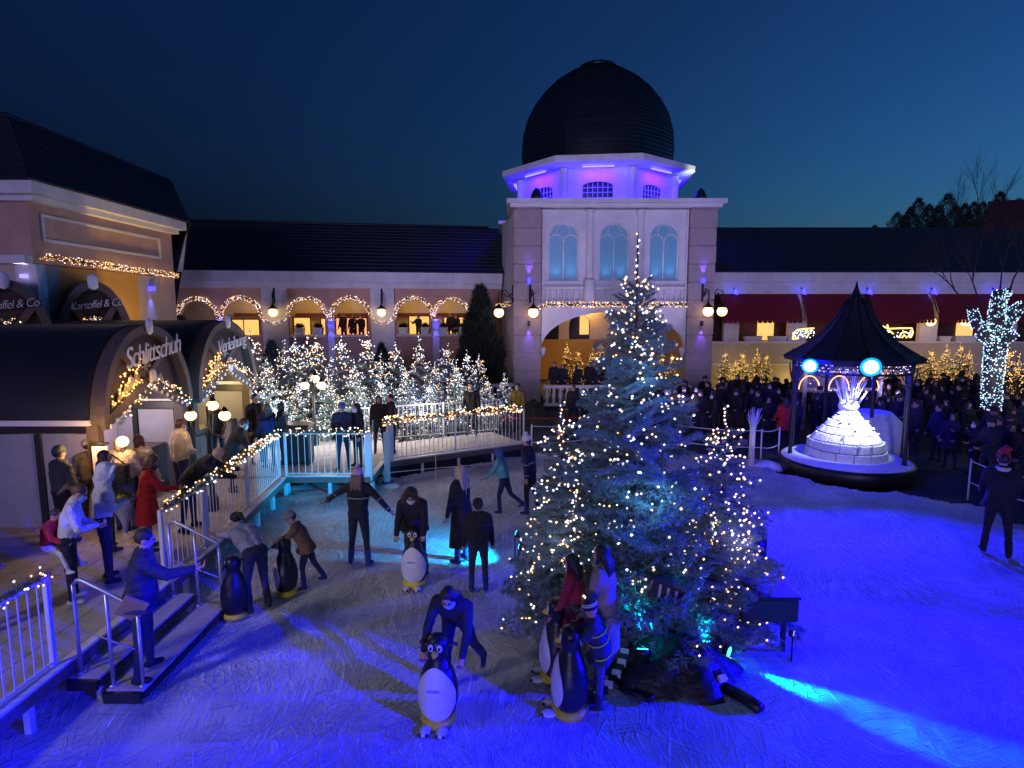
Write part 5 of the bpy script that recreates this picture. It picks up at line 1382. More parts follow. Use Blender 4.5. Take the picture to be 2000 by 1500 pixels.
# snow floor inside
m = MB()
prof = [(GR - 0.03, GZ + 0.002), (GR - 0.12, GZ + 0.06), (1.3, GZ + 0.10), (0.6, GZ + 0.12), (0.01, GZ + 0.12)]
m.lathe(prof, 32, GC, cap=False); o = m.build('snow_floor', M_snow, gz)
CD = math.atan2(-GC.y, -GC.x)
np_ = 6
pa = [CD + R(a) for a in (-71, 71, 108, 155, 205, 252)]
posts = [GC + Vector((1.42 * math.cos(a), 1.42 * math.sin(a), 0)) for a in pa]
RZ = 3.08
for k, q in enumerate(posts):
    m = MB(); m.lathe([(0.075, GZ), (0.05, GZ + 0.2), (0.05, RZ - 0.3), (0.08, RZ - 0.15), (0.08, RZ)], 10, q); m.build('post', M_black, gz)
    for s in (-1, 1):
        d = Vector((-math.sin(pa[k]), math.cos(pa[k]), 0)) * s
        m = MB(); pts = [q + Vector((0, 0, RZ - 0.62)) + d * (0.5 * math.sin(a)) + Vector((0, 0, 0.5 * (1 - math.cos(a)))) for a in [PI / 2 * i / 6 for i in range(7)]]
        m.tube(pts, 0.018, 5); m.build('bracket', M_black, gz)
NF = 12
fz = [GC + Vector((1.44 * math.cos(CD + R(15 + 30 * k)), 1.44 * math.sin(CD + R(15 + 30 * k)), 0)) for k in range(NF)]
for k in range(NF):
    q = fz[k]; q2 = fz[(k + 1) % NF]
    for z in (RZ, RZ - 0.26):
        m = MB(); m.bar(q + Vector((0, 0, z)), q2 + Vector((0, 0, z)), 0.05, 0.05); m.build('frieze_rail', M_black, gz)
    m = MB(); nl = 5
    for i in range(nl):
        a = q.lerp(q2, i / nl); b = q.lerp(q2, (i + 1) / nl)
        m.bar(a + Vector((0, 0, RZ - 0.24)), b + Vector((0, 0, RZ - 0.02)), 0.012, 0.015); m.bar(b + Vector((0, 0, RZ - 0.24)), a + Vector((0, 0, RZ - 0.02)), 0.012, 0.015)
    m.build('lattice', M_black, gz)
    Pn = [q.lerp(q2, random.random()) * 1.0 + Vector((random.uniform(-.02, .02), random.uniform(-.03, .03), RZ - random.choice([0.05, 0.20, 0.13]))) - GC for i in range(26)]
    o = put('fairy_lights', bulbs_mesh('fairy_lights', Pn, 0.012, [M_bw, M_violetled, M_bww], (0.35, 0.45, 0.2)), gz); o['kind'] = 'stuff'
# roof: concave six sided, with visible ribs
ra_ = [CD + R(15 + 30 * k) for k in range(NF)]
def ring(rr, z): return [(GC.x + rr * math.cos(a), GC.y + rr * math.sin(a), z) for a in ra_]
rp = [(1.68, 3.10), (1.70, 3.18), (1.38, 3.36), (1.03, 3.60), (0.72, 3.90), (0.46, 4.26), (0.28, 4.60), (0.16, 4.74)]
for k in range(NF):
    m = MB(); V_ = []; F_ = []; N_ = 4
    for rr, z in rp:
        a = ring(rr, z)[k]; b = ring(rr, z)[(k + 1) % NF]
        V_ += [tuple(Vector(a).lerp(Vector(b), j / N_)) for j in range(N_ + 1)]
    for i in range(len(rp) - 1):
        for j in range(N_): q0 = i * (N_ + 1) + j; F_.append((q0, q0 + 1, q0 + N_ + 2, q0 + N_ + 1))
    m.add(V_, F_, False); m.build('roof_panel', mat('gazebo_roof', (0.020, 0.022, 0.035), 0.45, noise=0.2, nscale=5, bump=0.2), gz)
    m = MB(); m.tube([(ring(rr + 0.01, z + 0.01)[k]) for rr, z in rp[1:]], 0.03, 5); m.build('roof_rib', M_black, gz)
m = MB(); m.lathe([(0.22, 4.70), (0.20, 4.76), (0.12, 4.80), (0.10, 4.90), (0.05, 5.02), (0.012, 5.2)], 10, (GC.x, GC.y, 0)); m.build('finial', M_black, gz)
# igloo of snow blocks
IG = Vector((GC.x - 0.05, GC.y - 0.1, GZ + 0.08))
ig = empty('igloo', IG, 'glowing cone shaped igloo of snow blocks with icicles on top, inside the gazebo', 'igloo')
rings_ = [(1.02, 0.0, 0.24), (0.97, 0.25, 0.22), (0.88, 0.48, 0.19), (0.72, 0.68, 0.17), (0.56, 0.86, 0.16), (0.41, 1.03, 0.14), (0.29, 1.18, 0.12)]
for ri, (rr, z, hh) in enumerate(rings_):
    nbk = max(6, int(2 * PI * rr / 0.42)); r1 = rings_[ri + 1][0] if ri + 1 < len(rings_) else 0.18
    for k in range(nbk):
        a = 2 * PI * (k + 0.5 * (ri % 2)) / nbk; w = 2 * PI / nbk * 0.485; j = random.uniform(-0.02, 0.02)
        V_ = []
        for (r_, zz) in ((rr + j, z), (r1 + 0.02 + j + (0.03 if ri in (1,) else 0), z + hh - 0.006)):
            for aa in (a - w, a - w * 0.3, a + w * 0.3, a + w):
                V_.append((r_ * math.cos(aa), r_ * math.sin(aa), zz))
            for aa in (a + w, a - w): V_.append(((r_ - 0.16) * math.cos(aa), (r_ - 0.16) * math.sin(aa), zz))
        m = MB(); m.add(V_, [(0, 1, 2, 3, 4, 5)[::-1], (6, 7, 8, 9, 10, 11)] + [(i, (i + 1) % 6, 6 + (i + 1) % 6, 6 + i) for i in range(6)])
        bevel(put('snow_block', m.mesh('snow_block', M_snow), ig), 0.022, 2)
    for k in range(nbk // 2 if ri in (1, 2, 3, 4) else 0):
        a = random.random() * 2 * PI; m = MB(); m.ball((r1 * math.cos(a) + 0.06 * math.cos(a), r1 * math.sin(a) + 0.06 * math.sin(a), z + hh * 0.9), random.uniform(0.03, 0.055), 7, 5); put('snow_lump', m.mesh('snow_lump', M_snow), ig)
m = MB(); m.lathe([(0.92, 0.0), (0.80, 0.45), (0.22, 1.24), (0.01, 1.29)], 20); put('core', m.mesh('core', M_snow), ig)
m = MB(); m.lathe([(0.22, 1.27), (0.26, 1.40), (0.22, 1.52), (0.1, 1.56)], 12); put('ice_crown', m.mesh('ice_crown', M_clearice), ig)
for k in range(26):
    a = random.random() * 2 * PI; rr = random.uniform(0.05, 0.25); L = random.uniform(0.25, 0.75); tl = random.uniform(0.1, 0.55)
    m = MB(); b = Vector((rr * math.cos(a), rr * math.sin(a), 1.5)); m.tube([b, b + Vector((math.cos(a) * tl * 0.6, math.sin(a) * tl * 0.6, L))], [0.025, 0.006], 5); put('icicle', m.mesh('icicle', M_clearice), ig)
lamp('SPOT', (GC.x + 0.1, GC.y - 1.1, 2.95), 800, (0.80, 0.84, 1.0), 0.06, (GC.x - 0.05, GC.y - 0.2, 1.15), 58, 0.9, 'igloo_spot')
lamp('POINT', (GC.x, GC.y - 1.3, 2.5), 14, (0.22, 0.12, 1.0), 0.2, name='gazebo_fill_lamp')
# second, smaller igloo behind
t = empty('snow_igloo', (10.7, 17.2, 0.2), 'dim smaller snow dome behind the glowing igloo', 'igloo')
m = MB(); m.lathe([(0.95, 0.0), (0.92, 0.5), (0.75, 1.0), (0.5, 1.25), (0.45, 1.28), (0.01, 1.3)], 22); o = put('snow_shell', m.mesh('snow_shell', M_snow), t)
m = MB(); m.lathe([(1.1, -0.2), (1.1, 0.0)], 22); put('base', m.mesh('base', M_blackcloth), t)
# spotlights hanging under the gazebo eave
for px, py, r_, lab in ((1582, 715, 0.15, 'blazing blue white spotlight under the left eave of the gazebo'), (1701, 717, 0.19, 'larger blazing blue white spotlight under the right eave of the gazebo')):
    p = at(px, py, 14.15)
    tf = floodlight(tuple(p), (2.2 if px < 1600 else 4.5, 3.0, 1.0), lab, M_floodlens, r_, stand=False, group='spotlights of the gazebo')
    dd = (Vector((2.2 if px < 1600 else 4.5, 3.0, 1.0)) - p).normalized()
    m = MB(); m.tube([p + dd * 0.001, p + dd * 0.006], [r_ * 1.22, r_ * 1.22], 18); m.build('glow_ring', mat('azure_glow_ring', (0, .4, 1), 0.4, emis=(0.0, 0.30, 1.0), estr=2.2), tf)  # glowing ring added to imitate the blue glare round the lens
    flood_lamp(tuple(p), (3.5 if px < 1600 else 6.5, 6.5, 0), 2600, (0.010, 0.0, 1.0), 96, 0.7, 0.1)
    lamp('POINT', (p.x, p.y + 0.9, p.z - 0.2), 110, (0.0, 0.0, 1.0), 0.2, name='blue_spill')
lamp('POINT', (10.4, 17.6, 2.3), 170, (0.0, 0.0, 1.0), 0.25, name='blue_spill')
lamp('POINT', (12.6, 16.4, 3.4), 12, (0.0, 0.0, 1.0), 0.25, name='blue_spill')
# brightly lit kiosk seen through the gazebo
t = empty('kiosk', (12.3, 21.8, 0), 'small kiosk outlined with lights seen through the gazebo', 'kiosk')
for x in (10.9, 12.3, 13.7):
    m = MB(); m.box(x - 0.06, x + 0.06, 21.7, 21.8, 0, 2.7); m.build('post', M_letter, t)
for z in (1.5, 2.15, 2.7):
    m = MB(); m.box(10.9, 13.7, 21.72, 21.79, z, z + 0.08); m.build('rail', M_letter, t)
m = MB(); m.box(10.9, 13.7, 22.6, 22.65, 1.3, 2.7); m.build('rear_panel', M_hutwall, t)
Pn = [(random.uniform(-1.5, 1.5), random.uniform(-0.2, 0.1), random.choice([1.5, 2.2, 2.75, random.uniform(1.4, 2.8)])) for i in range(170)]
o = put('fairy_lights', bulbs_mesh('fairy_lights', Pn, 0.018, [M_bw, M_bor, M_violetled], (0.3, 0.25, 0.45)), t); o['kind'] = 'stuff'
m = MB()
for k in range(3): m.tube([Vector((11.0 + 1.1 * k, 21.62, 1.55)) + Vector((0.38 * math.cos(a), 0, 0.5 * abs(math.sin(a)))) for a in [PI * i / 10 for i in range(11)]], 0.02, 5)
m.build('light_arc', M_bor, t)
# illuminated ornaments beyond
def ornament(pts_list, Y, label):
    q = at(*pts_list[0][0], Y); t = empty('light_ornament', (q.x, Y, 0), label, 'light ornament', 'golden light tube ornaments on the parapet')
    for pl in pts_list:
        m = MB(); m.tube([at(a, b, Y) for a, b in pl], 0.035, 5); m.build('light_tube', M_bgold, t)
    m = MB(); m.bar(Vector((q.x, Y + 0.03, 2.7)), Vector((at(*pts_list[0][-1], Y).x, Y + 0.03, 2.7)), 0.04, 0.04); m.tube([(q.x + 0.1, Y + 0.04, 0), (q.x + 0.1, Y + 0.04, 2.7)], 0.03, 5); m.build('frame', M_black, t)
    P0 = [np.array(at(random.uniform(min(a for a, b in pts_list[0]), max(a for a, b in pts_list[0])), random.uniform(645, 660), Y)) - np.array((q.x, Y, 0)) for i in range(40)]
    o = put('fairy_lights', bulbs_mesh('fairy_lights', P0, 0.03, [M_bw]), t); o['kind'] = 'stuff'
ornament([[(1548, 662), (1551, 650), (1558, 644), (1572, 642), (1590, 641)], [(1548, 662), (1560, 661)], [(1575, 642), (1580, 652), (1575, 660)]], 27.0, 'golden light ornament left of the gazebo roof')
ornament([[(1714, 630), (1722, 636), (1736, 642), (1760, 641), (1781, 641), (1783, 650), (1779, 659)], [(1733, 634), (1736, 645), (1745, 652)], [(1757, 660), (1760, 651), (1768, 648), (1776, 652), (1777, 660)], [(1762, 660), (1766, 654), (1771, 660)]], 27.0, 'golden light ornament with curls right of the gazebo roof')

# rope fences
def rope_fence(pts, label, z=(0.45, 0.95), group='white rope fences round the rink'):
    t = empty('rope_fence', (pts[0][0], pts[0][1], 0), label, 'fence', group)
    for p in pts:
        m = MB(); m.tube([(p[0], p[1], 0), (p[0], p[1], z[-1] + 0.05)], 0.022, 6); m.build('post', M_letter, t)
    for zz in z:
        m = MB(); pp = []
        for a, b in zip(pts, pts[1:]):
            for i in range(6): f_ = i / 6; pp.append((a[0] + (b[0] - a[0]) * f_, a[1] + (b[1] - a[1]) * f_, zz - 0.06 * 4 * f_ * (1 - f_)))
        pp.append((pts[-1][0], pts[-1][1], zz)); m.tube(pp, 0.014, 5); m.build('rope', M_letter, t)
rope_fence([(4.9, 17.9), (7.3, 16.9), (8.0, 17.3)], 'white rope fence left of the gazebo')
rope_fence([(0.6, 17.6), (2.6, 18.2), (4.9, 17.9)], 'white rope fence behind the tree group')
rope_fence([(10.7, 13.4), (10.85, 11.9), (10.5, 10.4), (10.9, 8.6), (12.4, 7.0)], 'white rope fence running right of the gazebo towards the camera')
t = empty('barrier_tape', (1.0, 19.4, 0), 'red barrier tape stretched behind the tree group', 'tape')
m = MB(); m.tube([(-0.4, 18.9, 0.95), (1.5, 19.2, 0.90), (3.5, 19.5, 0.93), (5.5, 19.3, 0.88)], 0.02, 4); m.build('tape', M_red, t)
for x, y in ((-0.4, 18.9), (5.5, 19.3)):
    m = MB(); m.tube([(x, y, 0), (x, y, 1.0)], 0.025, 6); m.build('post', M_black, t)
# black plinth of snow border right
# willow bundle
p = G(1468, 900); p = Vector((7.0, 16.2, 0))
p = at(1468, 885, 16.4)
t = empty('willow_bundle', (p.x, 16.4, 0), 'frosted bundle of willow rods standing by the rope fence', 'decoration')
for k in range(26):
    a = random.random() * 6.28; m = MB(); s = random.uniform(0.03, 0.07); e = random.uniform(0.10, 0.26)
    m.tube([(p.x + s * math.cos(a), 16.4 + s * math.sin(a), 0), (p.x + s * math.cos(a), 16.4 + s * math.sin(a), 1.1), (p.x + e * math.cos(a), 16.4 + e * math.sin(a), random.uniform(1.45, 1.75))], [0.02, 0.016, 0.006], 4); m.build('rod', M_letter, t)
lamp('SPOT', (p.x, 15.7, 0.2), 8, (0.7, 0.6, 1), 0.05, (p.x, 16.4, 1.4), 60, 0.8, 'bundle_lamp')

# ------------------------------------------------------------------ gear at the tree foot
t = empty('tarpaulin_mound', (1.98, 6.72, 0), 'black tarpaulin draped over the stand in front of the tree foot', 'tarpaulin')
V = []; F = []; n_ = 36; m_ = 12
for i in range(m_ + 1):
    f_ = i / m_
    for k in range(n_):
        a = 2 * PI * k / n_; w = 1 + 0.10 * math.sin(5 * a + 1) + 0.07 * math.sin(9 * a) * f_ + 0.05 * math.sin(17 * a)
        V.append((0.78 * f_ * w * math.cos(a), 0.55 * f_ * w * math.sin(a), 0.50 * (1 - f_ ** 1.9) + 0.05 * math.sin(4 * a + 6 * f_) * f_ * (1 - f_) * 3))
for i in range(m_):
    for k in range(n_): F.append((i * n_ + k, i * n_ + (k + 1) % n_, (i + 1) * n_ + (k + 1) % n_, (i + 1) * n_ + k))
put('tarpaulin', mesh_np('tarpaulin', V, F, M_blackcloth, smooth=True), t)
t = empty('black_box', (3.45, 7.35, 0), 'long black equipment case with a lid sticking out of the firs to the right', 'case')
m = MB(); m.box(2.90, 3.62, 7.02, 7.42, 0.50, 0.80); bevel(m.build('case', M_black, t), 0.015)
m = MB(); m.box(2.88, 3.64, 7.00, 7.44, 0.804, 0.84); bevel(m.build('lid', M_black, t), 0.015)
for x in (2.98, 3.50):
    m = MB(); m.box(x, x + 0.05, 7.18, 7.23, -0.02, 0.495); m.build('leg', M_black, t)
floodlight((3.55, 7.0, 0.36), (5.5, 6.0, 0.0), 'small violet floodlight below the black case', M_violetled, 0.05)
p = G(1295, 1185, 0.75)
t = empty('vented_box', (1.92, 6.95, 0), 'tilted black box with three white slots in front of the trunk', 'box')
m = MB(); m.bar((1.64, 6.64, 1.18), (2.00, 6.58, 1.04), 0.14, 0.24); bevel(m.build('housing', M_black, t), 0.012)
for k in range(3):
    c = Vector((1.72 + 0.09 * k, 6.552 - 0.015 * k, 1.148 - 0.035 * k)); m = MB(); m.bar(c + Vector((0, 0, -0.085)), c + Vector((0.02, 0, 0.085)), 0.03, 0.012); m.build('slot', M_steelpaint, t)
m = MB(); m.tube([(1.85, 6.66, 0), (1.85, 6.66, 1.02)], 0.025, 6); m.build('stand', M_black, t)
t = empty('speaker', (3.45, 8.2, 0), 'small dark loudspeaker half hidden in the right fir', 'speaker')
m = MB(); m.box(3.3, 3.62, 8.0, 8.25, 0.9, 1.3); bevel(m.build('cabinet', M_black, t), 0.02)
m = MB(); m.tube([(3.46, 8.12, 0), (3.46, 8.12, 0.9)], 0.02, 6); m.build('stand', M_black, t)
m = MB(); m.tube([(3.46, 7.99, 1.1), (3.46, 7.985, 1.1)], 0.11, 14); m.build('cone', M_blackcloth, t)
for x0, y0, sg, lab in ((1.38, 6.45, -1, 'striped cable ramp left of the tarpaulin'), (2.30, 6.35, 1, 'striped cable ramp right of the tarpaulin')):
    t = empty('cable_ramp', (x0, y0, 0), lab, 'cable ramp', 'striped cable ramps')
    for k in range(10 if sg < 0 else 5):
        a0 = k / 10; x = x0 + sg * 0.02 * k + sg * 0.012 * k * k * 0.3; y = y0 + 0.30 - 0.06 * k
        z = 0.30 - 0.03 * k
        m = MB(); m.bar((x, y, max(z, 0.03)), (x + sg * 0.02, y - 0.055, max(z - 0.03, 0.03)), 0.10, 0.05); m.build('segment', M_black if k % 2 else M_letter, t)
for k, (pts, lab) in enumerate((([(2.4, 6.5, 0.03), (2.65, 6.2, 0.04), (2.75, 6.02, 0.04)], 'thick black hose end on the ice right of the tarpaulin'), ([(1.7, 6.4, 0.04), (1.55, 6.15, 0.04), (1.35, 6.3, 0.04), (1.2, 6.6, 0.04)], 'looping black cable on the ice left of the tarpaulin'))):
    t = empty('cable', pts[0], lab, 'cable'); m = MB(); m.tube(pts, 0.07 if k == 0 else 0.025, 8); m.build('sheath', M_black, t)

# added floodlights, hidden behind the rink, to brighten the facades
for (x, y, tx, ty, tz, e, lab) in ((5.6, 19.2, 4.8, 28, 6.8, 1050, 'added fill floodlight behind the tree group washing the tower'), (-3.2, 20.4, -6.5, 31.5, 5.5, 650, 'added fill floodlight behind the right part of the grove washing the arcade'), (-9.8, 21.0, -13.0, 31, 5.5, 500, 'added fill floodlight behind the left part of the grove washing the arcade'), (13.4, 20.4, 14.5, 32, 6.0, 500, 'added fill floodlight in the crowd washing the right wing'), (-6.4, 17.2, -12.1, 18.2, 6.6, 420, 'added fill floodlight beside the second hut washing the left building')):
    floodlight((x, y, 0.5), (tx, ty, tz), lab, M_violetled, 0.12, group='added facade floodlights')
    flood_lamp((x, y, 0.5), (tx, ty, tz), e * 1.6, (1.0, 0.72, 0.62) if 'left building' in lab else (0.52, 0.44, 1.0), 92, 0.9, 0.12)
# ------------------------------------------------------------------ people
def ldir(a, b, side):
    """limb direction: a forward pitch from straight down, b sideways, degrees"""
    a, b = R(a), R(b); return Vector((side * math.sin(b), math.sin(a) * math.cos(b), -math.cos(a) * math.cos(b)))
def voxel_mesh(name, prims, voxel, mats, keys, smooth=3, limit=None):
    """prims: ('c', p0, p1, r0, r1, key) tapered capsule or ('e', c, (rx,ry,rz), key [, rot]) ellipsoid"""
    m = MB()
    for q in prims:
        if q[0] == 'c':
            p0, p1, r0, r1 = Vector(q[1]), Vector(q[2]), q[3], q[4]
            d = (p1 - p0); L = d.length; d = d / L if L > 1e-6 else Vector((0, 0, 1))
            pts = []; rs = []
            for t in (1.0, 0.85, 0.5, 0.0): pts.append(p0 - d * r0 * t); rs.append(max(0.004, r0 * math.sqrt(max(0, 1 - t * t))))
            for t in (0.0, 0.5, 0.85, 1.0): pts.append(p1 + d * r1 * t); rs.append(max(0.004, r1 * math.sqrt(max(0, 1 - t * t))))
            m.tube(pts, rs, 12)
        else:
            i0 = len(m.v); m.ball((0, 0, 0), 1.0, 14, 10)
            rot = q[4] if len(q) > 4 else Matrix.Identity(3)
            for i in range(i0, len(m.v)):
                v = Vector(m.v[i]); v = rot @ Vector((v.x * q[2][0], v.y * q[2][1], v.z * q[2][2])) + Vector(q[1]); m.v[i] = tuple(v)
    me = bpy.data.meshes.new('tmp'); me.from_pydata(m.v, [], m.f); me.update()
    o = bpy.data.objects.new('tmp', me); COL.objects.link(o)
    rm = o.modifiers.new('r', 'REMESH'); rm.mode = 'VOXEL'; rm.voxel_size = voxel; rm.use_smooth_shade = True
    s = o.modifiers.new('s', 'SMOOTH'); s.iterations = smooth; s.factor = 0.5
    dg = bpy.context.evaluated_depsgraph_get(); dg.update()
    out = bpy.data.meshes.new_from_object(o.evaluated_get(dg)); out.name = name
    bpy.data.objects.remove(o); bpy.data.meshes.remove(me)
    for x in mats: 
        out.materials.append(x)
    nf = len(out.polygons)
    if nf and len(mats) > 1:
        C = np.zeros(nf * 3); out.polygons.foreach_get('center', C); C = C.reshape(-1, 3)
        best = np.full(nf, 1e9); mi = np.zeros(nf, int)
        for q in prims:
            if q[0] == 'c':
                p0 = np.array(q[1]); p1 = np.array(q[2]); d = p1 - p0; L2 = max(1e-9, d @ d)
                t = np.clip((C - p0) @ d / L2, 0, 1); dist = np.linalg.norm(C - (p0 + t[:, None] * d), axis=1) - (q[3] + (q[4] - q[3]) * t); k = q[5]
            else:
                rot = np.array(q[4]) if len(q) > 4 else np.eye(3)
                loc = (C - np.array(q[1])) @ rot; sc = np.array(q[2]); dist = (np.linalg.norm(loc / sc, axis=1) - 1) * min(sc); k = q[3]
            w = dist < best; best[w] = dist[w]; mi[w] = keys[k]
        out.polygons.foreach_set('material_index', mi.astype(np.int32))
    out.polygons.foreach_set('use_smooth', np.ones(nf, bool)); out.update()
    return out
def hand_mesh(curl=0.6, side=1):
    """palm along -z from the wrist, thumb on the side; fingers curl towards +y"""
    m = MB(); m.ball((0, 0, -0.045), 1, 10, 6, (0.040, 0.018, 0.052))
    for i, (x, L) in enumerate(((-0.028, 0.062), (-0.010, 0.072), (0.009, 0.068), (0.027, 0.052))):
        p = Vector((x, 0, -0.085)); pts = [p]; a = 0.15
        for s_ in (0.42, 0.32, 0.26):
            a += curl * 0.75; p = p + Vector((x * 0.06, math.sin(a), -math.cos(a))) * L * s_; pts.append(p)
        m.tube(pts, [0.0092, 0.0088, 0.008, 0.006], 6)
    p = Vector((-side * 0.034, 0.004, -0.035))
    m.tube([p, p + Vector((-side * 0.024, 0.014, -0.022)), p + Vector((-side * 0.028, 0.030, -0.045))], [0.012, 0.010, 0.007], 6)
    return m

def person(loc, yaw, label, h=1.72, lean=4, side=0, head=(0, 0), arms=((8, 10, 20, 6), (8, 10, 20, 6)), legs=((2, 4, 0, 2), (2, 4, 0, 2)),
           top=(0.03, 0.03, 0.04), bot=(0.02, 0.02, 0.035), shoe=(0.02, 0.02, 0.03), skin=None, puff=1.0, hair='short', hairc=(0.03, 0.02, 0.015), hat=None, hatc=(0.3, 0.3, 0.32),
           coat=0.0, mask=None, skates=False, hood=None, gloves=None, group=None, voxel=0.019, fur=None, beard=None, twist=0, extra=None, boots=0.0, child=1.0, z_off=0.0, hands=True):
    s = h / 1.74
    t = empty('person', loc, label, 'person', group, rz=R(yaw))
    Ls, Rt = -1, 1
    pel = Vector((0, 0, 0.93)) * s
    ln = R(lean); sd = R(side)
    up = Vector((math.sin(sd), math.sin(ln) * math.cos(sd), math.cos(ln) * math.cos(sd)))
    rx = Vector((math.cos(R(twist)), math.sin(R(twist)), 0)); rx = (rx - up * rx.dot(up)).normalized()
    hx = Vector((1, 0, 0))
    chest = pel + up * 0.34 * s; shc = pel + up * 0.475 * s; neck = pel + up * 0.545 * s
    hp, hy = head
    hdir = Vector((0, math.sin(ln * 0.75 + R(hp)), math.cos(ln * 0.75 + R(hp))))
    hc = neck + hdir * 0.125 * s * child
    hs = s * (1.12 if child > 1 else 1.0)
    T_ = 'top'; prims = []
    pf = puff
    fx = rx.cross(up) * -1                                           # forward of the torso
    prims += [('c', pel + hx * 0.075 * s, pel - hx * 0.075 * s, 0.118 * s, 0.118 * s, 'bot'),
              ('c', pel + hx * 0.05 * s + up * 0.05 * s, chest + rx * 0.07 * s, 0.105 * s * pf, 0.118 * s * pf, T_),
              ('c', pel - hx * 0.05 * s + up * 0.05 * s, chest - rx * 0.07 * s, 0.105 * s * pf, 0.118 * s * pf, T_),
              ('c', chest + rx * 0.07 * s, shc + rx * 0.075 * s, 0.115 * s * pf, 0.085 * s * pf, T_),
              ('c', chest - rx * 0.07 * s, shc - rx * 0.075 * s, 0.115 * s * pf, 0.085 * s * pf, T_),
              ('c', shc + rx * 0.15 * s, shc - rx * 0.15 * s, 0.070 * s * pf, 0.070 * s * pf, T_),
              ('c', neck - up * 0.03 * s, neck + hdir * 0.06 * s, 0.056 * s, 0.052 * s, 'skin'),
              ('c', neck - up * 0.06 * s, neck - up * 0.005 * s, 0.085 * s, 0.072 * s, T_)]
    # head
    hr = (Matrix.Rotation(R(hy), 3, 'Z') @ Matrix.Rotation(-(ln * 0.75 + R(hp)) , 3, 'X'))
    hq = lambda x, y, z: hc + hr @ Vector((x, y, z)) * hs
    prims += [('e', hq(0, -0.008, 0.018), (0.078 * hs, 0.096 * hs, 0.098 * hs), 'skin', hr), ('e', hq(0, 0.022, -0.045), (0.056 * hs, 0.062 * hs, 0.062 * hs), 'skin', hr),
              ('c', hq(0, 0.086, 0.012), hq(0, 0.106, -0.016), 0.009 * hs, 0.014 * hs, 'skin')]
    for e in (-1, 1): prims.append(('e', hq(e * 0.080, -0.012, -0.005), (0.014 * hs, 0.022 * hs, 0.032 * hs), 'skin', hr))
    hands_ = []
    for sg, (a1, b1, a2, b2) in ((Ls, arms[0]), (Rt, arms[1])):
        sh = shc + rx * sg * 0.185 * s - up * 0.015 * s
        el = sh + ldir(a1, b1, sg) * 0.285 * s; wr = el + ldir(a2, b2, sg) * 0.245 * s
        prims += [('c', sh, el, 0.062 * s * pf, 0.050 * s * pf, T_), ('c', el, wr, 0.050 * s * pf, 0.038 * s * pf, T_),
                  ('c', wr, wr + ldir(a2, b2, sg) * 0.05 * s, 0.026 * s, 0.026 * s, 'hand')]
        hands_.append((wr + ldir(a2, b2, sg) * 0.02 * s, ldir(a2, b2, sg), sg))
    ank = []
    for sg, (a1, b1, a2, b2) in ((Ls, legs[0]), (Rt, legs[1])):
        hip = pel + hx * sg * 0.088 * s - Vector((0, 0, 0.02)) * s
        kn = hip + ldir(a1, b1, sg) * 0.425 * s; an = kn + ldir(a2, b2, sg) * 0.40 * s
        prims += [('c', hip, kn, 0.092 * s * (0.5 + 0.5 * pf), 0.063 * s, 'bot'), ('c', kn, an, 0.060 * s, 0.044 * s, 'bot')]
        if boots or skates:
            b0 = an + (kn - an) * (boots or 0.42); prims.append(('c', b0, an, 0.060 * s, 0.052 * s, 'shoe'))
        ank.append((an, sg, a2))
    fd = Vector((0, 1, 0))
    for an, sg, a2 in ank:
        f2 = Vector((sg * 0.25, math.cos(R(a2 * 0.5)), math.sin(R(a2 * 0.5)))).normalized()
        h0 = an - Vector((0, 0, 0.045 * s)) - f2 * 0.035 * s
        prims += [('c', h0, h0 + f2 * 0.15 * s, 0.042 * s, 0.036 * s, 'shoe')]
    low = min(min(q[1][2] - q[3], q[2][2] - q[4]) for q in prims if q[0] == 'c' and q[5] == 'shoe')
    bl = 0.03 * s if skates else 0.0
    dz = -low + bl + z_off
    sk_ = skin or M_skin
    mats = [clothm(top), clothm(bot), clothm(shoe), sk_, clothm(gloves) if gloves else sk_]
    keys = {'top': 0, 'bot': 1, 'shoe': 2, 'skin': 3, 'hand': 4}
    me = voxel_mesh('body', prims, voxel * max(0.7, min(1.0, s)), mats, keys)
    def add(name, mesh): 
        o = put(name, mesh, t); o.location = (0, 0, dz); return o
    add('body', me)
    for wr, d, sg in (hands_ if hands else []):
        hm = hand_mesh(0.7, sg); o = add('hand', hm.mesh('hand', mats[4])); 
        q_ = (-d).to_track_quat('Z', 'Y'); o.rotation_euler = q_.to_euler(); o.location = wr + Vector((0, 0, dz)); o.scale = (s, s, s)
    # eyes, brows
    if voxel < 0.025:
        for e in (-1, 1):
            m = MB(); m.ball((0, 0, 0), 0.0105 * hs, 8, 6); o = add('eye', m.mesh('eye', M_eye)); o.location = hq(e * 0.031, 0.083, 0.012) + Vector((0, 0, dz))
        if not mask:
            m = MB(); m.tube([hq(-0.022, 0.079, -0.050), hq(0, 0.087, -0.052), hq(0.022, 0.079, -0.050)], 0.005 * hs, 5); add('mouth', m.mesh('mouth', mat('lips', (0.30, 0.10, 0.09), 0.5)))
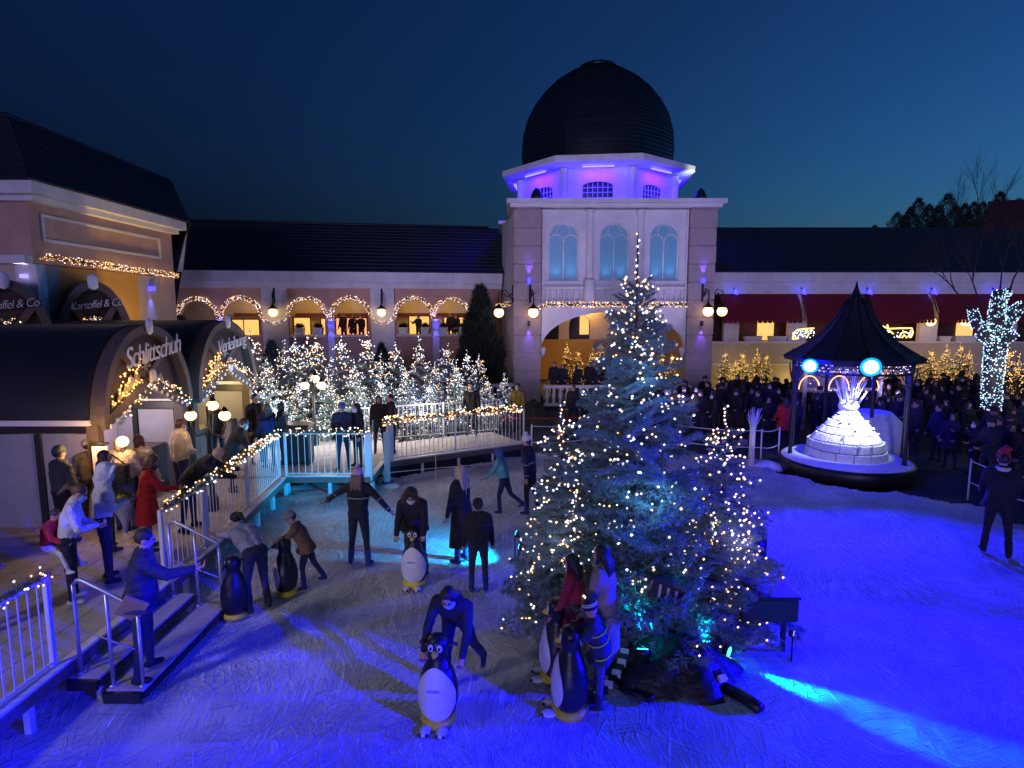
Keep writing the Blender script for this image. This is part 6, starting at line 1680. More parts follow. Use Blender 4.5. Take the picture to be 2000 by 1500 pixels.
    if hair:
        hpz = []
        hpz.append(('e', hq(0, -0.022, 0.030), (0.088 * hs, 0.100 * hs, 0.098 * hs), 'h', hr))
        if hair in ('long', 'verylong'):
            L = 0.30 if hair == 'long' else 0.46
            bk = -fx if True else 0
            for e in (-1, 0, 1):
                a = hq(e * 0.062, -0.055 if e == 0 else -0.03, 0.0); b = neck + rx * e * 0.075 * s - fx * 0.085 * s * pf - up * (L - 0.20) * s
                hpz += [('c', a, neck + rx * e * 0.07 * s - fx * 0.075 * s * pf + up * 0.01, 0.050 * hs, 0.045 * hs, 'h'), ('c', neck + rx * e * 0.07 * s - fx * 0.075 * s * pf, b, 0.045 * hs, 0.028 * hs, 'h')]
            for e in (-1, 1): hpz.append(('c', hq(e * 0.076, 0.01, 0.03), neck + rx * e * 0.085 * s + fx * 0.045 * s - up * (L - 0.26) * s, 0.026 * hs, 0.022 * hs, 'h'))
        if hair == 'bob':
            for e in (-1, 1): hpz.append(('c', hq(e * 0.072, -0.02, 0.02), hq(e * 0.080, 0.0, -0.085), 0.040 * hs, 0.032 * hs, 'h'))
            hpz.append(('c', hq(0, -0.06, 0), hq(0, -0.07, -0.085), 0.06 * hs, 0.05 * hs, 'h'))
        if hair == 'ponytail':
            hpz += [('c', hq(0, -0.10, 0.03), hq(0, -0.17, 0.02), 0.035 * hs, 0.045 * hs, 'h'), ('c', hq(0, -0.17, 0.02), hq(0.02, -0.21, -0.12), 0.045 * hs, 0.018 * hs, 'h')]
        add('hair', voxel_mesh('hair', hpz, max(0.016, voxel * 0.85), [mat('hair_%02d_%02d' % (int(hairc[0] * 99), int(hairc[2] * 99)), hairc, 0.55, noise=0.35, nscale=25, bump=0.6, bscale=40, stretch=(1, 1, 0.25))], {'h': 0}, 2))
    hm_ = clothm(hatc)
    if hat == 'beanie':
        m = MB(); m.lathe([(0.100, 0.010), (0.103, 0.045), (0.098, 0.05), (0.092, 0.09), (0.062, 0.128), (0.02, 0.142)], 16, ell=(0.95, 1.08)); o = add('hat', m.mesh('hat', hm_))
        o.matrix_local = Matrix.Translation(hq(0, -0.008, 0.012) + Vector((0, 0, dz))) @ hr.to_4x4() @ Matrix.Scale(hs, 4)
    if hat == 'pompom':
        m = MB(); m.lathe([(0.100, 0.010), (0.103, 0.045), (0.098, 0.05), (0.092, 0.09), (0.062, 0.128), (0.02, 0.145)], 16, ell=(0.95, 1.08)); m.ball((0, 0, 0.165), 0.04, 10, 8); o = add('hat', m.mesh('hat', hm_))
        o.matrix_local = Matrix.Translation(hq(0, -0.008, 0.012) + Vector((0, 0, dz))) @ hr.to_4x4() @ Matrix.Scale(hs, 4)
    if hat == 'santa':
        m = MB(); m.tube([(0, 0, 0.03), (0, 0, 0.12), (0.03, -0.05, 0.20), (0.09, -0.10, 0.18)], [0.105, 0.085, 0.05, 0.02], 12); o = add('hat', m.mesh('hat', hm_))
        o.matrix_local = Matrix.Translation(hq(0, 0, 0.01) + Vector((0, 0, dz))) @ hr.to_4x4() @ Matrix.Scale(hs, 4)
        m = MB(); m.lathe([(0.106, 0.01), (0.125, 0.03), (0.108, 0.06)], 14); m.ball((0.10, -0.11, 0.17), 0.035, 8, 6); o2 = add('hat_trim', m.mesh('hat_trim', clothm((0.8, 0.8, 0.82))))
        o2.matrix_local = o.matrix_local.copy()
    if hood:
        hp_ = [('e', hq(0, -0.035, 0.028), (0.118 * hs, 0.112 * hs, 0.135 * hs), 'h', hr)]
        for k in range(10):
            a = 2 * PI * k / 10; b = 2 * PI * (k + 1) / 10
            f_ = lambda a: hq(0.102 * math.sin(a), 0.055 + 0.02 * math.cos(a), 0.015 + 0.125 * math.cos(a))
            hp_.append(('c', f_(a), f_(b), 0.022 * hs, 0.022 * hs, 'h'))
        hp_.append(('c', hq(0, -0.04, -0.09), neck - up * 0.02 * s, 0.10 * hs, 0.11 * hs, 'h'))
        add('hood', voxel_mesh('hood', hp_, 0.018, [clothm(hood)], {'h': 0}, 2))
    if fur:
        n_ = 1500; a = rng.random(n_) * 2 * PI; b = rng.random(n_) * 2 * PI
        ring_ = np.array([hq(0.115 * math.sin(x), 0.05, 0.01 + 0.135 * math.cos(x)) for x in a])
        D = rng.normal(size=(n_, 3)); D /= np.linalg.norm(D, axis=1)[:, None]
        V = needles(ring_, D, 0.07 * hs * (0.5 + rng.random(n_)), 0.007)
        add('fur_trim', mesh_np('fur_trim', V, np.arange(3 * n_).reshape(-1, 3), clothm(fur)))
    if mask:
        m = MB(); n_ = 8; rows = []
        for i in range(5):
            z = -0.005 - 0.105 * i / 4; bulge = 0.012 * math.sin(PI * i / 4)
            for k in range(n_ + 1):
                a = R(-78 + 156 * k / n_); rr = (0.072 + bulge) * (1.0 if i < 3 else 0.94)
                m.v.append(tuple(hq(rr * math.sin(a), 0.018 + (0.088 + bulge) * math.cos(a) * (1 if i else 0.98), z))); 
        for i in range(4):
            for k in range(n_): m.f.append((i * (n_ + 1) + k, i * (n_ + 1) + k + 1, (i + 1) * (n_ + 1) + k + 1, (i + 1) * (n_ + 1) + k)); m.s.append(True)
        add('face_mask', m.mesh('face_mask', M_maskb if mask == 'b' else M_maskw))
    if coat:
        m = MB(); rr0 = 0.145 * s * pf; k_ = 5; pts = []
        hem = pel - Vector((0, 0, coat * s)) + Vector((0, 0.02, 0)); 
        prof_ = [(pel + up * 0.26 * s, 0.120 * s * pf), (pel + up * 0.10 * s, 0.152 * s * pf), (pel - Vector((0, 0, 0.03 * s)), 0.168 * s * pf), (pel.lerp(hem, 0.55), 0.182 * s * pf), (hem, 0.195 * s * pf)]
        N_ = 22; vs = []
        for i, (c, r_) in enumerate(prof_):
            for k in range(N_):
                a = 2 * PI * k / N_; w = 1 + (0.05 * math.sin(5 * a + 1) * i / 3)
                vs.append(c + Vector((r_ * w * 1.08 * math.cos(a), r_ * w * 0.86 * math.sin(a), 0)))
        fs = [(i * N_ + k, i * N_ + (k + 1) % N_, (i + 1) * N_ + (k + 1) % N_, (i + 1) * N_ + k) for i in range(4) for k in range(N_)]
        m.add(vs, fs, True); m.add(vs[-N_:] + [v * 1.0 + Vector((0, 0, 0.01)) for v in [hem + (q - hem) * 0.86 for q in vs[-N_:]]], [(k, (k + 1) % N_, N_ + (k + 1) % N_, N_ + k) for k in range(N_)]); add('coat_skirt', m.mesh('coat_skirt', clothm(top)))
    if skates:
        for an, sg, a2 in ank:
            f2 = Vector((sg * 0.25, math.cos(R(a2 * 0.5)), math.sin(R(a2 * 0.5)))).normalized(); b0 = an - Vector((0, 0, 0.045 * s + 0.043 * s + 0.012 * s)) + f2 * 0.04 * s
            m = MB(); m.bar(b0 - f2 * 0.13 * s, b0 + f2 * 0.13 * s, 0.006, 0.030 * s); add('skate_blade', m.mesh('skate_blade', M_steel))
    info = dict(pf=pf, hq=hq, hr=hr, hs=hs, t=t, dz=dz, shc=shc, neck=neck, hc=hc, pel=pel, fx=fx, rx=rx, up=up, s=s, hands=hands_, add=add)
    if extra: extra(info)
    return info

# ---- extras for particular people
def x_scarf(c):
    def f(i):
        m = MB(); n = i['neck']; m.tube([n + Vector((0.09 * math.cos(a), 0.09 * math.sin(a), -0.01)) * i['s'] for a in [2 * PI * k / 12 for k in range(13)]], 0.035 * i['s'], 8, cap=False)
        i['add']('scarf', m.mesh('scarf', clothm(c)))
    return f
def x_phone(i):
    wr, d, sg = i['hands'][1]; c = wr + d * 0.10 * i['s']; m = MB(); m.bar(c - Vector((0, 0.02, 0.06)), c + Vector((0, 0.03, 0.07)), 0.072, 0.010, up=(0, 1, 0)); i['add']('phone', m.mesh('phone', mat('phone_black', (0.01, 0.01, 0.012), 0.2)))
def x_bag(c, sidex=0.2, y=-0.1, z=-0.25, sz=(0.26, 0.12, 0.28)):
    def f(i):
        s = i['s']; c0 = i['shc'] + Vector((sidex, y, z)) * s
        m = MB(); m.box(c0.x - sz[0] / 2, c0.x + sz[0] / 2, c0.y - sz[1] / 2, c0.y + sz[1] / 2, c0.z - sz[2] / 2, c0.z + sz[2] / 2); o = i['add']('bag', m.mesh('bag', clothm(c))); bevel(o, 0.035, 3)
        m = MB(); m.tube([c0 + Vector((-sz[0] * .35, 0, sz[2] * .45)), i['shc'] + Vector((-0.10 * (1 if sidex > 0 else -1), 0.09, 0.05)) * s, i['shc'] + Vector((-0.12 * (1 if sidex > 0 else -1), -0.09, 0.03)) * s, c0 + Vector((sz[0] * .35, 0, sz[2] * .45))], 0.013, 5); i['add']('strap', m.mesh('strap', clothm(c)))
    return f
def x_stripes(c, n=(0.12, 0.30)):
    """reflective bands round sleeves and body"""
    def f(i):
        s = i['s']
        for z in n:
            c0 = i['pel'] + i['up'] * z * s; m = MB()
            m.tube([c0 + (i['rx'] * 0.180 * math.cos(a) - i['fx'] * 0.132 * math.sin(a)) * s * i['pf'] * 1.04 for a in [2 * PI * k / 18 for k in range(19)]], 0.013 * s, 5, cap=False); i['add']('reflective_band', m.mesh('reflective_band', clothm(c)))
        for wr, d, sg in i['hands']:
            for q in (0.06, 0.28):
                c0 = wr - d * q * s; u = d.orthogonal().normalized(); v = d.cross(u); m = MB()
                m.tube([c0 + (u * math.cos(a) + v * math.sin(a)) * 0.050 * i['pf'] * s for a in [2 * PI * k / 12 for k in range(13)]], 0.010 * s, 5, cap=False); i['add']('reflective_band', m.mesh('reflective_band', clothm(c)))
    return f
def x_hatband(c):
    def f(i):
        m = MB()
        for z, r_ in ((0.062, 0.103), (0.088, 0.099)): m.lathe([(r_, z), (r_ + 0.002, z + 0.008), (r_ - 0.002, z + 0.016)], 18, ell=(0.95, 1.08), cap=False)
        o = i['add']('hat_stripe', m.mesh('hat_stripe', clothm(c)))
        o.matrix_local = Matrix.Translation(i['hq'](0, -0.008, 0.012) + Vector((0, 0, i['dz']))) @ i['hr'].to_4x4() @ Matrix.Scale(i['hs'], 4)
    return f
def multi(*fs):
    def f(i):
        for g_ in fs: g_(i)
    return f
def face(px, py, tx, ty):
    """heading so that +y of the person points from pixel to pixel on the ice"""
    a = G(px, py); b = G(tx, ty); return math.degrees(math.atan2(b.y - a.y, b.x - a.x)) - 90

NAVY = (0.015, 0.018, 0.05); BLK = (0.012, 0.012, 0.015); JEAN = (0.03, 0.045, 0.12); SKB = (0.02, 0.03, 0.16)
# ---- skaters on the ice
g_ = G(703, 1105)
person(g_, -8, 'skater in a pink beanie with arms spread, seen from behind', h=1.72, lean=3, arms=((14, 58, 18, 52), (8, 42, 10, 38)), legs=((4, 6, -3, 5), (-2, 7, -6, 6)), top=BLK, bot=(0.015, 0.015, 0.03), shoe=SKB, puff=1.12, hair='long', hairc=(0.16, 0.10, 0.05), hat='pompom', hatc=(0.55, 0.36, 0.40), skates=True, boots=0.45,
       extra=x_stripes((0.25, 0.27, 0.35), (0.30,)))
g_ = G(812, 1122)
person(g_, 180, 'skater in a black parka with a brown fur hood pushing a penguin', h=1.66, lean=26, head=(22, 0), arms=((22, 8, 42, 0), (22, 8, 42, 0)), legs=((6, 7, -10, 6), (-6, 7, -14, 6)), top=BLK, puff=1.28, hair='short', hairc=(0.05, 0.03, 0.02), hood=(0.03, 0.025, 0.02), fur=(0.16, 0.10, 0.06), mask='w', skates=True, shoe=SKB, coat=0.10)
g_ = G(903, 1100)
person(g_, 62, 'woman with long fair hair in a long black coat on the ice', h=1.76, lean=4, head=(-2, 20), arms=((10, 6, 14, 4), (8, 6, 10, 4)), top=BLK, puff=1.15, coat=0.62, hair='verylong', hairc=(0.42, 0.34, 0.24), skates=True, shoe=SKB)
g_ = G(935, 1158)
person(g_, 6, 'boy in a black jacket seen from behind beside the long haired woman', h=1.50, lean=3, arms=((6, 10, 10, 6), (6, 10, 10, 6)), top=BLK, bot=(0.02, 0.025, 0.045), puff=1.25, hair='short', hood=None, hat='beanie', hatc=(0.012, 0.012, 0.014), skates=True, shoe=SKB, boots=0.5)
g_ = G(505, 1196)
person(g_, 52, 'skater in a pale sweater and black bun bending forward to hold the handrail', h=1.68, lean=58, head=(-8, 0), arms=((74, 2, 82, 0), (62, 14, 76, 4)), legs=((10, 4, -12, 3), (4, 6, -8, 3)), top=(0.36, 0.35, 0.42), bot=(0.02, 0.025, 0.05), puff=1.08, hair='ponytail', hairc=(0.012, 0.01, 0.012), shoe=BLK, skates=True)
g_ = G(603, 1148)
person(g_, 98, 'child in a brown coat and grey beanie leaning on a penguin', h=1.30, child=1.2, lean=26, head=(6, 0), arms=((44, 4, 62, 0), (40, 4, 58, 0)), legs=((12, 4, -4, 4), (-14, 6, -30, 6)), top=(0.16, 0.085, 0.035), bot=(0.02, 0.025, 0.06), puff=1.22, hair='short', hat='beanie', hatc=(0.22, 0.21, 0.21), coat=0.10, skates=True, shoe=SKB, boots=0.5)
g_ = G(893, 1345)
person(g_, 166, 'woman in a navy jacket with long dark hair bending over the foremost penguin', h=1.66, lean=44, side=-8, head=(12, 0), arms=((24, 6, 30, -4), (26, 12, 36, -2)), legs=((-24, 8, -38, 10), (10, 2, -10, 2)), top=NAVY, bot=(0.015, 0.02, 0.05), puff=1.14, hair='long', hairc=(0.012, 0.010, 0.014), mask='b', skates=True, shoe=SKB, boots=0.5)
g_ = G(1178, 1335)
person(g_, 62, 'woman with dark hair in a pale beige hooded parka beside the tree', h=1.72, lean=4, head=(6, 10), arms=((14, 4, 30, 0), (16, 8, 40, 0)), top=(0.30, 0.23, 0.20), bot=(0.05, 0.05, 0.10), puff=1.15, coat=0.50, hair='long', hairc=(0.018, 0.012, 0.014), shoe=SKB, skates=True, extra=x_scarf((0.42, 0.36, 0.40)))
g_ = G(1123, 1322)
person(g_, 70, 'girl in a crimson jacket with long dark hair holding a penguin', h=1.55, lean=6, head=(4, 8), arms=((16, 4, 34, 0), (18, 6, 40, 0)), top=(0.32, 0.02, 0.05), bot=(0.04, 0.04, 0.07), puff=1.16, coat=0.16, hair='long', hairc=(0.015, 0.010, 0.012), shoe=SKB, skates=True)
g_ = G(1172, 1382)
person(g_, 78, 'small boy in a navy beanie and jacket with yellow reflective bands', h=1.22, child=1.2, lean=14, head=(6, 0), arms=((44, 4, 70, 0), (40, 6, 66, 0)), top=(0.02, 0.03, 0.16), bot=(0.06, 0.06, 0.30), puff=1.25, coat=0.12, hair=None, hat='beanie', hatc=(0.015, 0.02, 0.12), shoe=SKB, skates=True,
       extra=multi(x_stripes((0.55, 0.75, 0.10), (-0.02, 0.20, 0.36)), x_hatband((0.75, 0.75, 0.8))))
g_ = G(985, 1003)
person(g_, 70, 'girl in a mint green jacket skating away with one leg lifted', h=1.45, lean=14, head=(0, 0), arms=((30, 10, 50, 5), (-10, 10, 10, 5)), legs=((14, 4, -4, 3), (-18, 4, -55, 3)), top=(0.16, 0.50, 0.50), bot=(0.02, 0.03, 0.07), puff=1.2, hair='short', hood=(0.06, 0.12, 0.35), skates=True, shoe=SKB)
g_ = G(1035, 1005)
person(g_, 64, 'dark skater with a white bobble hat just left of the tree', h=1.74, lean=8, arms=((-20, 16, -4, 10), (10, 10, 20, 6)), legs=((4, 4, -2, 3), (-6, 5, -14, 3)), top=NAVY, bot=BLK, puff=1.15, hair='short', hat='pompom', hatc=(0.65, 0.68, 0.75), skates=True, shoe=SKB, extra=x_stripes((0.30, 0.45, 0.40), (0.22,)))
g_ = G(1942, 1085)
person(g_, -35, 'man in dark clothes and a white trimmed hat standing at the right rink edge', h=1.88, lean=5, head=(8, 0), arms=((20, 8, 60, 0), (16, 10, 50, 0)), legs=((4, 5, 0, 4), (-6, 6, -10, 5)), top=BLK, bot=(0.012, 0.012, 0.02), puff=1.2, coat=0.12, hair='short', hat='santa', hatc=(0.45, 0.02, 0.03), shoe=BLK, skates=True, extra=x_scarf((0.65, 0.68, 0.8)))
p_ = Vector((10.35, 10.75, 0)); person(p_, 60, 'person in a tan coat and white bobble hat at the right rink edge', h=1.74, lean=4, arms=((10, 8, 40, 0), (10, 8, 40, 0)), top=(0.20, 0.12, 0.07), puff=1.2, coat=0.2, hair='short', hat='pompom', hatc=(0.6, 0.62, 0.75), shoe=BLK)

# ---- penguin skating aids
def penguin():
    t = empty('penguin_skating_aid', (0, 0, 0), 'x', 'skating aid', 'penguin skating aids')
    prof_ = [(0.12, 0.06), (0.185, 0.14), (0.215, 0.28), (0.215, 0.42), (0.185, 0.56), (0.135, 0.68), (0.105, 0.75), (0.108, 0.80), (0.122, 0.86), (0.118, 0.93), (0.085, 0.985), (0.04, 1.01), (0.004, 1.015)]
    pts = []; 
    def interp(z):
        for (r0, z0), (r1, z1) in zip(prof_, prof_[1:]):
            if z <= z1: return r0 + (r1 - r0) * (z - z0) / (z1 - z0)
        return 0.004
    zz = [0.06 + 0.955 * i / 40 for i in range(41)]
    m = MB(); m.lathe([(max(0.004, interp(z)), z) for z in zz], 28, ell=(1.0, 0.92)); o = put('body', m.mesh('body', M_penb), t)
    o.modifiers.new('s', 'SMOOTH').iterations = 2
    # belly, an oval white shell lying 4 mm proud
    V = []; F = []; n_ = 16; mz = 22
    for i in range(mz + 1):
        z = 0.09 + 0.60 * i / mz; f_ = (i / mz) * 2 - 1; wa = R(72) * math.sqrt(max(0, 1 - f_ ** 2 * 0.98)) * (1 - 0.12 * f_)
        for k in range(n_ + 1):
            a = PI / 2 - wa + 2 * wa * k / n_; r_ = interp(z) + 0.005
            V.append((r_ * math.cos(a), r_ * 0.92 * math.sin(a), z))
    for i in range(mz):
        for k in range(n_): F.append((i * (n_ + 1) + k, i * (n_ + 1) + k + 1, (i + 1) * (n_ + 1) + k + 1, (i + 1) * (n_ + 1) + k))
    put('belly', mesh_np('belly', V, F, M_penw, smooth=True), t)
    for sg in (-1, 1):
        m = MB(); m.ball((0, 0, 0), 1, 14, 8, (0.033, 0.014, 0.042)); e = put('eye', m.mesh('eye', M_penw), t, (sg * 0.046, 0.100, 0.895)); 
        m = MB(); m.ball((0, 0.012, -0.002), 1, 10, 6, (0.014, 0.006, 0.022)); put('pupil', m.mesh('pupil', M_penb), e)
    m = MB(); m.tube([(0, 0.085, 0.835), (0, 0.12, 0.832), (0, 0.165, 0.822)], [0.040, 0.036, 0.010], 12); put('beak', m.mesh('beak', M_peny), t)
    m = MB(); m.lathe([(0.14, 0.012), (0.185, 0.02), (0.19, 0.07), (0.15, 0.10), (0.12, 0.11)], 20, ell=(1.0, 1.0)); put('base', m.mesh('base', M_peny), t)
    for sg in (-1, 1):
        m = MB(); m.ball((sg * 0.09, 0.215, 0.035), 1, 12, 8, (0.062, 0.09, 0.034)); f = put('foot', m.mesh('foot', M_penw), t)
        m = MB()
        for k in range(3): m.ball((sg * 0.09 + (k - 1) * 0.034, 0.282, 0.034), 0.020, 8, 6)
        put('toe_cap', m.mesh('toe_cap', M_penb), f)
        m = MB(); m.tube([(sg * 0.10, 0.02, 0.88), (sg * 0.17, -0.02, 0.90), (sg * 0.20, -0.04, 0.88)], [0.018, 0.016, 0.018], 8); put('handle', m.mesh('handle', M_penb), t)
    m = MB(); m.box(-0.065, 0.065, 0, 0.004, -0.012, 0.012); o = put('lettering_band', m.mesh('lettering_band', mat('grey_print', (0.3, 0.32, 0.4), 0.6)), t, (0, 0.203, 0.47))
    return t
pg0 = penguin()
spots = [((810, 1142), 176, 'penguin skating aid pushed by the skater with the fur hood', 0.98),
         ((857, 1408), 172, 'foremost penguin skating aid under the bending woman in navy', 1.0),
         ((1112, 1392), 82, 'front penguin skating aid held by the small boy with reflective bands', 1.02),
         ((1086, 1325), 84, 'rear penguin skating aid held by the girl in crimson', 1.02),
         ((461, 1205), 62, 'penguin skating aid between the steps and the bending skater', 0.92),
         ((560, 1160), 100, 'penguin skating aid the child in brown leans on', 0.92)]
for i, ((px, py), yw, lab, s) in enumerate(spots):
    o = pg0 if i == 0 else copy_tree(pg0)
    o.location = G(px, py); o.rotation_euler = (0, 0, R(yw)); o.scale = (s, s, s); o['label'] = lab

# ---- people on the deck
def D(px, py, z=DZ): return G(px, py, z)
person(G(287, 1318, 0.16), -62, 'man in a navy jacket with a lowered mask standing on the steps', h=1.80, lean=6, head=(10, 0), arms=((10, 12, 78, -44), (58, 16, 92, -4)), legs=((4, 6, 0, 4), (-4, 6, -6, 4)), top=(0.018, 0.022, 0.075), bot=(0.015, 0.018, 0.06), puff=1.28, coat=0.08, hair='short', hairc=(0.03, 0.02, 0.016), shoe=BLK, extra=x_phone)
t = empty('paper_bag', (-4.28, 6.30, 0.95), 'flat tan paper bag held by the man on the steps', 'bag')
m = MB(); m.bar((-4.36, 6.28, 0.98), (-4.16, 6.20, 1.22), 0.26, 0.04, up=(0.4, -1, 0)); bevel(m.build('bag', mat('tan_paper', (0.33, 0.22, 0.09), 0.7, noise=0.15, nscale=9), t), 0.008)
m = MB(); m.tube([(-4.35, 6.24, 1.20), (-4.30, 6.18, 1.30), (-4.20, 6.16, 1.30)], 0.008, 5); m.build('handle', M_bark, t)
person(D(212, 1135), -50, 'person in a white hooded sweatshirt looking at a phone', h=1.78, lean=4, head=(16, 0), arms=((10, 10, 92, -38), (12, 10, 100, -38)), top=(0.62, 0.62, 0.68), bot=(0.02, 0.02, 0.035), puff=1.12, hair=None, hood=(0.66, 0.66, 0.72), mask='b', shoe=BLK, extra=x_phone)
i_ = D(212, 1135)
t = empty('vest', i_, 'grey quilted vest worn over the white hooded sweatshirt', 'vest', rz=R(-50))
bpy.data.objects.remove(t)
person(D(143, 1175), -60, 'woman with a striped white sleeve and blue mask carrying a child', h=1.68, lean=12, head=(26, 0), arms=((10, 14, 70, -34), (14, 14, 84, -40)), top=(0.60, 0.60, 0.66), bot=(0.015, 0.015, 0.03), puff=1.12, hair='ponytail', hairc=(0.10, 0.055, 0.035), mask='b', shoe=(0.6, 0.6, 0.65))
person(D(112, 1172) + Vector((0.02, -0.08, 0.42)), -80, 'child in a red and blue jacket with white trousers carried by the woman', h=1.05, child=1.2, lean=12, head=(20, 0), arms=((30, 20, 60, -10), (30, 20, 60, -10)), legs=((62, 22, 14, 6), (70, 22, 20, 6)), top=(0.50, 0.02, 0.03), bot=(0.70, 0.70, 0.76), shoe=(0.65, 0.65, 0.7), puff=1.35, hair='short', hairc=(0.06, 0.03, 0.02), skin=M_skin)
person(D(292, 1075), -58, 'woman with brown hair in a long bright red coat at the railing', h=1.66, lean=10, head=(20, 0), arms=((14, 8, 60, -24), (32, 10, 78, -12)), top=(0.42, 0.008, 0.012), bot=(0.08, 0.10, 0.20), puff=1.15, coat=0.42, hair='bob', hairc=(0.10, 0.05, 0.025), shoe=BLK, extra=x_scarf((0.02, 0.02, 0.03)))
person(D(372, 1035), -70, 'bald man in a black jacket bending over the garlanded railing', h=1.78, lean=50, head=(16, 0), arms=((50, 10, 78, -10), (46, 12, 72, -8)), legs=((6, 5, 0, 4), (-6, 6, -8, 4)), top=BLK, bot=(0.02, 0.025, 0.05), puff=1.25, hair=None, shoe=BLK)
person(D(215, 1075), -42, 'woman with long dark hair behind the white hood, seen in profile', h=1.72, lean=4, head=(0, -30), top=(0.02, 0.022, 0.06), puff=1.1, hair='long', hairc=(0.04, 0.02, 0.02))
person(D(248, 1035), 8, 'woman in a cream jacket and brown hair carrying a black bag on her back', h=1.74, lean=2, top=(0.55, 0.42, 0.32), bot=JEAN, puff=1.22, hair='bob', hairc=(0.20, 0.11, 0.05), extra=x_bag(BLK, 0.05, -0.22, -0.30, (0.32, 0.14, 0.36)))
person(D(282, 1020), -8, 'woman in a beige patterned jacket and dark red hair next to the black bag', h=1.70, lean=3, top=(0.50, 0.38, 0.34), bot=BLK, puff=1.2, hair='bob', hairc=(0.07, 0.02, 0.02))
person(D(358, 985), -32, 'man in a cream fleece with a white mask in front of the booth', h=1.80, lean=4, head=(4, 10), arms=((8, 14, 60, -30), (8, 14, 66, -34)), top=(0.62, 0.52, 0.40), bot=JEAN, puff=1.4, hair='short', hairc=(0.06, 0.03, 0.02), mask='w')
person(D(130, 1060), -20, 'person in a grey knitted beanie behind the carried child', h=1.70, lean=2, top=(0.05, 0.05, 0.06), bot=BLK, puff=1.15, hair='short', hat='beanie', hatc=(0.06, 0.08, 0.08))
person(D(185, 1030), 30, 'dark dressed person by the pink banner', h=1.66, top=(0.10, 0.08, 0.08), bot=BLK, puff=1.1, hair='short', hat='beanie', hatc=(0.30, 0.28, 0.32))
person(D(452, 960), -64, 'woman in a black coat with a pale mask leaning towards the railing', h=1.72, lean=30, head=(6, 20), arms=((10, 10, 60, -20), (24, 10, 66, -16)), top=(0.02, 0.015, 0.015), bot=(0.10, 0.012, 0.012), puff=1.2, coat=0.15, hair='short', hairc=(0.03, 0.02, 0.02), mask='w')
for (px, py, yw, h, lab, kw) in [
    ((502), 905, -120, 1.86, 'tall man in a black coat with a reddish face beside the second hut', dict(top=(0.015, 0.012, 0.015), puff=1.3, hair='short')),
    (528, 912, 60, 1.66, 'woman in a dark blue jacket seen from behind beside the tall man', dict(top=(0.02, 0.02, 0.10), puff=1.15, hair='long', hairc=(0.10, 0.06, 0.04))),
    (556, 906, 100, 1.64, 'person in a black jacket beside the dark bin, facing the firs', dict(top=BLK, puff=1.2, hair='bob', hairc=(0.03, 0.015, 0.015))),
    (478, 880, 150, 1.70, 'person with brown hair at the entrance of the second hut', dict(top=(0.03, 0.02, 0.02), puff=1.2, hair='long', hairc=(0.08, 0.04, 0.02))),
    (430, 905, 170, 1.68, 'person in dark clothes standing behind the street lamp', dict(top=(0.05, 0.035, 0.03), puff=1.2, hair='short')),
    (672, 917, 190, 1.72, 'person in a violet beanie holding a phone in front of the firs', dict(top=NAVY, puff=1.2, coat=0.12, hair='short', hat='beanie', hatc=(0.12, 0.11, 0.35), arms=((14, 8, 80, -10), (14, 8, 90, -10)), extra=x_phone)),
    (702, 912, 140, 1.68, 'woman in a black jacket with a white mask next to the violet beanie', dict(top=(0.015, 0.014, 0.014), puff=1.15, hair='long', hairc=(0.03, 0.02, 0.02), mask='w')),
    (742, 885, 200, 1.66, 'woman with brown hair in front of the firs, left of the pair', dict(top=(0.04, 0.025, 0.03), puff=1.15, bot=JEAN, hair='long', hairc=(0.08, 0.04, 0.03))),
    (768, 885, 120, 1.70, 'person in a green black coat in front of the firs, right of the pair', dict(top=(0.015, 0.02, 0.018), puff=1.25, coat=0.2, bot=JEAN, hair='short')),
    (922, 850, 175, 1.74, 'person in black with a light scarf alone before the right end of the grove', dict(top=(0.012, 0.010, 0.012), puff=1.15, hair='short', extra=x_scarf((0.4, 0.38, 0.36)))),
    (1012, 845, 160, 1.66, 'person in a mustard yellow jacket at the end of the railing', dict(top=(0.20, 0.15, 0.02), puff=1.2, hair='short'))]:
    kw.setdefault('shoe', BLK); person(D(px, py), yw, lab, h=h, voxel=0.024, **kw)
person(D(15, 1250) + Vector((-0.45, 0.1, 0)), -60, 'person in red striped trousers at the left edge behind the near railing', h=1.65, lean=10, top=(0.30, 0.03, 0.04), bot=(0.06, 0.012, 0.03), puff=1.2, hair='short', shoe=BLK)
# flowers held by the person behind the red coat
b_ = D(250, 1085); 
t = empty('flower_bouquet', (b_.x, b_.y, 1.25), 'bouquet wrapped in clear paper with one yellow bloom beside the red coat', 'bouquet')
m = MB(); m.lathe([(0.02, -0.42), (0.05, -0.25), (0.14, 0.0), (0.16, 0.14), (0.13, 0.15)], 12); put('wrapping', m.mesh('wrapping', mat('bouquet_paper', (0.38, 0.34, 0.40), 0.4, bump=0.8, bscale=12)), t)
m = MB(); m.ball((0.0, -0.05, 0.18), 0.09, 10, 7, (1, 1, 0.7)); put('yellow_bloom', m.mesh('yellow_bloom', mat('yellow_petals', (0.75, 0.55, 0.03), 0.6, bump=0.8, bscale=30)), t)
n_ = 200; Dn = rng.normal(size=(n_, 3)); Dn[:, 2] = abs(Dn[:, 2]); Dn /= np.linalg.norm(Dn, axis=1)[:, None]
V = needles(Dn * 0.08 + np.array([0, 0, 0.12]), Dn, 0.12, 0.03); put('leaves', mesh_np('leaves', V, np.arange(3 * n_).reshape(-1, 3), M_firg), t)
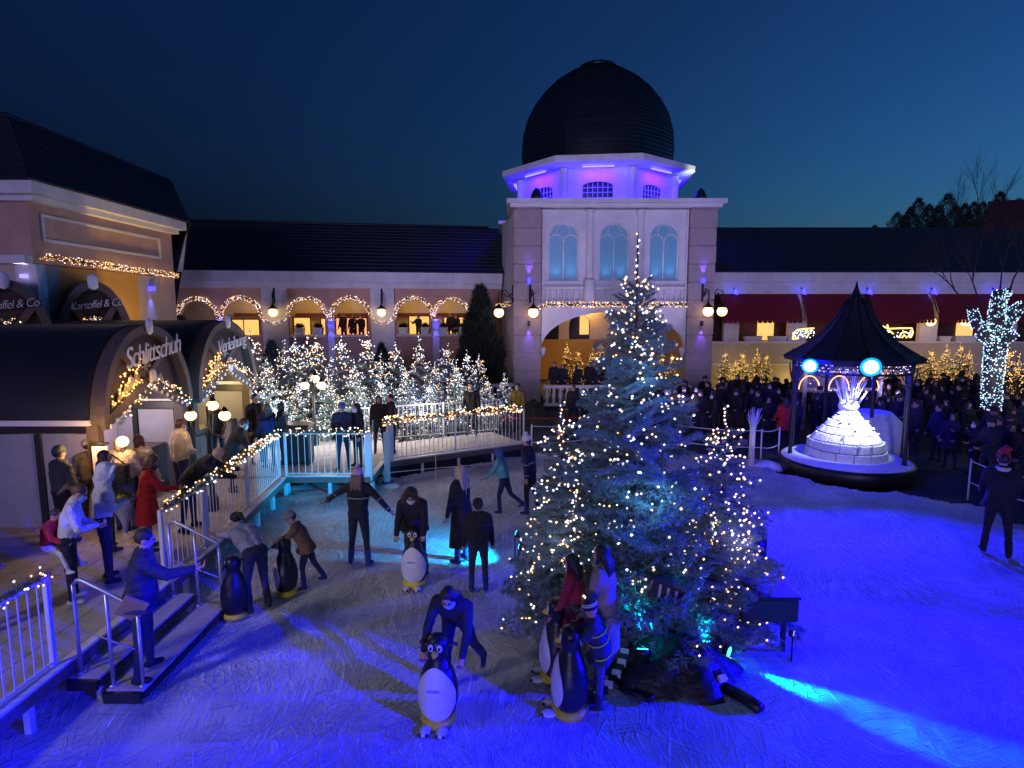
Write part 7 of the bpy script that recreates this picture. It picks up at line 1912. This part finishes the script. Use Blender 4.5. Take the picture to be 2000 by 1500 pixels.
# dark bin and black board on the walkway
p = D(585, 905)
t = empty('waste_bin', (p.x, p.y, DZ), 'wide black bin in front of the lit firs', 'bin')
m = MB(); m.box(p.x - 0.33, p.x + 0.33, p.y - 0.22, p.y + 0.22, DZ + 0.05, DZ + 1.0); bevel(m.build('box', M_black, t), 0.02)
m = MB(); m.box(p.x - 0.36, p.x + 0.36, p.y - 0.25, p.y + 0.25, DZ + 1.003, DZ + 1.06); bevel(m.build('lid', M_black, t), 0.015)
for x in (-0.28, 0.28):
    m = MB(); m.box(p.x + x - 0.03, p.x + x + 0.03, p.y - 0.2, p.y + 0.2, DZ, DZ + 0.048); m.build('foot', M_black, t)

# ---- crowd, built once per type and copied
protos = []
def proto(**kw):
    i = person(Vector((0, 0, 0)), 0, 'x', voxel=0.036, group='onlookers crowded behind the rink', shoe=BLK, **kw); protos.append(i['t'])
proto(h=1.74, puff=1.25, hair='short', arms=((10, 8, 20, 4), (10, 8, 20, 4)))
proto(h=1.64, puff=1.2, hair='long', coat=0.3, arms=((14, 8, 50, -6), (14, 8, 40, -6)))
proto(h=1.80, puff=1.3, hair='short', hat='beanie', hatc=(0.03, 0.03, 0.04), arms=((20, 8, 70, -10), (20, 8, 80, -10)))
proto(h=1.62, puff=1.25, hair='bob', arms=((10, 10, 30, 0), (50, 10, 110, -10)), mask='w')
proto(h=1.70, puff=1.3, hair='short', hood=(0.02, 0.02, 0.03), arms=((10, 8, 16, 2), (12, 8, 60, 0)), coat=0.15)
proto(h=1.35, puff=1.3, hair='short', hat='pompom', hatc=(0.10, 0.04, 0.06), child=1.15)
crowd_pts = []
tops = [BLK, (0.015, 0.015, 0.03), (0.02, 0.018, 0.02), (0.03, 0.03, 0.05), (0.012, 0.02, 0.02), (0.05, 0.03, 0.03), (0.03, 0.02, 0.05)]
r_ = random.Random(21)
def free(x, y, d=0.55): return all((x - a) ** 2 + (y - b) ** 2 > d * d for a, b in crowd_pts)
for y in np.arange(13.0, 27.2, 0.86):
    for x in np.arange(5.5, 25, 0.80):
        xx = x + r_.uniform(-0.22, 0.22); yy = y + r_.uniform(-0.28, 0.28)
        px = 1000 + FOC * xx / (yy * 1.0)
        if xx > 0.93 * yy: continue
        if yy < 19.2 and xx < 12.0: continue
        if yy < 16 and xx < 11.8: continue
        if xx < 8.2 and yy < 20.5: continue
        if yy > 24.5 and xx < 9.9: continue
        if abs(xx - GC.x) < 2.6 and abs(yy - GC.y) < 2.6: continue
        if abs(xx - 12.3) < 1.7 and abs(yy - 22) < 0.9: continue
        if abs(xx - 15.4) < 0.6 and abs(yy - 18.5) < 0.6: continue
        if r_.random() < 0.10 or not free(xx, yy): continue
        crowd_pts.append((xx, yy))
crowd_pts = crowd_pts[:190]
def crowd_copy(k, x, y, z, yaw, label, top=None, group=None, sc=1.0):
    c = copy_tree(protos[k]); c.location = (x, y, z); c.rotation_euler = (0, 0, R(yaw)); c['label'] = label; c.scale = (sc, sc, sc)
    if group: c['group'] = group
    for ch in c.children:
        if ch.name.startswith(('body', 'coat')) and top is not None:
            sl = ch.material_slots[0]; sl.link = 'OBJECT'; sl.material = clothm(top)
    return c
for i, (x, y) in enumerate(crowd_pts):
    k = r_.choice([0, 0, 1, 1, 2, 3, 3, 4, 5])
    yaw = math.degrees(math.atan2(11 - y, 3 - x)) - 90 + r_.uniform(-60, 60)
    if r_.random() < 0.3: yaw += 150
    crowd_copy(k, x, y, -0.05, yaw, 'onlooker in dark winter clothes in the crowd behind the gazebo and the rope fence', r_.choice(tops), sc=r_.uniform(0.95, 1.04))
G2 = 'people on the terrace under the arch'
for px, Y, k in ((1083, 27.5, 0), (1099, 27.6, 1), (1127, 27.3, 1), (1152, 27.6, 0), (1163, 27.4, 3), (1180, 27.8, 0), (1205, 27.6, 4)):
    crowd_copy(k, at(px, 730, Y).x, Y, 0.35, r_.uniform(120, 240), 'dark silhouetted person on the terrace under the tower arch', BLK, G2)
crowd_copy(0, at(1120, 780, 22).x, 22.0, -0.05, 170, 'person with a pale scarf in front of the white balustrade', (0.02, 0.02, 0.03), 'people standing before the balustrade')
crowd_copy(3, at(1142, 790, 22.4).x, 22.6, -0.05, 200, 'crouching dark person right of the one before the balustrade', BLK, 'people standing before the balustrade', 0.8)
crowd_copy(2, at(1375, 770, 19.8).x, 20.2, -0.05, 175, 'man in a black jacket with a light print standing by the right tower pier', BLK, 'people standing before the balustrade')
crowd_copy(1, at(1512, 760, 19.8).x, 18.9, -0.05, 10, 'person in a bright red coat left of the gazebo, seen from behind', (0.50, 0.015, 0.02), 'people standing before the balustrade', 1.05)
crowd_copy(1, at(1420, 740, 24).x, 24.0, -0.05, 150, 'person in a dusty pink jacket near the gold firs by the tower', (0.30, 0.12, 0.16), 'people standing before the balustrade')
# guests in the gallery windows
for px, k, lab in ((672, 0, 'guest silhouetted in the red lit arch, leftmost'), (690, 1, 'guest silhouetted in the red lit arch, in the middle'), (706, 3, 'guest silhouetted in the red lit arch, rightmost'), (826 - 8, 3, 'guest between the planters in the fifth arch'), (881, 0, 'guest in the last arch near the cypress'), (893, 1, 'second guest in the last arch near the cypress')):
    x, z = wl(px, 650, 1.3); p = WLm @ Vector((x, 1.3, 3.11)); crowd_copy(k, p.x, p.y, 2.62, r_.uniform(140, 220), lab, (0.02, 0.012, 0.012), 'guests in the gallery')
for pt in protos:
    pt.location = (0, 0, 0)
# the six originals join the crowd too
for i, pt in enumerate(protos):
    x = 16.2 + 0.9 * i; y = 21.0 + 0.35 * i
    x, y = [(12.8, 15.2), (12.4, 13.2), (13.6, 16.4), (13.3, 14.2), (12.0, 19.8), (11.9, 11.9)][i]
    pt.location = (x, y, -0.05); pt.rotation_euler = (0, 0, R(100 + 20 * i))
    pt['label'] = ['dark dressed man at the rope fence right of the gazebo', 'woman in a long dark coat at the rope fence right of the gazebo', 'man in a dark beanie behind the rope fence right of the gazebo', 'woman with a white mask behind the rope fence right of the gazebo', 'person in a dark hood close behind the gazebo', 'child in a bobble hat at the rope fence in front of the crowd'][i]

print('OBJS', len(bpy.data.objects), 'TRIS', sum(len(o.data.loops) for o in bpy.data.objects if o.type == 'MESH') // 2)
